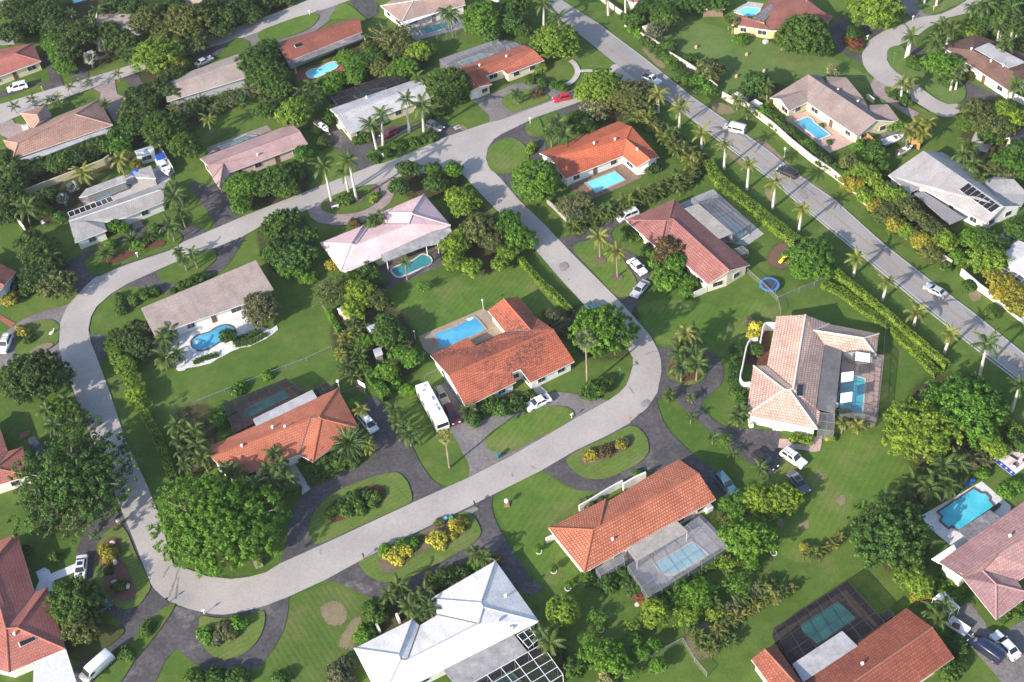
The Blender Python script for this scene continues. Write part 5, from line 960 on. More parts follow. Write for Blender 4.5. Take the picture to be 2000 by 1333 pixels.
def palm(kind, col, s, org=FULL, desc=None, h=None, k=1.0, bark=None, grp='palms of the gardens', name=None):
    """palms: 'bx,by,tx,ty' foot and trunk top in the photo, or 'x,y' crown heart with the height h"""
    for q in s.split():
        v = [float(t) for t in q.split(',')]; kk = org[2] if len(org) > 2 else K1
        if len(v) == 4:
            bp = (org[0]+v[0]*kk, org[1]+v[1]*kk); tp = (org[0]+v[2]*kk, org[1]+v[3]*kk); g = at(bp)
            lo, hi = 0, 20
            for _ in range(30):
                m_ = (lo+hi)/2
                if at(tp, m_).y > g.y: lo = m_
                else: hi = m_
            hh = max(1.2, lo); top = at(tp, hh)
        else:
            hh = (h if h else 4)*R.uniform(.88, 1.12); tp = (org[0]+v[0]*kk, org[1]+v[1]*kk); top = at(tp, hh); g = Vector((top.x+R.uniform(-.25, .25), top.y+R.uniform(-.25, .25), 0)); bp = tp
        nm = name or {'royal': 'royal_palm', 'coconut': 'coconut_palm', 'date': 'date_palm', 'queen': 'feather_palm', 'small': 'small_palm', 'fan': 'fan_palm', 'silver': 'silver_palm'}[kind]
        o = thing(nm, None, None, g); d = top-g; b = MB(); r = .25 if kind == 'royal' else .14 if kind in ('coconut', 'queen') else .24 if kind in ('date', 'silver') else .16 if kind == 'fan' else .08
        a = d*(.83 if kind == 'royal' else 1.0); md = a*.5+Vector((d.y, -d.x, 0))*.06
        b.tube((0, 0, 0), md, r*1.3, r*1.05, 8); b.tube(md, a, r*1.05, r*.8, 8)
        b.build('trunk', bark or (BARKP if kind == 'royal' else BARKB), o)
        if kind == 'royal': b = MB(); b.tube(a, d, r*.85, r*.5, 8); b.build('crownshaft', SHAFT, o)
        c_ = link('crown', R.choice(PC[kind]), o); c_.location = d; c_.rotation_euler = (R.uniform(-.2, .2), R.uniform(-.2, .2), R.uniform(0, 6.28)); kq = k*R.uniform(.84, 1.16); c_.scale = (kq,)*3; setmat(c_, LEAF[col])
        place(o, None, tp, desc, 'palm', grp)
def areca(col, s, org=FULL, desc='clump of feathery palms', grp='feathery palm clumps', zf=1.0):
    for p in conv(s, org):
        t = mpp(p, 2); k = p[2]/2*t/2.35; b = at(p, 2.0*k); me, tr = R.choice(AR); o = thing('palm_clump', None, None, (b.x, b.y, 0), R.uniform(0, 6.28)); o.scale = (k, k, k*zf)
        c_ = link('crown', me, o); setmat(c_, LEAF[col if isinstance(col, str) else R.choice(col)]); link('trunk', tr, o); place(o, None, p, desc, 'palm', grp)
def along(px, step, w):
    o, acc = [], 0
    for a, b in zip(px, px[1:]):
        L = math.hypot(b[0]-a[0], b[1]-a[1]); n = max(1, round(L/step))
        for i in range(n): t = i/n; o.append('%.1f,%.1f,%.1f' % (a[0]+(b[0]-a[0])*t+R.uniform(-2.5, 2.5), a[1]+(b[1]-a[1])*t+R.uniform(-2.5, 2.5), w*R.uniform(.8, 1.2)))
    return ' '.join(o)
def hedge(label, px, w, h, col='hedge', dens=1.0):
    """a clipped hedge: leafy shell of the section w x h along a line on the ground"""
    p = [at(q) for q in px]; b = p[0].copy(); p = [v-b for v in p]; T = thing('hedge', label, 'hedge', b); P, Nn = [], []; m = MB()
    for a, c in zip(p, p[1:]):
        d = c-a; L = d.length; d.normalize(); s = Vector((-d.y, d.x, 0)); n = int(L*(w+2*h)*30*dens)
        m.add([a-s*w*.36, a+s*w*.36, c+s*w*.36, c-s*w*.36]+[v+Vector((0, 0, h*.86)) for v in (a-s*w*.36, a+s*w*.36, c+s*w*.36, c-s*w*.36)], [(4, 5, 6, 7), (0, 1, 5, 4), (1, 2, 6, 5), (2, 3, 7, 6), (3, 0, 4, 7)])
        u = NR.uniform(0, w+2*h, n); l = NR.uniform(-.2, L+.2, n)
        for ui, li in zip(u, l):
            wob = .04*math.sin(li*1.7)+.03*math.sin(li*4.1)
            if ui < h: off, zz, nn = -w/2-wob, ui, -s+Vector((0, 0, .3))
            elif ui < h+w: off, zz, nn = ui-h-w/2, h+wob, Vector((0, 0, 1))
            else: off, zz, nn = w/2+wob, w+2*h-ui, s+Vector((0, 0, .3))
            q = a+d*li+s*off; P.append((q.x+NR.normal()*.07, q.y+NR.normal()*.07, max(.05, zz+NR.normal()*.08))); Nn.append((nn.x+NR.normal()*.28, nn.y+NR.normal()*.28, nn.z+NR.normal()*.28))
    f = link('foliage', qmesh('foliage', quads(np.array(P), np.array(Nn), .15)), T); f.data.materials.append(LEAF[col]); m.build('hedge_core', plain('hedge_core', (.02, .035, .01), .9), T)
# ================================================================== PLANTING: where it stands
# --- hedges
hedge('long bright clipped hedge along the main road verge', pts('1382,326 1404,361 1440,391 1480,421 1520,454 1556,480'), 2.3, 1.8)
hedge('tall clipped hedge running beside the main road behind the peach-tiled house', pts('1632,543 1669,573 1737,630 1784,671 1846,723'), 1.1, 2.1)
hedge('lower clipped hedge in front of the tall roadside hedge', pts('1607,559 1642,574 1689,611 1730,638 1784,688 1829,735'), 1.6, 1.1)
hedge('narrow hedge beside the side street and the mould-stained house lawn', pts('1016,512 1050,552 1086,585 1114,614'), 1.1, 1.5)
hedge('hedge between the fruit trees and the motorhome', pts('704,714 722,738 740,758 757,782'), 1.7, 1.9, 'bright')
hedge('short hedge by the wire fence near the cream hut', pts('642,612 652,632 664,652'), 1.0, 1.4, 'bright')
hedge('straight mown hedge behind the yellow shrubs of the loop street', pts('284,812 305,850 324,895 340,940'), 1.6, 1.6)
hedge('hedge continuing past the yellowish tree at the edge', pts('1955,828 1980,848 2010,880'), 2.0, 1.6)
hedge('trimmed hedge under the peach-tiled house front windows', z(1420, 780, '635,395 740,420 845,440'), 1.5, 1.0)
hedge('low hedge along the walk of the coral house', z(400, 740, '1040,1040 1200,1000 1390,900'), 1.5, .9, 'mid'); hedge('short low hedge across the walk from the coral house', z(400, 740, '830,1150 970,1120'), 1.5, .9, 'mid')
hedge('clipped hedge square beside the coral house by the back street', z(0, 0, '270,270 300,370'), 3.2, 1.8, 'bright'); hedge('light green hedge strip near the coral house by the back street', z(0, 0, '435,215 460,300 480,380'), 3.0, 2.0, 'bright')
hedge('low planted ledge along the white patio edge', z(240, 500, '715,1080 830,1035 950,1000'), 1.1, .6, 'mid'); hedge('second low planted ledge nearer the fan palms on the white patio', z(240, 500, '1130,905 1280,880 1440,795'), 1.1, .6, 'mid'); hedge('inner low hedge behind the kidney pool', z(240, 500, '1110,870 1250,830 1380,760'), 1.4, .9, 'mid')
hedge('rounded hedge on the peach house entrance lawn', z(1420, 580, '75,500 80,560 130,620'), 1.9, 1.3, 'mid'); hedge('long hedge curving along the curved white wall', z(1420, 580, '75,680 60,760 50,850 90,930 170,990'), 1.7, 1.2, 'mid')
# --- royal palms
RG = 'royal palms along the main road'
palm('royal', 'palmy', '1667,540,1674,503 1723,588,1734,551 1844,690,1858,652 1414,331,1417,283 1459,371,1463,320 1327,250,1328,209 1370,290,1371,261 1286,220,1286,183', desc='royal palm on the main road verge', grp=RG, k=.95)
palm('royal', 'palmy', '1785,636,1791,611', desc='short royal palm on the main road verge', grp=RG, k=.95); palm('royal', 'palm', '1914,732,1928,672 1976,803,1992,752', desc='leaning royal palm on the main road verge', grp=RG)
palm('royal', 'palmy', z(1480, 130, '155,1340 180,1160')[0] and '1509,408,1515,356 1560,452,1567,408', desc='royal palm on the main road verge', grp=RG, k=.95)
palm('royal', 'palm', '648,396,633,326 682,380,672,335 697,393,681,313', desc='tall royal palm on the round drive lawn', grp='royal palms on the round drive lawn', k=1.0)
palm('royal', 'palm', '738,302,724,244 748,285,745,222 800,261,792,193 828,265,824,205', desc='tall royal palm before the whitewashed house', grp='royal palms before the whitewashed house', k=1.15)
palm('royal', 'palm', '1030,27,1030,-8 1062,53,1062,6 1093,52,1090,32', desc='royal palm at the far end of the main road', grp=RG, k=1.05)
palm('royal', 'palm', '1188,30,1186,-15 1222,52,1221,-12', desc='bare-trunked royal palm cut by the top of the picture', grp=RG)
palm('royal', 'palm', z(1660, 0, '0,0 0,0') and '1768,115,1778,72 1773,117,1781,70', desc='twin tall palm on the cul-de-sac lawn', k=.95, grp='twin palms'); palm('royal', 'palmy', '1759,196,1763,164 1772,190,1775,168', desc='short palm at the pink-paved drive', grp='palms by the pink-paved drive')
palm('royal', 'palmy', '1849,86,1858,52', desc='slim palm before the brown-roofed house', k=.8); palm('royal', 'palm', '1870,163,1880,135 1856,178,1862,150 1866,177,1870,155', desc='palm on the cul-de-sac lawn bed', k=.75)
palm('royal', 'palm', '1947,93,1952,50 1951,90,1957,57 1972,98,1978,52 1976,100,1987,62 1930,50,1934,20 1938,52,1944,22', desc='thin tall palm behind the brown-roofed house', grp='thin palms behind the brown-roofed house', k=.75)
palm('royal', 'palm', '1805,9,1808,-18 1829,12,1832,-20', desc='palm trunk on the triangular lawn at the top', k=.9)
palm('royal', 'palm', '128,48,124,26 143,49,139,25', desc='slim palm at the far back garden', k=.8); palm('royal', 'palm', '192,75,177,35 187,55,190,20', desc='dark palm before the pale-roofed back house', k=.8)
palm('royal', 'palm', '1876,862,1870,830', desc='x', k=1) if 0 else None
# --- coconut and feather palms
palm('coconut', 'palmy', z(1480, 0, '0,0 0,0') and '1172,504,1170,462 1206,543,1204,492', desc='yellowish coconut palm on the mauve house lawn', k=.75)
palm('coconut', 'palmy', z(320, 220, '0,0 0,0') and '413,265,407,233', desc='lone coconut palm behind the boat yard', k=.85); palm('coconut', 'palmy', '245,348,233,312 175,362,163,338', desc='yellowish coconut palm along the cream garden wall', k=.9)
palm('coconut', 'palm', '59,440,52,405', desc='coconut palm in the walled corner garden', k=1.0); palm('coconut', 'palm', '350,400,343,383', desc='coconut palm at the end of the grey-tiled house', k=1.0)
palm('coconut', 'palm', '340,385 352,415 332,440', h=5, desc='coconut palm beside the grey-tiled house entrance', k=.8)
palm('queen', 'palm', '1325,690 1335,665 1350,655 1358,695 1362,710 1330,715', h=4.5, desc='feather palm on the round mulch island', k=.85, grp='feather palms on the round mulch island'); palm('queen', 'palmy', '1340,650', h=6, desc='tallest feather palm on the round mulch island', k=.9)
palm('fan', 'dusty', '1147,757,1144,662', desc='tall fan palm against the big round tree', k=1.15); palm('fan', 'pale', '878,914,869,852', desc='pale fan palm on the lawn by the motorhome', k=1.1)
palm('date', 'palm', '681,868', h=3.5, desc='big date palm at the coral house corner', k=1.15); palm('date', 'palm', '915,803', h=1.8, desc='round low date palm by the mould-stained house', k=.75)
palm('queen', 'palm', '535,885 545,905 523,915 560,935 532,940 500,945', h=4, desc='feather palm before the coral house front', k=.8, grp='palms before the coral house'); palm('coconut', 'palm', '455,920 440,915', h=4.5, desc='drooping palm against the coral roof', k=.6)
palm('queen', 'palm', '868,22 880,30', h=6, desc='palm pair over the screened teal pool', k=.9)
palm('queen', 'palm', '1090,240 1075,255 1103,262', h=5, desc='feathery palm before the orange L-shaped house', k=1.0)
palm('queen', 'palm', '330,648 318,662 345,690 325,700', h=2.8, desc='feather palm at the white patio corner', k=.85, grp='palms at the white patio')
palm('date', 'palm', '207,496 258,470 290,462', h=1.6, desc='squat date palm on the mulch strip of the loop street', k=.8); palm('queen', 'palm', '348,492 355,505 375,495', h=4, desc='feather palm on the drive island of the grey-beige house', k=.65)
palm('small', 'palm', '105,198 113,190 97,196 84,208 120,204', h=2.0, desc='small palm on the paved forecourt lawn', k=.95, grp='small palms along the back street'); palm('small', 'palm', '27,208 62,195 137,170 155,158 173,160 229,145 250,120', h=2.2, desc='small palm on the back street verge', k=.9, grp='small palms along the back street')
palm('date', 'palm', '205,205', h=3, desc='potted-looking palm at the tan-tiled house corner', k=.7)
palm('silver', 'silver', '203,92', h=3.0, desc='large silver fan palm among dark trees', k=.95); palm('silver', 'silver', '177,113', h=2.8, desc='smaller silver fan palm nearer the back street', k=.85)
palm('silver', 'silver', '143,365 122,388', h=2, desc='grey-blue fan palm in the walled corner garden', k=.7)
palm('queen', 'palm', '735,425 728,432', h=3.5, desc='dark feather palm against the pale pink roof', k=.7)
palm('coconut', 'palm', '791,512', h=4.5, desc='small palm leaning over the teal pool with a pale rim', k=.5)
palm('queen', 'palm', '1845,910 1868,902 1830,935 1850,950 1815,955', h=4, desc='feather palm by the white pool deck', k=.95, grp='palms by the white pool deck'); palm('queen', 'palm', '1770,955 1785,940', h=4, desc='feather palm beside the big dark round tree', k=1.0)
palm('queen', 'palm', '1350,775 1307,772', h=1.6, desc='young palm on the lawn strip by the black drive', k=.45); palm('small', 'palm', '1392,855 1350,815 1308,770 1432,885 1485,915', h=1.7, desc='young palm on the lawn strip by the black drive', k=1.0)
palm('queen', 'palm', '1440,815 1447,800', h=2.6, desc='feather palm on the mulch corner of the peach-tiled house', k=.6)
palm('queen', 'palmy', '1648,827 1675,830', h=2.4, desc='spindly palm in the peach house mulch bed', k=.55)
palm('queen', 'palm', '930,1080 945,1090', h=3, desc='feather palm before the white-roofed house corner', k=.75); palm('queen', 'palm', '760,1160 775,1145 790,1150 815,1165 830,1155 800,1185 820,1195 838,1190', h=3.2, desc='feather palm at the white-roofed house entrance', k=.65, grp='palms at the white-roofed house entrance')
palm('queen', 'palm', '1060,1240 1075,1255', h=3.5, desc='palm between the white cage and the green ball tree', k=.8)
palm('queen', 'palm', z(1660, 1073, '0,0 0,0') and '1825,1195 1845,1180 1835,1210', h=4, desc='palm drooping over the white canopy', k=.75, grp='palms by the white canopy')
palm('queen', 'palm', '1845,45 1860,60 1835,55 1828,85', h=5.5, desc='feathery palm at the mouth of the cul-de-sac', k=.85, grp='palms at the cul-de-sac mouth')
palm('queen', 'palmy', '1790,245 1810,240 1800,260 1775,255', h=4.5, desc='feathery palm at the end of the cul-de-sac', k=.8, grp='palms at the cul-de-sac end'); palm('queen', 'palm', '1880,300 1900,320 1895,285 1915,345', h=4.5, desc='feathery palm behind the silver-grey house', k=.9)
palm('queen', 'palm', '1985,165 1965,85 1990,40 1900,15 1925,10 1950,8 1975,15', h=6, desc='palm in the grove behind the brown-roofed house', k=1.0, grp='palm grove behind the brown-roofed house')
palm('royal', 'palm', '1012,0 1020,-10', h=6, desc='x') if 0 else None
palm('queen', 'palm', '1010,185', h=3, desc='spindly palm on the drive lawn of the orange corner house', k=.75); palm('queen', 'palm', '1500,165 1300,0', h=4, desc='dark palm by the stained wall', k=.6)
palm('fan', 'palm', '1424,38 1432,45', h=3, desc='tattered fan palm against the maroon-roofed house', k=.9); palm('queen', 'palm', '1460,215 1440,195', h=3, desc='palm leaning over the pinkish roadside wall', k=.7)
palm('queen', 'palm', '610,165 590,180 615,190', h=4, desc='dark feather palm behind the whitewashed house', k=.9); palm('queen', 'palm', '830,165 815,150 845,155', h=4, desc='dark feather palm in the overgrown back garden', k=.8)
palm('queen', 'palm', '372,850 385,870 365,880 395,895 345,830 380,840', h=4, desc='grey-green palm at the coral house gable', k=.8, grp='palms at the coral house gable'); palm('queen', 'palm', '400,890 350,860 360,905', h=3.5, desc='grey-green palm at the coral house gable', k=.8, grp='palms at the coral house gable')
palm('queen', 'palm', '775,820 790,835 800,850 770,800', h=3, desc='feathery palm along the motorhome lawn', k=.75, grp='palms along the motorhome lawn'); palm('queen', 'palmy', '707,800 720,870', h=3, desc='feather palm over the coral house car', k=.6)
palm('queen', 'palm', '100,500 130,780 150,830 90,800 105,830', h=3.5, desc='feather palm on the salmon house drive lawn', k=.8)
# --- big single trees
trees('broad', 'bright', '428,1022,208', desc='huge bright spreading tree over the street corner', zf=1.0); trees('open', 'mid', '142,938,215', desc='huge dark spreading tree beside the loop street'); trees('broad', 'dark', '62,735,128', desc='large dark tree by the loop street')
trees('broad', 'bright', '1172,645,122', desc='big round vivid green tree at the street bend'); trees('ball', 'bright', '1046,352,86', desc='round bright tree at the side street'); trees('broad', 'bright', '1890,795,148', desc='large vivid green tree behind the yellowish one'); trees('broad', 'lime', '1795,842,140', desc='large yellow-green tree on the big lawn'); trees('broad', 'mid', '1740,1045,150', desc='large dark round tree above the black pool cage'); trees('broad', 'lime', '1775,1125,60 1800,1145,50', desc='lower yellowish boughs tree at the big round tree foot')
trees('ball', 'lime', '1100,1193,62', desc='clipped ball tree on the lawn'); trees('ball', 'ficus', '877,170,78', desc='dense dark ball tree by the orange corner house'); trees('ball', 'bright', '940,38,72', desc='rounded green tree behind the orange corner house'); trees('broad', 'lime', '1088,82,90', desc='spreading tree on the corner lawn')
trees('broad', 'ficus', '325,255,86 362,285,66 300,243,50', desc='dark green fruit tree behind the boat yard'); trees('broad', 'mid', '548,440,80 575,500,72 540,490,60 592,465,56', desc='dense tree beside the pale pink house'); trees('broad', 'bright', '565,520,50', desc='lighter tree beside the pale pink house')
trees('broad', ['mid', 'lime'], '523,215,50', desc='round tree behind the rose-shingled house'); trees('broad', 'lime', '578,220,66', desc='yellow-green round tree behind the rose-shingled house')
trees('broad', 'bright', '475,365,76', desc='bright tree over the rose-shingled house front'); trees('broad', 'mid', '545,345,66 575,335,50 520,365,55 560,370,48', desc='dark tree over the rose-shingled house front'); trees('broad', 'bright', '470,400,40 590,300,36', desc='small tree by the rose-shingled house drive')
trees('sparse', 'olive', '770,75,88', desc='open twiggy tree behind the brick-red house'); trees('sparse', 'olive', '645,570,72', desc='sparse greyish tree by the wire fence'); trees('broad', 'olive', '785,95,56', desc='olive tree behind the brick-red house'); trees('broad', 'lime', '822,100,58', desc='yellow-green tree in the overgrown back garden'); trees('broad', 'bright', '676,112,42', desc='slender green tree beside the aqua kidney pool')
trees('broad', ['mid', 'bright', 'olive'], '700,125,45 730,110,50 745,135,45 720,95,40 790,130,48 690,150,46 770,140,45 650,160,50 640,170,42', desc='bushy tree in the overgrown back garden')
trees('broad', 'mid', '505,120,80 530,150,76 520,95,55 545,175,50 500,155,52', desc='dense dark tree beside the brick-red house'); trees('broad', ['mid', 'areca'] if 0 else 'dark', '340,150,50 480,140,40 310,175,55 270,190,60 255,215,50 285,205,50 330,180,50', desc='dark tree behind the tan-tiled long house')
trees('broad', 'olive', '365,45,96 330,70,70 290,40,70 385,85,55', desc='tall olive tree along the back street'); trees('broad', 'lime', '305,108,90', desc='yellowish spreading tree over the back street'); trees('broad', 'gold', '345,125,42', desc='golden small tree beside the yellowish one')
trees('broad', 'dark', '150,75,70 130,100,60 165,60,60 120,60,60 60,40,70 25,20,60 95,25,60 20,65,56 105,50,50 225,15,60 260,20,60 85,5,50', desc='dark tree in the far back gardens'); trees('broad', 'bright', '105,85,45 118,110,48 128,130,40', desc='lighter green tree by the coral house back drive')
trees('broad', 'dark', '410,20,60 440,35,60 470,15,60 430,55,50 490,30,50 340,15,50 395,60,40 210,60,50 235,80,60 250,100,50', desc='dark tree on the far side of the back street')
trees('bush', 'dark', '520,5,50 555,-5,50', desc='low dark shrub mass by the back street', name='shrub')
trees('broad', 'mid', '797,331,46 780,365,40 849,358,48 846,330,34', desc='dark round tree by the pale pink house'); trees('broad', 'bright', '883,333,40', desc='brighter round tree on the corner by the pale pink house'); trees('bush', 'areca', '878,355,30', desc='feathery shrub by the corner trees')
trees('broad', 'lime', '905,397,62 890,380,38', desc='yellow-green tree beside the side street'); trees('broad', 'olive', '935,445,72 960,470,52', desc='olive tree between the pink house and the side street'); trees('broad', 'lime', '889,480,56 885,512,46 920,522,42 900,460,40', desc='bright yellow-green tree behind the pale pink house'); trees('broad', 'bright', '990,440,66 1015,465,62', desc='tree crowding the side street edge'); trees('broad', 'lime', '990,497,40 975,515,36', desc='lime shrub tree at the hedge end')
trees('broad', 'lime', '1178,170,78 1150,180,50', desc='light green corner tree at the junction'); trees('broad', 'olive', '1240,185,80 1215,195,60', desc='spreading branchy tree at the junction'); trees('sparse', 'pale', '1165,215,52', desc='pale drooping tree above the orange L-shaped house'); trees('broad', 'mid', '1130,235,46 1145,250,40', desc='dark shrub tree above the orange L-shaped house')
trees('broad', 'lime', '705,572,62', desc='bright yellow-green tree by the cream hut'); trees('broad', 'olive', '738,585,52', desc='olive tree behind the bluish shed'); trees('broad', 'lime', '690,605,46', desc='lime tree leaning over the cream hut'); trees('broad', 'mid', '762,655,68 755,630,44', desc='fruit tree beside the bluish shed'); trees('broad', 'bright', '803,700,48 780,690,40', desc='bright fruit tree by the tan pool deck'); trees('broad', 'bright', '756,725,46 715,668,34', desc='low fruit tree behind the hedge')
trees('sparse', 'bright', '826,560,34', desc='thin leaning young tree on the long lawn')
trees('broad', 'bright', '1580,505,88 1595,525,50 1565,530,40', desc='leafy tree beside the yellow slide'); trees('broad', 'copper', '1310,490,64', desc='bronze-green bushy tree before the mauve-tiled house'); trees('broad', 'bright', '1318,515,44', desc='green bushy tree before the mauve-tiled house')
trees('broad', 'bright', '1460,1055,88 1450,1030,50', desc='light green tree by the orchard lawn'); trees('broad', 'lime', '1485,975,60 1500,965,40', desc='yellowish young tree near the parked dark sedan'); trees('broad', 'lime', '1530,970,62', desc='yellowish tree touching the parked dark sedan'); trees('broad', 'bright', '1365,1160,64 1350,1175,40', desc='orchard tree below the grey pool cage'); trees('broad', 'lime', '1283,1195,60', desc='yellowish orchard tree on the back lawn'); trees('broad', 'bright', '1175,1280,72 1205,1295,50', desc='leafy orchard tree near the white cage'); trees('broad', 'bright', '1280,1260,32 1255,1275,34 1285,1300,36 1240,1250,28', desc='small orchard tree by the wire fence'); trees('broad', 'mid', '1122,1305,46', desc='rounded shrub tree beside the white cage'); trees('broad', 'bright', '1420,985,34 1440,1005,40', desc='small tree beside the teal estate car'); trees('sparse', 'olive', '1410,1010,34', desc='thin greyish tree by the grey pool cage')
trees('sparse', 'bright', '1167,1205,40 1415,860,34', desc='open young tree with a ringed foot')
trees('broad', 'mid', '1570,65,96 1545,80,60 1600,90,56', desc='large tree against the maroon-roofed house'); trees('broad', 'lime', '1710,20,92 1685,10,60 1735,25,50', desc='yellowish leafy tree at the top of the cul-de-sac'); trees('bush', 'olive', '1385,140,60', desc='olive bush behind the pinkish wall'); trees('broad', 'mid', '1480,165,58 1465,175,40', desc='young tree before the taupe-roofed house'); trees('broad', 'mid', '1300,35,56 1285,20,46', desc='dark tree at the corner of the big open lawn'); trees('sparse', 'grey', '1282,60,54', desc='greyish tree over the garden shed'); trees('broad', 'mid', '1250,25,40 1240,40,36 1225,35,36 1265,15,40 1340,10,50 1365,5,50 1400,5,50', desc='dark tree in the gardens behind the far wall')
trees('broad', 'bright', '1840,125,62', desc='compact round tree on the cul-de-sac lawn'); trees('broad', 'mid', '1665,65,32', desc='small tree on the round mulch bed of the black drive'); trees('sparse', 'pale', '1627,137,34', desc='white-blossomed low shrub behind the taupe-roofed house')
trees('broad', ['mid', 'palm'], '1950,35,60 1975,60,60 1920,40,56 1990,85,50 1985,20,56 1940,10,50 1910,60,40', desc='tree in the grove behind the brown-roofed house'); trees('broad', 'lime', '1890,60,34 1905,75,30', desc='golden shrub tree beside the brown-roofed house')
trees('broad', ['mid', 'olive'], '1905,215,60 1920,240,56 1890,240,50 1935,265,50 1950,250,60', desc='tree at the end of the cul-de-sac garden'); trees('broad', 'lime', '1960,215,50 1975,235,60 1965,255,44', desc='yellowish tree beside the navy-roofed house'); trees('broad', ['mid', 'bright', 'olive'], '1960,320,56 1985,300,56 1990,335,50 1940,335,50 1970,345,40', desc='bushy tree between the navy-roofed and silver-grey houses')
trees('broad', 'lime', '1930,505,74', desc='light round tree beside the black-and-white roofed house'); trees('broad', ['mid', 'bright'], '1925,465,50 1895,465,46 1950,480,46 1990,450,56', desc='tree behind the silver-grey house wall'); trees('broad', 'gold', '1960,555,56 1985,575,60 1990,600,46 1935,530,36 1955,575,40', desc='golden-leaved shrub tree behind the lower roadside wall')
trees('bush', 'bright', '1870,505,36', desc='lime bush by the roadside wall')
trees('broad', 'dark', '80,495,76 95,520,60 70,540,60', desc='dark tree by the drive of the grey-tiled house'); trees('broad', 'bright', '75,485,50', desc='brighter tree by the drive of the grey-tiled house'); trees('broad', 'olive', '108,555,70', desc='greyish bushy tree on the loop street lawn'); trees('bush', 'gold', '18,585,34 82,545,24', desc='golden bush by the bluish-walled house'); trees('bush', 'mid', '40,545,30 50,570,28', desc='dark shrub by the bluish-walled house')
trees('broad', 'bright', '120,800,60 130,820,50', desc='bright shrub tree beside the salmon drive'); trees('broad', 'olive', '150,820,46', desc='dusty tree beside the salmon drive')
trees('broad', 'mid', '150,1175,104', desc='bushy dark tree before the salmon-tiled house'); trees('broad', 'olive', '155,1225,70', desc='olive tree below the bushy dark one'); trees('broad', 'mid', '110,500,1') if 0 else None
trees('broad', 'dark', '15,385,60 25,350,60 10,420,50 60,470,50 10,310,50 40,330,46', desc='dark tree along the left garden boundary')
trees('broad', ['dark', 'mid'], '45,400,50 80,410,44 95,380,40 70,395,40', desc='tree in the walled corner garden')
trees('broad', 'bright', '115,425,28 225,440,30 240,447,26', desc='small bright tree beside the grey-tiled house')
trees('broad', 'bright', '232,285,46', desc='small bright round tree behind the white shed'); trees('broad', 'gold', '265,320,22', desc='golden shrub by the white shed')
trees('broad', 'grey', '515,605,70 500,590,48', desc='leafy tree on the corner of the white patio'); trees('broad', 'mid', '445,655,32', desc='small tree hanging over the kidney pool'); trees('broad', 'grey', '280,645,34', desc='pale shrub at the grey-beige house corner'); trees('broad', 'dark', '250,660,56 275,680,50 262,640,40', desc='dark shrub tree beside the grey-beige house')
trees('broad', 'mid', '1000,15,70 980,30,60 1000,45,50 1020,60,40 960,70,36', desc='dark tree beyond the green ball tree'); trees('sparse', 'olive', '1020,40,34', desc='straggly tree by the white wall piece')
# --- belts
trees('broad', ['olive', 'lime', 'olive'], along(pts('1660,318 1700,352 1745,388 1790,420 1830,455 1862,495'), 22, 44), desc='leafy tree of the belt behind the roadside wall', grp='tree belt behind the roadside wall'); trees('broad', ['olive', 'gold', 'lime'], along(pts('1668,360 1708,400 1752,436 1798,472 1840,512'), 24, 42), desc='sunlit tree of the belt over the roadside wall', grp='tree belt behind the roadside wall')
trees('bush', ['mid', 'dark', 'bright'], along(pts('1492,220 1532,250 1570,282 1606,311 1641,338 1662,356'), 17, 30), desc='dark shrub of the row inside the pinkish wall', grp='shrub row inside the pinkish wall'); trees('bush', ['mid', 'bright'], '1690,310,44 1710,300,50 1720,330,40 1680,290,36', desc='dark shrub below the boats')
trees('bush', 'mid', along(pts('1700,415 1745,450 1800,490 1850,520 1890,560 1940,610 1980,640'), 48, 26), desc='shrub at the foot of the roadside wall', grp='shrubs at the foot of the roadside wall')
trees('bush', ['mid', 'bright', 'mid'], along(pts('1240,55 1270,90 1310,120 1345,155 1375,185'), 15, 26), desc='shrub on the verge before the stained wall', grp='verge shrubs before the stained wall'); trees('bush', ['mid', 'bright'], '1305,92,34 1345,115,26 1335,150,36 1365,160,34 1385,175,30 1440,185,26', desc='verge shrub before the pinkish wall', grp='verge shrubs before the stained wall')
areca(['areca', 'arecay'], along(pts('1240,222 1270,245 1305,272 1335,297 1362,325'), 13, 40), desc='feathery palm clump of the screen along the main road', grp='palm screen round the orange L-shaped house'); areca(['areca', 'areca', 'palm'], along(pts('1265,225 1310,258 1350,295 1375,320'), 20, 34), desc='feathery palm clump of the screen along the main road', grp='palm screen round the orange L-shaped house')
areca(['areca', 'palm', 'areca'], along(pts('1360,335 1320,350 1275,370 1225,392 1175,412 1130,432 1105,450'), 13, 42), desc='feathery palm clump of the screen below the aqua pool', grp='palm screen round the orange L-shaped house'); areca(['areca', 'palm'], along(pts('1345,355 1290,378 1230,402 1180,425 1120,455'), 20, 34), desc='feathery palm clump of the screen below the aqua pool', grp='palm screen round the orange L-shaped house')
trees('broad', 'dusty', '1110,402,44 1136,395,46 1125,420,36', desc='dusty grey-green shrub tree at the brown terrace corner'); trees('bush', 'lime', '1040,285,20 1035,295,18', desc='lime shrub at the orange L-shaped gable'); trees('bush', 'dark', '1270,330,30', desc='dark shrub at the orange gable end')
areca(['areca', 'palm', 'palmy'], '688,632,42 695,650,46 672,655,40 665,690,42 680,712,46 692,735,40 700,690,46 715,640,36 675,675,40 705,720,36 670,720,34 695,670,40', desc='feathery palm clump by the wire fence', grp='palm thicket by the wire fence')
areca(['dusty', 'areca', 'palm'], along(pts('335,212 375,203 420,192 465,180 500,172'), 15, 32), desc='dark feathery clump behind the dull grey long house', grp='dark palm belt behind the dull grey long house'); areca(['palm', 'dusty'], along(pts('350,225 400,215 450,203 490,190'), 17, 30), desc='dark feathery clump behind the dull grey long house', grp='dark palm belt behind the dull grey long house')
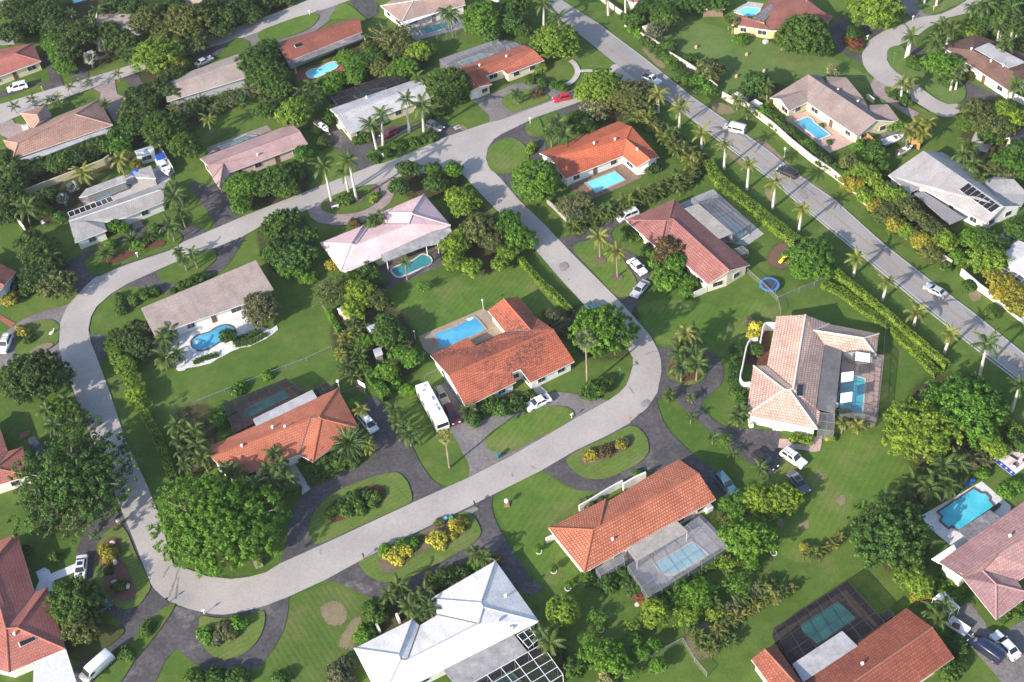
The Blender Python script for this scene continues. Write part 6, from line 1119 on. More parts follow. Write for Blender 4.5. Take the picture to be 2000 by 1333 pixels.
areca(['dusty', 'palm'], '500,170,40 530,165,42 550,150,40 515,185,36 540,185,38', desc='feathery clump beside the dense dark tree')
trees('broad', ['mid', 'dark', 'olive'], along(pts('65,335 100,322 140,310 180,297 215,283'), 15, 36), desc='dark tree of the row along the cream garden wall', grp='tree row along the cream garden wall'); trees('broad', ['dark', 'mid'], along(pts('75,315 120,305 170,290 205,275 240,262'), 19, 32), desc='dark tree of the row behind the tan-tiled house', grp='tree row along the cream garden wall'); trees('broad', ['dark', 'mid'], '255,255,50 270,240,46 245,235,40 285,228,40', desc='dark tree behind the tan-tiled house end')
trees('broad', 'lime', along(pts('240,705 250,730 262,760 272,785 280,802'), 15, 34), desc='yellow-green shrub tree of the row beside the loop street', grp='yellow-green row beside the loop street'); trees('broad', ['mid', 'lime'], '222,672,40 230,690,40 238,668,34 225,655,30', desc='shrub tree at the head of the yellow-green row', grp='yellow-green row beside the loop street')
areca(['areca', 'palm', 'dusty'], along(pts('1375,1165 1410,1195 1440,1180 1480,1150 1520,1130'), 16, 36), desc='feathery palm clump along the orchard edge', grp='palm row along the orchard edge'); areca(['areca', 'arecay'], along(pts('1400,1230 1430,1215 1475,1180 1530,1155 1560,1140'), 22, 36), desc='feathery palm clump along the orchard edge', grp='palm row along the orchard edge'); areca(['areca', 'arecay', 'palm'], along(pts('1575,1085 1600,1075 1640,1050 1660,1045'), 14, 36), desc='feathery palm clump of the group above the mown strip', grp='palm group above the mown strip'); areca(['areca'], '1370,1260,36 1385,1250,34 1360,1240,30 1165,1265,26', desc='palm clump near the wire fence corner')
areca('dusty', '1895,895,44 1910,880,40 1880,890,40 1925,900,40 1900,915,36', desc='feathery clump by the picnic mat'); trees('broad', 'lime', '1925,860,60 1950,880,44', desc='yellowish tree above the picnic mat'); trees('bush', 'bright', '1915,925,30 1965,960,36 1985,950,36', desc='shrub by the white deck')
trees('broad', 'mid', '1990,870,34 1975,855,30', desc='shrub tree at the hedge end')
areca('palm', '1820,960,44 1850,925,44 1835,905,40', desc='feathery clump by the white deck')
trees('sparse', ['bright', 'lime'], '1318,1168,50 1342,1200,56 1395,1198,40 1235,1225,38 1262,1205,34 1440,1140,52 1420,1100,46 1300,1180,36 1150,1245,36 1230,1310,44 1330,1145,36 1478,1020,44 1505,1000,46 1440,975,40 1465,1100,40', desc='loose-crowned orchard tree', name='fruit_tree', grp='orchard trees'); areca(['areca', 'palm'], along(pts('1350,1225 1390,1265 1430,1250 1400,1220'), 18, 38), desc='palm clump at the orchard foot', grp='palms at the orchard foot')
# --- shrubs and beds
S = lambda col, s, desc, org=FULL, grp='shrubs in the gardens', kind='bush': trees(kind, col, s, org, desc, 'shrub', grp)
S('yellow', '772,1085,40 790,1078,30 855,1055,38', 'bright yellow croton bush on the white house island', grp='yellow bushes on the white house island'); S('bright', '755,1078,34 785,1068,34 808,1062,26', 'green bush beside the yellow crotons'); S('gold', '890,1030,30 882,1045,24 900,1022,24', 'golden spiky bush at the island tip'); S('olive', '822,1055,16 860,1020,20', 'small bush on the island mulch')
S('gold', '1155,890,26 1212,870,24', 'yellow-green bush on the barrel house island', grp='bushes on the barrel house island'); S('pale', '1153,886,20 1217,866,22', 'pale yellow bush on the barrel house island', grp='bushes on the barrel house island'); S('copper', '1182,883,28 1190,876,22', 'bronze bush on the barrel house island')
S('mid', '650,1000,26 665,990,26 690,975,34 700,985,26 720,968,26 735,972,24 678,1000,28 705,998,24 728,985,20', 'green shrub in the red mulch bed', grp='shrubs in the red mulch bed')
S('bright', '402,1240,30 465,1218,32', 'round bright shrub on the round street lawn', grp='shrubs on the round street lawn'); S('grey', '440,1232,40 425,1245,26 452,1240,26', 'grey-leaved shrub on the round street lawn', grp='shrubs on the round street lawn')
S('gold', '215,1085,34 205,1075,24', 'spiky straw-coloured shrub in the faded mulch'); S('dark', '212,1115,20 235,1145,26', 'dark shrub in the faded mulch')
S('mid', '285,1232,26 245,1275,30 290,1220,22 50,1075,22 105,1090,24', 'shrub on the strip between the two drives'); S('mid', '380,1325,44 420,1322,40 470,1322,40 450,1325,36 550,1325,30', 'dark shrub at the bottom picture edge')
S('grey', '665,1330,50 675,1300,40 660,1310,40', 'brown shrub beside the white roof edge'); S('bright', '655,1308,26', 'bright round shrub by the brown ones')
S('mid', '735,1200,50 725,1190,40', 'round shrub beside the white pier'); S('bright', '710,1240,40 720,1232,30', 'bright shrub at the white roof corner'); S('dark', '870,1132,50 850,1140,40 900,1120,40', 'dark shrub along the white-roofed house front'); S('gold', '838,1128,20', 'golden shrub at the white-roofed house front'); S('bright', '925,1105,28', 'green bush at the white roof tip'); S('copper', '965,1095,30', 'bronze bush at the white roof tip'); S('mid', '1085,1270,40 1080,1290,40 1075,1255,30', 'climbing shrub along the white cage'); S('copper', '1105,1312,24', 'reddish shrub beside the white cage'); S('pale', '1185,1330,40', 'pale straw shrub at the bottom picture edge')
S('mid', '1148,1130,34 1185,1140,40 1215,1120,30 1225,1140,30 1245,1150,36', 'shrub at the foot of the low grey cage', grp='shrubs at the foot of the grey cage'); S('mid', along(pts('1270,1165 1310,1150 1350,1125 1390,1100 1420,1082'), 18, 26), 'shrub of the row below the grey cage', grp='shrubs at the foot of the grey cage'); S('red', '1250,1165,24 1262,1178,22', 'reddish shrub at the grey cage corner'); S('gold', '1410,1078,14 1272,1160,14', 'yellow plant inside the grey cage')
S('grey', '1150,983,24 1170,972,20 1143,985,20', 'grey-green shrub below the white entrance wall'); S('bright', '1246,925,16', 'small shrub at the white entrance wall')
S('mid', '1475,683,34', 'round shrub inside the curved white wall'); S('yellow', '1476,640,26 1470,655,22', 'bright yellow bush beside the curved white wall'); S('mid', '1448,805,30 1435,770,24 1450,785,26', 'shrub on the lawn edge of the peach house'); S('mid', '1650,815,36 1640,825,26', 'shrub by the peach house pool cage'); S('yellow', '1697,828,14 1616,858,10', 'yellow flowering plant in the peach house mulch bed'); S('lime', '1626,857,16', 'lime plant in the peach house mulch bed')
S('grey', '1465,630,24', 'grey shrub in the round bed before the peach house'); S('bright', '1365,720,20 1350,722,16', 'low shrub on the round mulch island')
S('bright', '1300,550,50 1325,545,40 1345,555,34 1340,570,30', 'shrub of the planting before the mauve house garage', grp='shrubs before the mauve-tiled house'); S('mid', '1230,455,34 1240,465,28 1265,490,26 1282,505,20', 'shrub under the mauve house front wall', grp='shrubs before the mauve-tiled house'); S('bright', '1281,515,24 1281,500,20', 'upright green shrub at the mauve house walk'); S('mid', '1175,650,20 1160,760,44 1178,752,34 1150,770,36', 'low palm-like shrub under the fan palm')
S('lime', '1090,340,1') if 0 else None
S('mid', '1010,790,40 985,800,36 960,790,40 945,800,30 1030,775,30 925,818,34', 'shrub along the mould-stained house front', grp='shrubs along the mould-stained house front'); S('copper', '1000,778,18 950,790,18', 'reddish shrub along the mould-stained house front'); S('grey', '1085,625,46 1100,640,40 1075,615,30', 'bare greyish shrub beside the mould-stained gable')
S('mid', '635,905,40 660,898,40 690,900,30 610,915,36 620,890,36 600,900,30', 'shrub before the coral house front', grp='shrubs before the coral house'); S('bright', '435,820,40 420,815,30 690,795,26', 'bright shrub beside the coral house deck'); S('bright', '460,765,26 470,755,24 520,735,22', 'small shrub on the lawn beside the black cage')
S('bright', '740,845,30 760,720,1') if 0 else None
S('lime', '770,745,26 790,755,30 800,765,24 812,690,1') if 0 else S('bright', '775,750,26 795,762,26', 'low shrub patch behind the motorhome')
S('gold', '648,518,24 655,505,20', 'yellow-flowering shrub at the pale pink gable'); S('mid', '715,525,44 735,550,40 705,545,36 690,535,34', 'shrub on the dark terrace of the pale pink house'); S('mid', '680,535,30 672,528,26', 'shrub at the pale pink roof corner'); S('bright', '605,545,30 590,530,30 600,515,26', 'bushy shrub behind the pale pink house side'); S('copper', '692,435,22', 'clipped ball shrub on the round drive'); S('lime', '732,385,18 728,392,14', 'lime bush on the round drive lawn'); S('mid', '680,390,30 668,392,24', 'low shrub on the round drive lawn')
S('bright', '960,525,1') if 0 else None
S('mid', '740,300,26 730,310,26 755,302,24 770,285,26 785,285,24 810,278,26 828,270,24 845,270,24 ', 'shrub on the drive island of the whitewashed house', grp='shrubs on the whitewashed house island'); S('mid', '715,270,24 700,275,24 705,262,20 855,222,26 840,225,20 880,205,1', 'shrub before the whitewashed house') if 0 else S('mid', '715,270,24 700,275,24 705,262,20 855,222,26 840,225,20', 'shrub before the whitewashed house'); S('mid', '650,220,36 640,238,26', 'dark shrub beside the small white boat'); S('lime', '618,255,20', 'lime shrub beside the small white boat'); S('mid', '632,280,26', 'small shrub by the dark drive')
S('lime', '1058,133,24 1052,138,18', 'lime bush at the end of the orange corner house'); S('copper', '1052,182,22 1045,186,16', 'reddish shrub on the orange corner house lawn'); S('mid', '1035,157,26 1060,163,24 1085,168,24 1100,172,20', 'low shrub along the orange corner house drive')
S('bright', '345,440,24 230,445,24 300,447,22 268,480,24 215,478,24 280,478,20', 'shrub on the loop street island'); S('mid', '172,600,30 195,585,1 240,618,26', 'x') if 0 else S('mid', '234,592,22 238,606,24 232,580,18 280,575,30 262,585,24 300,570,26', 'spiky shrub on the oval lawn before the grey-beige house'); S('mid', '370,553,24 385,545,26 355,560,24 340,570,20 400,540,20', 'shrub along the grey-beige house drive')
S('gold', '45,650,26 40,645,22', 'straw-coloured bush on the loop street lawn'); S('dark', '60,660,20 55,665,18', 'dark low bush on the loop street lawn')
S('mid', '1720,105,26 1740,135,26 1790,125,40 1800,130,34', 'round shrub on the cul-de-sac lawn') if 0 else S('mid', '1783,122,34 1795,128,30', 'round shrub at the twin palms'); S('red', '1658,78,26 1675,90,22', 'reddish shrub on the round mulch bed'); S('mid', '1846,160,28 1860,165,26', 'shrub on the cul-de-sac lawn bed'); S('mid', '1750,185,26 1768,200,24 1765,188,24', 'shrub beside the pink-paved drive'); S('gold', '1890,150,22', 'golden shrub by the brown-roofed house wall')
S('gold', '1505,205,20', 'golden shrub at the taupe-roofed wing'); S('bright', '1755,245,30 1770,250,30 1740,248,26', 'bright shrub behind the taupe-roofed house'); S('mid', '1605,245,10 1635,243,14 1620,278,12', 'small plant on the pink pool terrace'); S('bright', '1700,290,30', 'bush at the end of the orange wooden fence')
S('bright', '1448,78,30 1468,45,34 1475,52,30', 'scrubby bush against the yellow walls')
S('bright', '1850,1110,1 ') if 0 else None
S('bright', '1842,1122,18 1838,1145,24 1808,1155,24 1880,1150,26 1870,1165,26 1860,1140,24', 'shrub beside the blotchy pink house', grp='shrubs beside the blotchy pink house'); S('mid', '1970,1195,36 1985,1185,30 1955,1205,26', 'shrub under the blotchy pink eave'); S('mid', '1865,1255,36 1875,1270,30', 'shrub beside the brick-brown gable'); S('mid', '1850,1310,46 1870,1300,36', 'shrub below the brick-brown gable'); S('gold', '1800,1160,30 1790,1170,26', 'yellowish bush below the big dark tree'); S('mid', '1800,1100,30', 'bush beside the white slab')
S('gold', '1576,1075,26', 'yellow palm-like shrub above the mown strip')
S('lime', '1990,1160,1') if 0 else None
S('bright', '1075,1195,1') if 0 else None
# --- labels: kind and look, then the nearest landmark and the way along from it
def label_veg():
    info, used = {}, {}
    for o, desc, cat, p, grp in VEG:
        ds = sorted(((math.hypot(p[0]-q[0], p[1]-q[1]), n, q) for n, q in LM)); L1 = next(d for d in ds if d[1].split()[-1] not in desc.split()[-1:] and d[1] not in desc)
        best = None
        for d, n, q in ds:
            if n == L1[1] or n in desc or d > 700: continue
            a = (p[0]-L1[2][0], p[1]-L1[2][1]); b = (q[0]-L1[2][0], q[1]-L1[2][1]); c = (a[0]*b[0]+a[1]*b[1])/(math.hypot(*a)*math.hypot(*b)+1e-6); s = c-d/900
            if best is None or s > best[0]: best = (s, n)
        info.setdefault((desc, L1[1], best[1]), []).append((L1[0], o, cat, grp))
    per = {}
    for (d, a, b), l in info.items(): per.setdefault(d, []).append((a, b))
    ordw = 'first second third fourth fifth sixth seventh eighth ninth tenth eleventh twelfth thirteenth fourteenth fifteenth sixteenth seventeenth eighteenth nineteenth twentieth'.split()
    for (d, a, b), l in info.items():
        l.sort(key=lambda q: q[0]); one = len({x for x, y in per[d]}) == 1 and len(per[d]) == 1
        for i, (_, o, cat, grp) in enumerate(l):
            od = ordw[i] if i < 20 else 'last but some'
            if one and len(l) == 1: s = d
            elif one: s = d+', '+od+' from '+a
            elif len(l) == 1: s = d+', from '+a+' towards '+b
            else: s = d+', '+od+' from '+a+' towards '+b
            for cut in (', between ', ):
                if len(s.split()) > 16: s = d+(', '+od if len(l) > 1 else ', out')+' from '+a+' to '+b
                if len(s.split()) > 16: s = d+', '+(od+' ' if len(l) > 1 else '')+a.replace(' house', '')+' to '+b.replace(' house', '')
            if len(s.split()) > 16 or s in used: print('LABEL', len(s.split()), s)
            used[s] = 1; tag(o, s, cat, grp)
# ================================================================== VEHICLES
TYRE = plain('tyre', (.018, .018, .018), .8); RIM = plain('rim', (.42, .42, .43), .35, metal=.6); CGL = plain('car_glass', (.02, .025, .032), .06, .7, var=.2); LAMPW = plain('headlight', (.75, .77, .78), .15); LAMPR = plain('tail_light', (.35, .02, .02), .25); BLK = plain('black_plastic', (.025, .025, .025), .6); CHR = plain('licence_plate', (.6, .6, .58), .5)
def paint(name, c):
    if name in MATS: return MATS[name]
    m, t = newmat(name); p = finish(t, c, .3, spec=.5); p.inputs['Coat Weight'].default_value = .6; p.inputs['Coat Roughness'].default_value = .08; MATS[name] = m; return m
# side profile (x along the car, front positive; z), shell half width; cabin: x of foot rear, top rear, top front, foot front, z foot, z top
CARS = dict(
 sedan=dict(L=4.8, W=1.82, prof=[(-2.4, .32), (-2.42, .62), (-2.3, .92), (-1.45, .98), (1.0, .96), (1.9, .86), (2.32, .70), (2.4, .48), (2.36, .26)], cab=(-1.75, -1.05, .35, 1.15, .95, 1.42)),
 suv=dict(L=4.75, W=1.88, prof=[(-2.36, .36), (-2.38, .8), (-2.3, 1.06), (.9, 1.06), (1.75, .98), (2.25, .84), (2.36, .55), (2.3, .32)], cab=(-2.3, -2.0, .25, 1.0, 1.04, 1.76)),
 minivan=dict(L=4.9, W=1.92, prof=[(-2.44, .34), (-2.46, .9), (-2.4, 1.06), (1.2, 1.04), (2.0, .84), (2.42, .62), (2.4, .3)], cab=(-2.42, -2.2, .75, 1.75, 1.03, 1.74)),
 pickup=dict(L=5.3, W=1.92, prof=[(-2.65, .42), (-2.66, .98), (-2.6, 1.02), (-.7, 1.02), (.95, 1.06), (1.95, .98), (2.55, .84), (2.65, .55), (2.6, .34)], cab=(-.62, -.45, .45, 1.1, 1.04, 1.76)))
def car(kind, label, col, cname, front, rear, org=FULL, L=None, roofcol=None, cat=None, sunroof=False, rack=False):
    s = CARS[kind]; k = org[2] if len(org) > 2 else K1
    f, r_ = (at((org[0]+p[0]*k, org[1]+p[1]*k), .55) for p in (front, rear)); c = (f+r_)/2; d = f-r_; rz = math.atan2(d.y, d.x); Lm = s['L']; sc = (L or Lm)/Lm
    T = thing({'suv': 'parked_suv', 'sedan': 'parked_car', 'minivan': 'minivan', 'pickup': 'pickup_truck'}[kind], label, cat or {'suv': 'suv', 'sedan': 'car', 'minivan': 'minivan', 'pickup': 'pickup'}[kind], (c.x, c.y, .075), rz); T.scale = (sc, sc, sc)
    body = paint('paint_'+cname, col); w = s['W']/2; pr = s['prof']; n = len(pr); b = MB()
    sect = [(-1.0, .0), (-1.0, 0), (1.0, 0)]
    vs = []
    for y, kx, dz in ((-w*.90, .985, -.03), (-w, 1.0, 0), (w, 1.0, 0), (w*.90, .985, -.03)):
        pass
    def ring(y, top, inset_):
        return [(x*(1-inset_), y, (z_ if z_ > .6 else z_)-(top if z_ > .75 else 0)) for x, z_ in pr]
    rings = [ring(-w*.93, .07, .02), ring(-w, .13, .0), ring(-w*.86, 0.0, .0), ring(w*.86, 0.0, .0), ring(w, .13, .0), ring(w*.93, .07, .02)]
    rings = [ring(-w, .16, .012), ring(-w*.9, .02, .0), ring(0, -.015, -.012), ring(w*.9, .02, .0), ring(w, .16, .012)]
    vs = [v for rg in rings for v in rg]; fs = []
    for i in range(len(rings)-1):
        for j in range(n): fs.append((i*n+j, (i+1)*n+j, (i+1)*n+(j+1) % n, i*n+(j+1) % n))
    fs += [tuple(range(n-1, -1, -1)), tuple((len(rings)-1)*n+j for j in range(n))]; b.add(vs, fs)
    x0, x1, x2, x3, z0, z1 = s['cab']; wb, wt = w*.92, w*.74
    A = [(x0, -wb, z0-.03), (x3, -wb, z0-.03), (x3, wb, z0-.03), (x0, wb, z0-.03)]; Tp = [(x1, -wt, z1), (x2, -wt, z1), (x2, wt, z1), (x1, wt, z1)]
    b.add(A+Tp, [(4, 5, 6, 7), (0, 1, 5, 4), (1, 2, 6, 5), (2, 3, 7, 6), (3, 0, 4, 7)])
    xm = (x1+x2)/2; b.add([(x1+.02, -wt*.97, z1), (x2-.02, -wt*.97, z1), (x2-.02, wt*.97, z1), (x1+.02, wt*.97, z1), (x1+.12, -wt*.75, z1+.04), (x2-.12, -wt*.75, z1+.04), (x2-.12, wt*.75, z1+.04), (x1+.12, wt*.75, z1+.04)], [(4, 5, 6, 7), (0, 1, 5, 4), (1, 2, 6, 5), (2, 3, 7, 6), (3, 0, 4, 7)])
    if kind == 'pickup':
        pass
    bo = b.build('body', body, T)
    def face(nm, q, m, par=T, off=.02, parts=1):
        q = [Vector(v) for v in q]; nr = (q[1]-q[0]).cross(q[2]-q[0]).normalized(); cc = sum(q, Vector())/4
        if nr.dot(cc-Vector((xm, 0, z0-.2))) < 0: nr = -nr
        o = MB(); o.add([v+nr*off for v in q]+[v-nr*.03 for v in q], [(0, 1, 2, 3), (0, 1, 5, 4), (1, 2, 6, 5), (2, 3, 7, 6), (3, 0, 4, 7)]); return o.build(nm, m, par)
    def lerpq(a, b_, c_, d_, u0, u1, v0, v1):
        a, b_, c_, d_ = map(Vector, (a, b_, c_, d_)); g = lambda u, v: (a*(1-u)+b_*u)*(1-v)+(d_*(1-u)+c_*u)*v; return [g(u0, v0), g(u1, v0), g(u1, v1), g(u0, v1)]
    face('windscreen', lerpq(A[1], A[2], Tp[2], Tp[1], .05, .95, .10, .95), CGL); face('rear_window', lerpq(A[0], A[3], Tp[3], Tp[0], .07, .93, .14 if kind == 'sedan' else .25, .93), CGL)
    for i, (p, q, u, v) in enumerate(((A[0], A[1], Tp[1], Tp[0]), (A[3], A[2], Tp[2], Tp[3]))):
        for a_, e_ in (((.08, .48), (.53, .90)) if kind != 'pickup' else ((.12, .85),)): face('side_window', lerpq(p, q, u, v, a_, e_, .16, .9), CGL)
    if sunroof: o = MB(); o.box(((x1+x2)/2, 0, z1+.035), .75, .9, .015); o.build('sunroof', CGL, T)
    if rack:
        o = MB()
        for y in (-wt*.8, wt*.8): o.tube((x1+.1, y, z1+.1), (x2-.2, y, z1+.1), .03, n=5)
        for x in (x1+.35, xm, x2-.5): o.tube((x, -wt*.8, z1+.1), (x, wt*.8, z1+.1), .03, n=5)
        o.build('roof_rack', BLK, T)
    if kind == 'pickup':
        o = MB(); o.box((-1.68, 0, .98), 1.75, 1.55, .06); o.build('cargo_bed', BLK, T)
    ax = Lm*.30
    for x in (-ax-.02, ax+.06):
        for y in (-w+.09, w-.09):
            sg = 1 if y > 0 else -1; t = MB(); t.tube((x, y-.11, .33), (x, y+.11, .33), .335, n=14); wo = t.build('wheel', TYRE, T); t = MB(); t.tube((x, y+sg*.105, .33), (x, y+sg*.125, .33), .2, n=10); t.build('rim', RIM, wo)
    zf = .66 if kind == 'sedan' else .78
    for y in (-w*.68, w*.68):
        o = MB(); o.box((pr[-2][0]-.09, y, zf-.02), .2, .36, .16); o.build('headlight', LAMPW, T); o = MB(); o.box((pr[1][0]+.06, y*1.08, zf+.06), .14, .26, .2); o.build('tail_light', LAMPR, T)
        o = MB(); o.box((x3-.35, math.copysign(w+.06, y), z0+.02), .12, .16, .13); o.build('wing_mirror', body, T)
    o = MB(); o.box((pr[1][0]-.005, 0, .62), .03, .34, .15); o.build('number_plate', CHR, T)
    return T
def van(label, col, cname, front, rear, org=FULL, L=5.4, win=True):
    k = org[2] if len(org) > 2 else K1; f, r_ = (at((org[0]+p[0]*k, org[1]+p[1]*k), .9) for p in (front, rear)); c = (f+r_)/2; d = f-r_
    T = thing('panel_van', label, 'van', (c.x, c.y, .075), math.atan2(d.y, d.x)); body = paint('paint_'+cname, col); h = L/2; w = 1.0; b = MB()
    pr = [(-h, .4), (-h, 1.0), (-h+.06, 1.95), (-h+.25, 2.08), (h-1.75, 2.06), (h-1.35, 1.9), (h-.75, 1.22), (h-.1, .98), (h, .7), (h-.02, .35)]; n = len(pr)
    rings = [[(x*(1 if z_ < 1 else .99), y, z_-(t if z_ > 1.1 else t*.5 if z_ > .9 else 0)) for x, z_ in pr] for y, t in ((-w, .22), (-w*.97, .12), (-w*.82, .02), (0, -.03), (w*.82, .02), (w*.97, .12), (w, .22))]
    vs = [v if abs(v[1]) < .9 or v[2] < 1.2 else (v[0], v[1]*.93, v[2]) for rg in rings for v in rg]; m = len(rings)
    b.add(vs, [(i*n+j, (i+1)*n+j, (i+1)*n+(j+1) % n, i*n+(j+1) % n) for i in range(m-1) for j in range(n)]+[tuple(range(n-1, -1, -1)), tuple((m-1)*n+j for j in range(n))]); b.build('body', body, T, True)
    o = MB(); o.add([(h-.80, -.8, 1.28), (h-.80, .8, 1.28), (h-1.30, .74, 1.86), (h-1.30, -.74, 1.86)], [(0, 1, 2, 3)]); o.add([(h-.76, -.8, 1.31), (h-.76, .8, 1.31), (h-1.26, .74, 1.89), (h-1.26, -.74, 1.89)], [(0, 1, 2, 3)]); o.build('windscreen', CGL, T)
    for sg in (-1, 1):
        for xa, xb in ((h-2.0, h-1.2),)+(((-h+.4, h-2.3),) if win else ()): o = MB(); o.box(((xa+xb)/2, sg*.965, 1.22), xb-xa, .06, .5); o.build('side_window', CGL, T)
        o = MB(); o.box((-h-.01, sg*.45, 1.25), .04, .6, .5); o.build('rear_window', CGL, T)
        o = MB(); o.box((h-.03, sg*.7, .72), .1, .35, .18); o.build('headlight', LAMPW, T); o = MB(); o.box((-h-.01, sg*.88, .85), .06, .14, .35); o.build('tail_light', LAMPR, T)
        o = MB(); o.box((h-1.25, sg*1.12, 1.2), .12, .2, .22); o.build('wing_mirror', BLK, T)
        for x in (-h+1.0, h-1.05): t = MB(); t.tube((x, sg*.9-.12, .35), (x, sg*.9+.12, .35), .35, n=14); wo = t.build('wheel', TYRE, T); t = MB(); t.tube((x, sg*1.015, .35), (x, sg*1.03, .35), .2, n=10); t.build('rim', RIM, wo)
    return T
ZC = (980, 440, K2)
WHITE, SILVER, DGREY = (.78, .78, .78), (.42, .43, .45), (.07, .075, .085)
car('sedan', 'white saloon car on the concrete drive of the mould-stained house', WHITE, 'white', (1055, 1228), (1308, 1104), (820, 560), 5.1)
car('sedan', 'white saloon car with dark windows on the black drive of the mauve-tiled house', WHITE, 'white', (402, 900), (262, 762), (1180, 360), 4.9)
car('sedan', 'silver saloon car parked behind the white one by the brick walk', SILVER, 'silver', (285, 1138), (430, 972), (1180, 360), 5.0)
car('sedan', 'teal car half hidden by the big round tree at the street bend', (.03, .10, .13), 'teal', (575, 520), (505, 462), ZC, 4.7)
car('sedan', 'silver hatchback driving along the main road between the palms', SILVER, 'silver', (762, 508), (952, 608), (1660, 460), 4.6)
car('suv', 'black car driving on the main road near the long pinkish wall', (.015, .015, .018), 'black', (218, 1028), (380, 1103), (1480, 130), 4.7)
van('white van driving on the main road', WHITE, 'white', (398, 1263), (572, 1306), (1340, 0), 5.0)
car('pickup', 'white pickup with a black bed on the main road in tree shade', (.62, .63, .64), 'palewhite', (1288, 163), (1258, 149), FULL, 5.0)
car('suv', 'bright red off-roader driving on the residential street', (.42, .012, .03), 'red', (1243, 1003), (1388, 972), (840, 0), 4.2)
car('suv', 'dark grey car on the drive before the whitewashed house', DGREY, 'dgrey', (1150, 1300), (1008, 1245), (640, 0), 4.4)
car('suv', 'maroon car behind the palms of the whitewashed house', (.11, .012, .022), 'maroon', (795, 795), (862, 760), (480, 0, K2), 4.5)
car('sedan', 'silver car parked beside the dull grey long house', SILVER, 'silver', (466, 588), (338, 655), (320, 0), 4.8)
car('minivan', 'white minivan before the coral house by the back street', WHITE, 'white', (105, 898), (245, 862), (0, 0), 4.9)
car('suv', 'white estate car on the grey circular drive of the loop street', WHITE, 'white', (25, 1062), (85, 925), (0, 480), 4.8, rack=True)
car('sedan', 'silver-white saloon car with a sunroof on the salmon house drive', (.60, .61, .63), 'palesilver', (800, 688), (828, 448), (0, 1000), 5.0, sunroof=True)
car('sedan', 'dark car in the shade beside the bushy dark tree', (.03, .035, .04), 'darkcar', (930, 1005), (1060, 935), (0, 1000), 4.7)
van('white panel van on the drive in front of the salmon-tiled house', (.80, .80, .82), 'white', (478, 1315), (640, 1172), (0, 883, K2), 5.8, win=False)
car('suv', 'dark car under the huge dark spreading tree', (.03, .035, .05), 'navy', (245, 1325), (195, 1255), (0, 440, K2), 4.6)
car('sedan', 'white car in the shade on the black drive by the half-hidden salmon house', (.6, .6, .62), 'palesilver', (290, 70), (352, 118), (0, 883, K2), 4.6)
car('minivan', 'white car with dark glass beside the coral hip-roofed house', (.68, .70, .72), 'whiteblue', (745, 1190), (672, 1105), (480, 440, K2), 4.8)
car('suv', 'tan jeep with a dark front between the motorhome and the stained house', (.44, .38, .27), 'tanjeep', (790, 640), (620, 345), (800, 730, .09), 4.3, rack=True)
car('suv', 'maroon off-roader beside the motorhome', (.10, .012, .03), 'maroon', (1015, 1095), (840, 720), (800, 730, .09), 4.8)
car('pickup', 'black pickup on the black drive of the peach-tiled house', (.018, .018, .02), 'black', (475, 690), (290, 545), (1420, 780), 5.0)
car('suv', 'white off-roader with a roof rack on the grass', (.74, .74, .74), 'white', (772, 668), (560, 525), (1420, 780), 4.8, rack=True)
car('sedan', 'slate grey saloon car with a sunroof on the big lawn', (.10, .105, .13), 'slate', (792, 930), (640, 748), (1420, 780), 4.9, sunroof=True)
car('suv', 'teal blue estate car beside the barrel-tiled house', (.055, .12, .16), 'tealblue', (1340, 240), (1252, 140), ZC[:1] + (883, K2), 4.9)
van('dark blue van on the concrete drive of the blotchy pink house', (.012, .018, .05), 'darkblue', (1232, 900), (1500, 1090), (1660, 1073), 5.6)
car('sedan', 'white saloon car beside the dark blue van', (.70, .74, .74), 'whiteblue', (1450, 862), (1660, 1078), (1660, 1073), 5.1)
car('minivan', 'silver minivan behind the mauve-tiled house corner', (.55, .56, .58), 'palesilver', (150, 350), (312, 285), (1180, 360), 4.9)
car('sedan', 'grey car under trees before the rose-shingled house', (.28, .31, .36), 'greyblue', (1020, 690), (1120, 645), (320, 220), 4.5)
car('minivan', 'silver van behind the stained roadside wall', (.6, .61, .63), 'palesilver', (1280, 962), (1395, 1000), (1180, 0), 4.8)
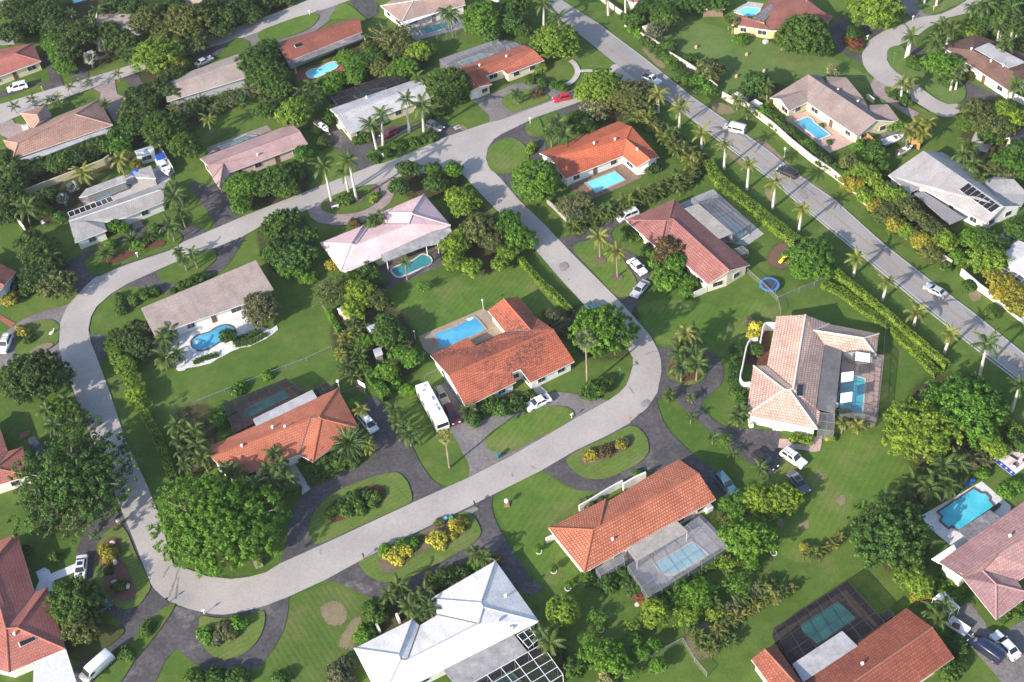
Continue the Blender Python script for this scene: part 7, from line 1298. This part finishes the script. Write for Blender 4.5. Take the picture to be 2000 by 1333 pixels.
# motorhome
def motorhome():
    f, r_ = at((800+735*.09, 730+1180*.09), 1.5), at((800+265*.09, 730+300*.09), 1.5); c = (f+r_)/2; d = f-r_; T = thing('motorhome', 'long white motorhome parked on the grass beside the stained house', 'motorhome', (c.x, c.y, .02), math.atan2(d.y, d.x)); h, w = 5.2, 1.25
    W_ = paint('paint_rv', (.76, .76, .76)); b = MB(); pr = [(-h, .5), (-h, 2.9), (-h+.2, 3.05), (h-.5, 3.05), (h-.05, 2.5), (h, 1.2), (h-.1, .5)]; n = len(pr)
    b.add([(x, y*k, z_-dz*(z_ > 2.4)) for y, k, dz in ((-w, 1, .15), (-w*.9, 1, 0), (w*.9, 1, 0), (w, 1, .15)) for x, z_ in pr], [(i*n+j, (i+1)*n+j, (i+1)*n+(j+1) % n, i*n+(j+1) % n) for i in range(3) for j in range(n)]+[tuple(range(n-1, -1, -1)), tuple(3*n+j for j in range(n))]); b.build('body', W_, T)
    for nm, x, y, sx, sy, sz, m in (('air_conditioner', -.6, 0, 1.0, .8, .3, W_), ('air_conditioner', 2.2, 0, .9, .8, .28, W_), ('roof_hatch', -3.2, -.4, .6, .6, .12, SOLAR if 0 else plain('hatch_grey', (.4, .4, .42), .5)), ('roof_hatch', 1.1, .4, .55, .55, .12, plain('hatch_grey', (.4, .4, .42), .5)), ('roof_hatch', -4.2, .3, .5, .5, .1, plain('hatch_grey', (.4, .4, .42), .5)), ('awning_roll', 0, -1.22, 6.5, .16, .16, plain('hatch_grey', (.4, .4, .42), .5))):
        o = MB(); o.box((x, y, 3.05 if sy > .2 else 2.7), sx, sy, sz, taper=.9); o.build(nm, m, T)
    o = MB(); o.box((h-.03, 0, 1.55), .12, 2.1, .85); o.build('windscreen', CGL, T)
    for sg in (-1, 1):
        for x in (-3.4, -1.2, 1.2, 3.6): o = MB(); o.box((x, sg*(w+.005), 1.6), 1.1, .03, .6); o.build('side_window', CGL, T)
        o = MB(); o.box((0, sg*(w+.004), 1.05), 9.6, .02, .12); o.build('stripe', plain('rv_stripe', (.25, .24, .24), .5), T)
        for x in (-2.8, -1.9, 3.4): t = MB(); t.tube((x, sg*1.1-.14, .42), (x, sg*1.1+.14, .42), .42, n=12); wo = t.build('wheel', TYRE, T); t = MB(); t.tube((x, sg*1.235, .42), (x, sg*1.25, .42), .22, n=10); t.build('rim', RIM, wo)
        o = MB(); o.box((h, sg*.95, .75), .06, .35, .2); o.build('headlight', LAMPW, T)
motorhome()
def boat(label, bow, stern, org, L=None, canopy=None, trailer=True, z0=.55, col=(.78, .78, .78), cover=None):
    b_, s_ = (at(p, 1.1) for p in z(org[0], org[1], '%f,%f %f,%f' % (*bow, *stern))); c = (b_+s_)/2; d = b_-s_; L = L or d.length; T = thing('motor_boat', label, 'boat', (c.x, c.y, 0), math.atan2(d.y, d.x)); h = L/2; w = L*.17; W_ = paint('paint_boat%d' % int(col[2]*100), col)
    st = [(-1, .88, 0), (-.5, 1, 0), (0, 1, .03), (.45, .86, .1), (.78, .5, .2), (1, .03, .32)]; m = MB(); rg = [[(x*h, -y*w, z0+.85+r_), (x*h*.97, -y*w*.72, z0+.25+r_*.6), (x*h*.94, 0, z0+r_*.8), (x*h*.97, y*w*.72, z0+.25+r_*.6), (x*h, y*w, z0+.85+r_)] for x, y, r_ in st]
    m.add([v for q in rg for v in q], [(i*5+j, i*5+j+1, i*5+j+6, i*5+j+5) for i in range(5) for j in range(4)]+[(0, 4, 3, 2, 1)]); m.build('hull', W_, T)
    m = MB(); m.add([(x*h, sg*y*w*.97, z0+.84+r_) for x, y, r_ in st for sg in (-1, 1)], [(2*i, 2*i+1, 2*i+3, 2*i+2) for i in range(5)]); dk = m.build('deck', plain('boat_deck', (.72, .72, .70), .5), T)
    m = MB(); m.box((-.1*h, 0, z0+.85), h*.62, w*1.1, .42, taper=.8); m.build('cabin', W_, T); m = MB(); m.box((.22*h, 0, z0+1.0), h*.10, w*1.0, .32, taper=.75); m.build('windscreen', CGL, T)
    for y in (-.35, .35): m = MB(); m.box((.62*h, y*w, z0+1.0), .35, .3, .06); m.build('hatch', BLK, T)
    m = MB(); m.box((-.68*h, 0, z0+.78), h*.42, w*1.3, .1); m.build('cockpit_floor', plain('boat_seat', (.35, .37, .42), .6), T)
    if canopy:
        m = MB(); m.box((-.38*h, 0, z0+2.0), h*.6, w*1.5, .08, taper=.92); cn = m.build('canopy', canopy, T); m = MB()
        for x in (-.62, -.12):
            for y in (-.68, .68): m.tube((x*h, y*w, z0+.8), (x*h, y*w, z0+2.0), .03, n=5)
        m.build('canopy_frame', RIM, T)
    if cover: m = MB(); m.box((-.55*h, 0, z0+.86), h*.85, w*1.75, .35, taper=.7); m.build('cover', cover, T)
    m = MB(); m.box((-h-.18, 0, z0+.35), .35, .4, .95); m.build('outboard_motor', BLK, T)
    if trailer:
        m = MB()
        for y in (-.35, .35): m.tube((-h, y*w*1.4, .42), (h*.7, y*w, .42), .06, n=5)
        m.tube((h*.7, -.35*w, .42), (h*1.25, 0, .42), .06, n=5); m.tube((h*.7, .35*w, .42), (h*1.25, 0, .42), .06, n=5); tr = m.build('trailer', POST, T)
        for y in (-1, 1): m = MB(); m.tube((-.3*h, y*w*.85-.09, .3), (-.3*h, y*w*.85+.09, .3), .3, n=10); m.build('wheel', TYRE, tr)
BLUEC = plain('blue_canvas', (.02, .07, .36), .7)
boat('white motor boat with a blue canopy on the side yard', (1690, 632), (1590, 430), (0, 220), canopy=BLUEC)
boat('small white boat with a dark cover by the whitewashed house', (1650, 190), (1520, 95), (320, 220), cover=plain('dark_cover', (.05, .035, .035), .8), canopy=None)
boat('sleek white boat behind the taupe-roofed house', (1462, 700), (1222, 780), (1480, 130))
boat('small white boat with a brown tarp on the trailer beyond the sleek one', (1545, 810), (1400, 870), (1480, 130), cover=plain('brown_cover', (.16, .11, .08), .8))
# ================================================================== STREET AND GARDEN FURNITURE
def mailbox(label, p, org=FULL, m=None, h=1.15, brick=False, grp='mailboxes at the kerb', style=0):
    k = org[2] if len(org) > 2 else K1; g = at((org[0]+p[0]*k, org[1]+p[1]*k)); g.z = .25; d = Vector((-g.x, -g.y)); T = thing('mailbox', label, 'mailbox', g, R.choice((.45, 2.0))+R.uniform(-.1, .1), grp); m = m or TRIM; b = MB()
    if brick: b.box((0, 0, 0), .5, .5, h*.85); b.build('post', MULR if brick == 2 else plain('mailbox_brick', (.33, .15, .10), .8), T); b = MB(); b.box((0, 0, h*.85), .62, .62, .14); b.build('cap', TRIM, T); b = MB(); b.box((.27, 0, h*.5), .06, .25, .22); b.build('mailbox_door', BLK, T); return
    b.tube((0, 0, 0), (0, 0, h-.1), .075, .06, 6); b.build('post', m, T); b = MB(); b.box((0, 0, h-.14), .56, .24, .16); b.tube((-.28, 0, h+.02), (.28, 0, h+.02), .12, n=8); bx = b.build('box', m, T); b = MB(); b.box((.05, .14, h-.02), .04, .02, .22); b.build('flag', LAMPR, bx)
mailbox('white mailbox on the round lawn before the mould-stained house', (405, 1122), ZC); mailbox('white mailbox on the dark far side of the back street', (852, 238), (320, 0)); mailbox('white mailbox at the tip of the back street island', (1461, 158), (320, 0)); mailbox('white mailbox at the whitewashed house island edge', (798, 922), (480, 0, K2)); mailbox('white mailbox on the corner lawn facing the red off-roader', (1003, 1245), (840, 0), h=1.5)
mailbox('white mailbox beside the squat date palms', (1383, 122), (0, 480)); mailbox('white mailbox at the grey-beige house drive island', (1142, 170), (0, 440, K2)); mailbox('white mailbox beside the shrub tree at the salmon drive', (432, 1006), (0, 440, K2)); mailbox('beige pillar mailbox before the rose-shingled house trees', (1314, 835), (320, 220), brick=2); mailbox('brick mailbox with a white cap on the salmon house island', (692, 422), (0, 883, K2), brick=1); mailbox('white mailbox at the kerb of the round lower street lawn', (1184, 942), (0, 883, K2)); mailbox('black mailbox by the strip between two drives', (975, 875), (0, 883, K2), BLK); mailbox('dark mailbox at the tip of the white house island', (686, 622), (480, 883, K2), BLK); mailbox('black mailbox between the drive and the striped lawn', (1326, 322), (480, 883, K2), BLK, 1.3); mailbox('brown post mailbox at the barrel house island', (741, 1145), ZC, WOOD); mailbox('white mailbox by the round mulch bed of the cul-de-sac', (170, 410), (1660, 0)); mailbox('white mailbox on the grass point of the cul-de-sac', (625, 215), (1660, 0)); mailbox('small mailbox on the triangular lawn', (835, 115), (1660, 0), WOL); mailbox('yellow mailbox on the verge before the coral house by the back street', (432, 920), (0, 0), plain('mail_yellow', (.55, .46, .08), .6)); mailbox('white box on a post in the dark yard across the back street', (925, 118), (320, 0))
def lamp(label, p, h, ball, base=None, grp=None, m=None):
    g = at(p); T = thing('globe_post', label, 'lamp post', g, 0, grp); b = MB(); b.tube((0, 0, 0), (0, 0, h-ball), .06, .05, 8); b.build('post', m or TRIM, T); b = MB(); b.ball((0, 0, h-ball*.6), ball); b.build('globe', plain('globe_white', (.8, .79, .72), .35), T)
    if base: b = MB(); b.box((0, 0, 0), .9, .9, .3); b.build('plinth', plain('mailbox_brick', (.33, .15, .10), .8), T)
lamp('white globe post with a brick foot on the striped lawn', (900+1000*.09, 940+520*.09), 1.5, .42, True); lamp('white lamp post at the far corner of the tan pool deck', (944, 604), 2.6, .2, grp='lamp posts of the tan deck'); lamp('white lamp post at the left corner of the tan pool deck near the fruit tree', (811, 663), 2.4, .18, grp='lamp posts of the tan deck'); lamp('round white sign on a post on the bare verge of the main road', (1531.5, 308), 2.6, .26); lamp('white ball-shaped dish at the coral house roof corner', (665, 768), 3.6, .32)  # verge sign and roof-corner dish are no lamps, only built from its post and globe
def signpost(label, p, h=2.6):
    g = at(p); T = thing('street_sign', label, 'street sign', g, .4); b = MB(); b.tube((0, 0, 0), (0, 0, h), .04, n=6); b.build('post', plain('sign_green', (.06, .22, .13), .5), T)
    for i, a in enumerate((0, 1.57)): b = MB(); b.box((0, 0, h+i*.24), .9, .04, .2, a); b.build('name_plate', plain('sign_green', (.06, .22, .13), .5), T)
signpost('green street name sign on the cul-de-sac lawn', z(1660, 0, '432,640')[0]); signpost('green street name sign by the fan palm at the bend', Z(980, 440, '684,880')[0], 2.0)
g = at(Z(480, 883, '75,655')[0]); T = thing('utility_box', 'tan utility box with a yellow top under the huge bright tree', 'utility box', (g.x, g.y, .02), .4); b = MB(); b.box((0, 0, 0), 1.3, 1.2, .75); b.build('cabinet', plain('util_tan', (.30, .25, .20), .7), T); b = MB(); b.box((.1, .15, .75), .4, .4, .3, taper=.5); b.build('yellow_cap', plain('util_yellow', (.6, .42, .05), .6), T)
for s, lb, cc in (('1155,400', 'pale blue recycling bin on the white house island', (.18, .42, .50)), ('1188,395', 'green recycling bin beside the pale blue one', (.04, .30, .16))):
    g = at(Z(480, 883, s)[0]); T = thing('recycling_bin', lb, 'bin', (g.x, g.y, .45), .5, 'recycling bins'); b = MB(); b.box((0, 0, 0), .62, .45, .38, taper=1.12); b.build('tub', plain('bin_%d' % int(cc[0]*100), cc, .6), T); b = MB(); b.box((0, 0, .36), .74, .55, .05); b.build('rim', plain('bin_%d' % int(cc[0]*100), cc, .6), T)
g = at((974, 895)); T = thing('wheelie_bin', 'green wheeled bin at the end of the round drive lawn', 'bin', (g.x, g.y, .27), .6); b = MB(); b.box((0, 0, .1), .55, .6, .9, taper=1.15); b.build('tub', plain('bin_dk', (.03, .13, .12), .6), T); b = MB(); b.box((0, 0, 1.0), .68, .74, .07); b.build('lid', plain('bin_dk2', (.05, .18, .16), .6), T)
# trampoline, slide, hoop
g = at((1502, 562)); T = thing('trampoline', 'round trampoline with a blue padded rim beside the wire fence', 'trampoline', g); n = 28; b = MB()
for i in range(n):
    a, a2 = 2*math.pi*i/n, 2*math.pi*(i+1)/n; b.add([(r_*math.cos(t), r_*math.sin(t), z_) for t in (a, a2) for r_, z_ in ((1.5, .92), (1.98, .92), (1.98, .82))], [(0, 1, 4, 3), (1, 2, 5, 4)])
b.build('padded_rim', plain('tramp_blue', (.07, .20, .46), .6), T); b = MB(); b.tube((0, 0, .86), (0, 0, .88), 1.53, n=n); b.build('jumping_mat', plain('tramp_mat', (.055, .055, .075), .7), T)
for i in range(6): b = MB(); a = i*1.047; b.tube((1.85*math.cos(a), 1.85*math.sin(a), 0), (1.85*math.cos(a), 1.85*math.sin(a), .85), .05, n=6); b.build('leg', RIM, T)
b = MB(); b.tube((-.3, -1.9, .95), (1.9, .9, 1.05), .07, n=6); b.build('cross_bar', plain('tramp_blue', (.07, .20, .46), .6), T)
a0, a1 = at((1522, 516)), at((1541, 496), 1.6); b0 = Vector((a1.x, a1.y, 0)); T = thing('playground_slide', 'yellow slide with a red-brown platform on the mulch circle', 'slide', b0); d = a0-b0; s = Vector((-d.y, d.x, 0)).normalized()*.32; b = MB(); P0, P1 = Vector((0, 0, 1.6)), Vector((d.x, d.y, .25))
b.add([P0-s, P0+s, P1+s, P1-s, P0-s*1.2+Vector((0, 0, .2)), P0+s*1.2+Vector((0, 0, .2)), P1+s*1.2+Vector((0, 0, .2)), P1-s*1.2+Vector((0, 0, .2))], [(0, 1, 2, 3), (0, 3, 7, 4), (1, 5, 6, 2)]); b.build('chute', plain('slide_yellow', (.78, .56, .03), .4), T)
b = MB(); u = -d.normalized()*.8; b.box((u.x, u.y, 1.5), 1.5, 1.5, .12, math.atan2(d.y, d.x)); b.build('platform', WOOD, T)
for sx in (-.65, .65):
    for sy in (-.65, .65): b = MB(); q = u+d.normalized()*sx+s.normalized()*sy; b.tube((q.x, q.y, 0), (q.x, q.y, 2.3), .07, n=6); b.build('post', plain('play_wood', (.20, .09, .06), .8), T)
g = at((713.5, 770)); T = thing('basketball_hoop', 'basketball hoop with a white board by the black drive', 'basketball hoop', g, 2.4); b = MB(); b.tube((0, 0, 0), (0, 0, 2.9), .07, n=7); b.build('pole', RIM, T); b = MB(); b.box((0, .35, 2.6), 1.8, .06, 1.15); b.build('backboard', TRIM, T); b = MB()
for i in range(12): a, a2 = i*.5236, (i+1)*.5236; b.tube((.24*math.cos(a), .62+.24*math.sin(a), 2.75), (.24*math.cos(a2), .62+.24*math.sin(a2), 2.75), .02, n=4)
b.build('hoop_ring', LAMPR, T)
# ringed saplings, tan stumps on the lawn
for i, (s, lb) in enumerate((('215,578', 'white ringed planting hole nearest the striped lawn'), ('301,690', 'white ringed planting hole with a sapling midway along the orange gable'), ('383,790', 'white ringed planting hole near the clipped ball tree'), ('572,1030', 'white ringed planting hole below the low grey cage'), ('90,0', 'x'))):
    if lb == 'x': continue
    g = at(Z(980, 883, s)[0]); T = thing('ringed_sapling', lb, 'sapling', (g.x, g.y, .02), 0, 'ringed planting holes'); b = MB()
    for j in range(14): a, a2 = j*.4488, (j+1)*.4488; b.tube((.5*math.cos(a), .5*math.sin(a), .06), (.5*math.cos(a2), .5*math.sin(a2), .06), .09, n=5)
    b.build('edging_ring', plain('ring_white', (.6, .58, .54), .7), T); b = MB(); b.tube((0, 0, 0), (.05, 0, 1.1), .04, .02, 5); b.build('trunk', BARK, T); c_ = link('foliage', PROTO['bush'][0][i % 3][2], T); c_.location = (0, 0, .7); c_.scale = (.7, .7, .8); setmat(c_, LEAF['bright'])
g = at(z(1440, 1073, '365,40')[0]); T = thing('ringed_sapling', 'bare forked stem in a pale ring above the palm row', 'sapling', (g.x, g.y, .02)); b = MB(); b.tube((0, 0, 0), (.1, .1, 1.6), .06, .03, 5); b.tube((0, 0, .3), (-.35, 0, 1.4), .05, .02, 5); b.build('trunk', BARKP, T); b = MB()
for j in range(14): a, a2 = j*.4488, (j+1)*.4488; b.tube((.5*math.cos(a), .5*math.sin(a), .06), (.5*math.cos(a2), .5*math.sin(a2), .06), .09, n=5)
b.build('edging_ring', plain('ring_white', (.6, .58, .54), .7), T)
for s, lb in (('100,482', 'tan stump on the far side of the big open lawn'), ('607,555', 'tan stump in the middle of the big open lawn'), ('780,720', 'tan stump on the lawn towards the taupe-roofed house'), ('503,775', 'tan stump near the young tree'), ('960,500', 'tan stump beside the large tree at the yellow walls')):
    g = at(z(1340, 0, s)[0]); T = thing('tree_stump', lb, 'stump', (g.x, g.y, .05), 0, 'tan stumps on the big lawn'); b = MB(); b.tube((0, 0, 0), (0, 0, .45), .42, .34, 9); b.build('stump', plain('stump_tan', (.42, .27, .14), .8), T); b = MB(); b.ball((.05, 0, .5), .3, .3, .18, 8); b.build('stump_top', plain('stump_tan2', (.5, .36, .2), .8), T)
for i, s in enumerate(('1140,325', '1165,525', '1155,640', '1160,720', '1150,790', '1290,765')):
    g = at(z(0, 1000, s)[0]) if i in (0, 1, 3, 5) else None
    if g is None: continue
    T = thing('rock', ('pale rock at the top of the faded mulch bed', 'pale rock beside the spiky shrub', '', 'white rock in the middle of the faded mulch bed', '', 'white rock at the bottom of the faded mulch bed')[i], 'rock', (g.x, g.y, .5), R.uniform(0, 3), 'pale rocks in the faded mulch'); b = MB(); b.ball((0, 0, .1), .55, .38, .3, 9); b.ball((.3, .1, .1), .35, .3, .25, 8); b.build('stone', plain('rock_pale', (.5, .46, .38), .9, var=.25), T)
# garden furniture, units, canopy
def box_thing(name, label, cat, p, sx, sy, sz, m, rz=.45, h0=0.0, parts=()):
    g = at(p); T = thing(name, label, cat, (g.x, g.y, h0), rz); b = MB(); b.box((0, 0, 0), sx, sy, sz, taper=.97); b.build('casing', m, T); b = MB(); b.box((0, 0, sz), sx*.7, sy*.7, .07); b.build('grille', plain('hatch_grey', (.4, .4, .42), .5), T); return T
box_thing('air_conditioning_unit', 'white cooling unit at the low grey cage end', 'cooling unit', (1383, 997), 1.3, 1.1, 1.1, TRIM); box_thing('air_conditioning_unit', 'grey cooling unit at the orange L-shaped gable', 'cooling unit', (1098, 350), 1.4, 1.1, .9, plain('hatch_grey', (.4, .4, .42), .5)); box_thing('air_conditioning_unit', 'white cooling unit against the yellow walls', 'cooling unit', (1495, 84), 1.0, .9, .8, TRIM); box_thing('air_conditioning_unit', 'white unit beside the tan-tiled garage', 'cooling unit', (51, 253), 1.3, 1.1, 1.0, TRIM); box_thing('air_conditioning_unit', 'cooling unit at the whitewashed house gable', 'cooling unit', (664, 250), 1.1, 1.0, .9, TRIM)
for i, (s, lb) in enumerate((('230,1235', 'white bin by the peach garage, first from the mulch corner'), ('240,1300', 'white bin by the peach garage, nearer the driveway'), ('290,1235', 'white bin by the peach garage door frame'))): box_thing('storage_bin', lb, 'bin', z(1420, 580, s)[0], .7, .7, .9, TRIM, .2)
for i, (s, lb) in enumerate((('475,300', 'white planter at the peach entrance, beside the garage'), ('508,302', 'middle white planter at the peach entrance'), ('542,305', 'white planter at the peach entrance, beside the walk'))): box_thing('planter', lb, 'planter', z(1420, 780, s)[0], .65, .65, .6, TRIM, .1)
def table(label, p, m, r_=.65, h=.72, par=None):
    g = at(p); T = thing('garden_table', label, 'table', (g.x, g.y, .1)); b = MB(); b.tube((0, 0, h), (0, 0, h+.05), r_, n=14); b.build('table_top', m, T); b = MB(); b.tube((0, 0, 0), (0, 0, h), .06, n=6); b.tube((0, 0, 0), (0, 0, .05), .3, n=10); b.build('leg', m, T)
    if par: b = MB(); b.tube((0, 0, 2.0), (0, 0, 2.5), 1.55, .05, 8, cap=False); b.tube((0, 0, h), (0, 0, 2.4), .03, n=5); b.build('parasol', par, T)
def chair(label, p, m, rz, grp):
    g = at(p); T = thing('garden_chair', label, 'chair', (g.x, g.y, .1), rz, grp); b = MB(); b.box((0, 0, .40), .55, .55, .06); b.build('seat', m, T); b = MB(); b.box((0, .27, .42), .55, .06, .55); b.build('backrest', m, T)
    for x in (-.23, .23):
        for y in (-.23, .23): b = MB(); b.box((x, y, 0), .05, .05, .4); b.build('leg', m, T)
def lounger(label, p, m, rz, grp):
    g = at(p); T = thing('sun_lounger', label, 'sun lounger', (g.x, g.y, .1), rz, grp); b = MB(); b.box((-.35, 0, .32), 1.25, .65, .08); b.build('seat', m, T); b = MB(); b.add([(.27, -.32, .36), (.27, .32, .36), (.95, .32, .75), (.95, -.32, .75), (.27, -.32, .30), (.27, .32, .30), (.95, .32, .69), (.95, -.32, .69)], [(0, 1, 2, 3), (4, 5, 6, 7), (0, 1, 5, 4), (2, 3, 7, 6), (0, 3, 7, 4), (1, 2, 6, 5)]); b.build('backrest', m, T)
    for x in (-.85, .7):
        for y in (-.28, .28): b = MB(); b.box((x, y, 0), .06, .06, .32); b.build('leg', m, T)
table('round white table on the brown terrace', z(1020, 200, '810,660')[0], TRIM, .75); table('blue parasol table by the grey pavilion', z(0, 220, '1400,670')[0], TRIM, .6, par=BLUEC)
for s, lb, a in (('760,685', 'white chair at the round table, by the house windows', 2.0), ('860,645', 'white chair at the round table, nearer the corner', 5.0), ('905,622', 'white chair alone near the terrace corner', 4.5)): chair(lb, z(1020, 200, s)[0], TRIM, a, 'chairs on the brown terrace')
for s, lb in (('585,745', 'first of three dark loungers under the orange eave, from the gable'), ('615,735', 'middle one of three dark loungers under the orange eave'), ('645,722', 'dark lounger under the orange eave nearest the round table')): lounger(lb, z(1020, 200, s)[0], plain('lounger_dark', (.07, .08, .10), .6), 1.9, 'dark loungers under the orange eave')
lounger('dark lounger on the white pool deck corner', z(1660, 920, '1455,385')[0], BLK, .6, 'loungers on the white deck'); lounger('blue float like lounger at the white deck top', z(1660, 920, '1195,135')[0], BLUEC, .45, 'loungers on the white deck'); lounger('white lounger by the kidney pool end', z(240, 500, '700,955')[0], TRIM, 2.4, 'loungers by the kidney pool')
for s, lb in (('850,870', 'white chair at the pavilion end of the slim pool'), ('1330,690', 'white chair between the pavilion and the blue parasol'), ('470,830', 'white chair in the walled corner garden'), ('440,1125', 'white chair beside the dark drive of the grey-tiled house')): chair(lb, z(0, 220, s)[0], TRIM, R.uniform(0, 6), 'white chairs round the grey-tiled house')
def canopy(label, px, h, m):
    q = [at(p, h) for p in px]; c = sum(q, Vector())/4; T = thing('canopy_tent', label, 'canopy', (c.x, c.y, 0)); q = [v-Vector((c.x, c.y, 0)) for v in q]; rd = [(q[0]+q[1])/2+Vector((0, 0, .35)), (q[2]+q[3])/2+Vector((0, 0, .35))]; b = MB(); b.add(q+rd, [(0, 4, 5, 3), (4, 1, 2, 5)]); b.add([v-Vector((0, 0, .06)) for v in q+rd], [(3, 5, 4, 0), (5, 2, 1, 4)]); b.build('cover', m, T)
    for v in q: b = MB(); b.tube((v.x*.96, v.y*.96, 0), (v.x*.96, v.y*.96, h), .05, n=6); b.build('pole', TRIM, T)
canopy('white canopy tent shading the drive behind the brick-brown house', z(1660, 1073, '830,490 945,425 1105,585 1005,655'), 2.4, plain('canvas_white', (.74, .74, .80), .7))
def utrailer(label, p, rz, L=3.2, loaded=True):
    g = at(p); T = thing('utility_trailer', label, 'trailer', (g.x, g.y, .05), rz); b = MB(); b.box((0, 0, .5), L, 1.8, .1); b.build('bed', plain('trailer_white', (.66, .66, .68), .6), T); b = MB()
    for y in (-.9, .9): b.box((0, y, .6), L, .06, .45)
    b.box((L/2, 0, .6), .06, 1.74, .45); b.build('side_panel', plain('trailer_white', (.66, .66, .68), .6), T); b = MB(); b.tube((-L/2, 0, .5), (-L/2-1.1, 0, .45), .06, n=6); b.build('drawbar', POST, T)
    for y in (-1, 1): b = MB(); b.tube((0, y-.1, .33), (0, y+.1, .33), .33, n=10); b.build('wheel', TRIM if 0 else TYRE, T)
    if loaded: b = MB(); b.box((.3, .1, .6), 1.2, .9, .4, .3, taper=.7); b.build('load', plain('tarp_brown', (.12, .06, .06), .8), T)
utrailer('white utility trailer at the foot of the drooping palm', z(1660, 1073, '1075,800')[0], 2.3); utrailer('white trailer with panels behind the pinkish wall', z(1340, 0, '720,1085')[0], 2.2, 3.6, False)
g = at((1977, 900)); T = thing('picnic_mat', 'white mat with blue starred end strewn with things on the lawn', 'mat', (g.x, g.y, .08), .55); b = MB(); b.box((0, 0, 0), 5.2, 4.6, .06); b.build('mat', plain('mat_white', (.66, .60, .60), .8), T); b = MB(); b.box((-2.2, .0, .06), .8, 4.4, .02); bl = b.build('blue_band', BLUEC, T)
for i in range(4): b = MB(); b.tube((-2.2, -1.6+i*1.05, .08), (-2.2, -1.6+i*1.05, .1), .2, n=5); b.build('star', TRIM, bl)
b = MB()
for y in (-1.4, -.3, .9): b.box((.5, y, .06), 3.6, .25, .015)
b.build('stripe', plain('mat_pink', (.62, .34, .36), .8), T)
for i, (x, y) in enumerate(((-1.2, -1.3), (-.6, -.9), (.6, .2), (.2, 1.5), (1.4, -1.2))): g2 = T.matrix_basis @ Vector((x, y, .08)); o = thing('toy', ('white ball lying on the picnic mat by the blue band', 'black bag on the picnic mat beside the ball', 'long black case in the middle of the picnic mat', 'white cooler at the upper picnic mat edge', 'small dark box at the lower picnic mat corner')[i], ('ball', 'bag', 'case', 'cooler', 'box')[i], T.location+Vector((x*math.cos(.55)-y*math.sin(.55), x*math.sin(.55)+y*math.cos(.55), .07)), .3+i); o.name = ('toy_ball', 'bag', 'carry_case', 'cool_box', 'small_box')[i]; b = MB(); [lambda: b.ball((0, 0, .35), .36), lambda: b.box((0, 0, 0), .6, .45, .4, taper=.8), lambda: b.box((0, 0, 0), 1.6, .3, .2, taper=.9), lambda: b.box((0, 0, 0), .65, .45, .45, taper=.95), lambda: b.box((0, 0, 0), .4, .35, .3, taper=.9)][i](); b.build('shell', [TRIM, BLK, BLK, TRIM, BLK][i], o); b = MB(); b.tube((-.12, 0, .4 if i else .7), (.12, 0, .4 if i else .71), .03, n=5); b.build('handle', BLK, o)
g = at((437, 647)); T = thing('garden_ornament', 'white swan-like ornament on the loop street lawn', 'ornament', at((102, 653)), .7); b = MB(); b.ball((0, 0, .35), .6, .35, .3, 9); b.tube((.4, 0, .4), (.65, 0, 1.0), .12, .07, 7); b.ball((.75, 0, 1.05), .16, .1, .1, 7); b.build('ornament_body', TRIM, T); b = MB(); b.box((0, 0, 0), .9, .5, .15); b.build('foot', plain('rock_pale', (.5, .46, .38), .9, var=.25), T)
g = at((655, 408)); T = thing('garden_bench', 'white marble bench on the round drive lawn', 'bench', (g.x, g.y, .3), .3); b = MB(); b.box((0, 0, .4), 1.7, .5, .1); b.build('seat', TRIM, T)
for x in (-.6, .6): b = MB(); b.box((x, 0, 0), .2, .4, .4); b.build('leg', TRIM, T)
g = at((1245, 1182)); T = thing('rock', 'white boulder on the back lawn by the reddish shrub', 'rock', (g.x, g.y, .02), .4); b = MB(); b.ball((0, 0, .2), .5, .42, .4, 9); b.ball((.35, .1, .1), .3, .3, .25, 8); b.build('stone', plain('rock_pale', (.5, .46, .38), .9, var=.25), T)
g = at((1212, 1313)); T = thing('rock', 'pinkish boulder near the bottom picture edge', 'rock', (g.x, g.y, .02), .9); b = MB(); b.ball((0, 0, .25), .75, .5, .45, 9); b.ball((.45, .2, .15), .4, .35, .3, 8); b.build('stone', plain('rock_pink', (.42, .30, .25), .9, var=.25), T)
label_veg()

# ================================================================== AIR
hb = MB(); hb.box((0, 330, -1.2), 1500, 1100, 183.2); hz = link('haze', hb.mesh('haze', newmat('haze_air')[0])); hz['kind'] = 'stuff'
t = hz.data.materials[0].node_tree; vn = N(t, 'ShaderNodeVolumePrincipled', {'Color': (.86, .88, .95, 1), 'Density': .00006}); vo = N(t, 'ShaderNodeOutputMaterial'); t.links.new(vn.outputs[0], vo.inputs['Volume'])
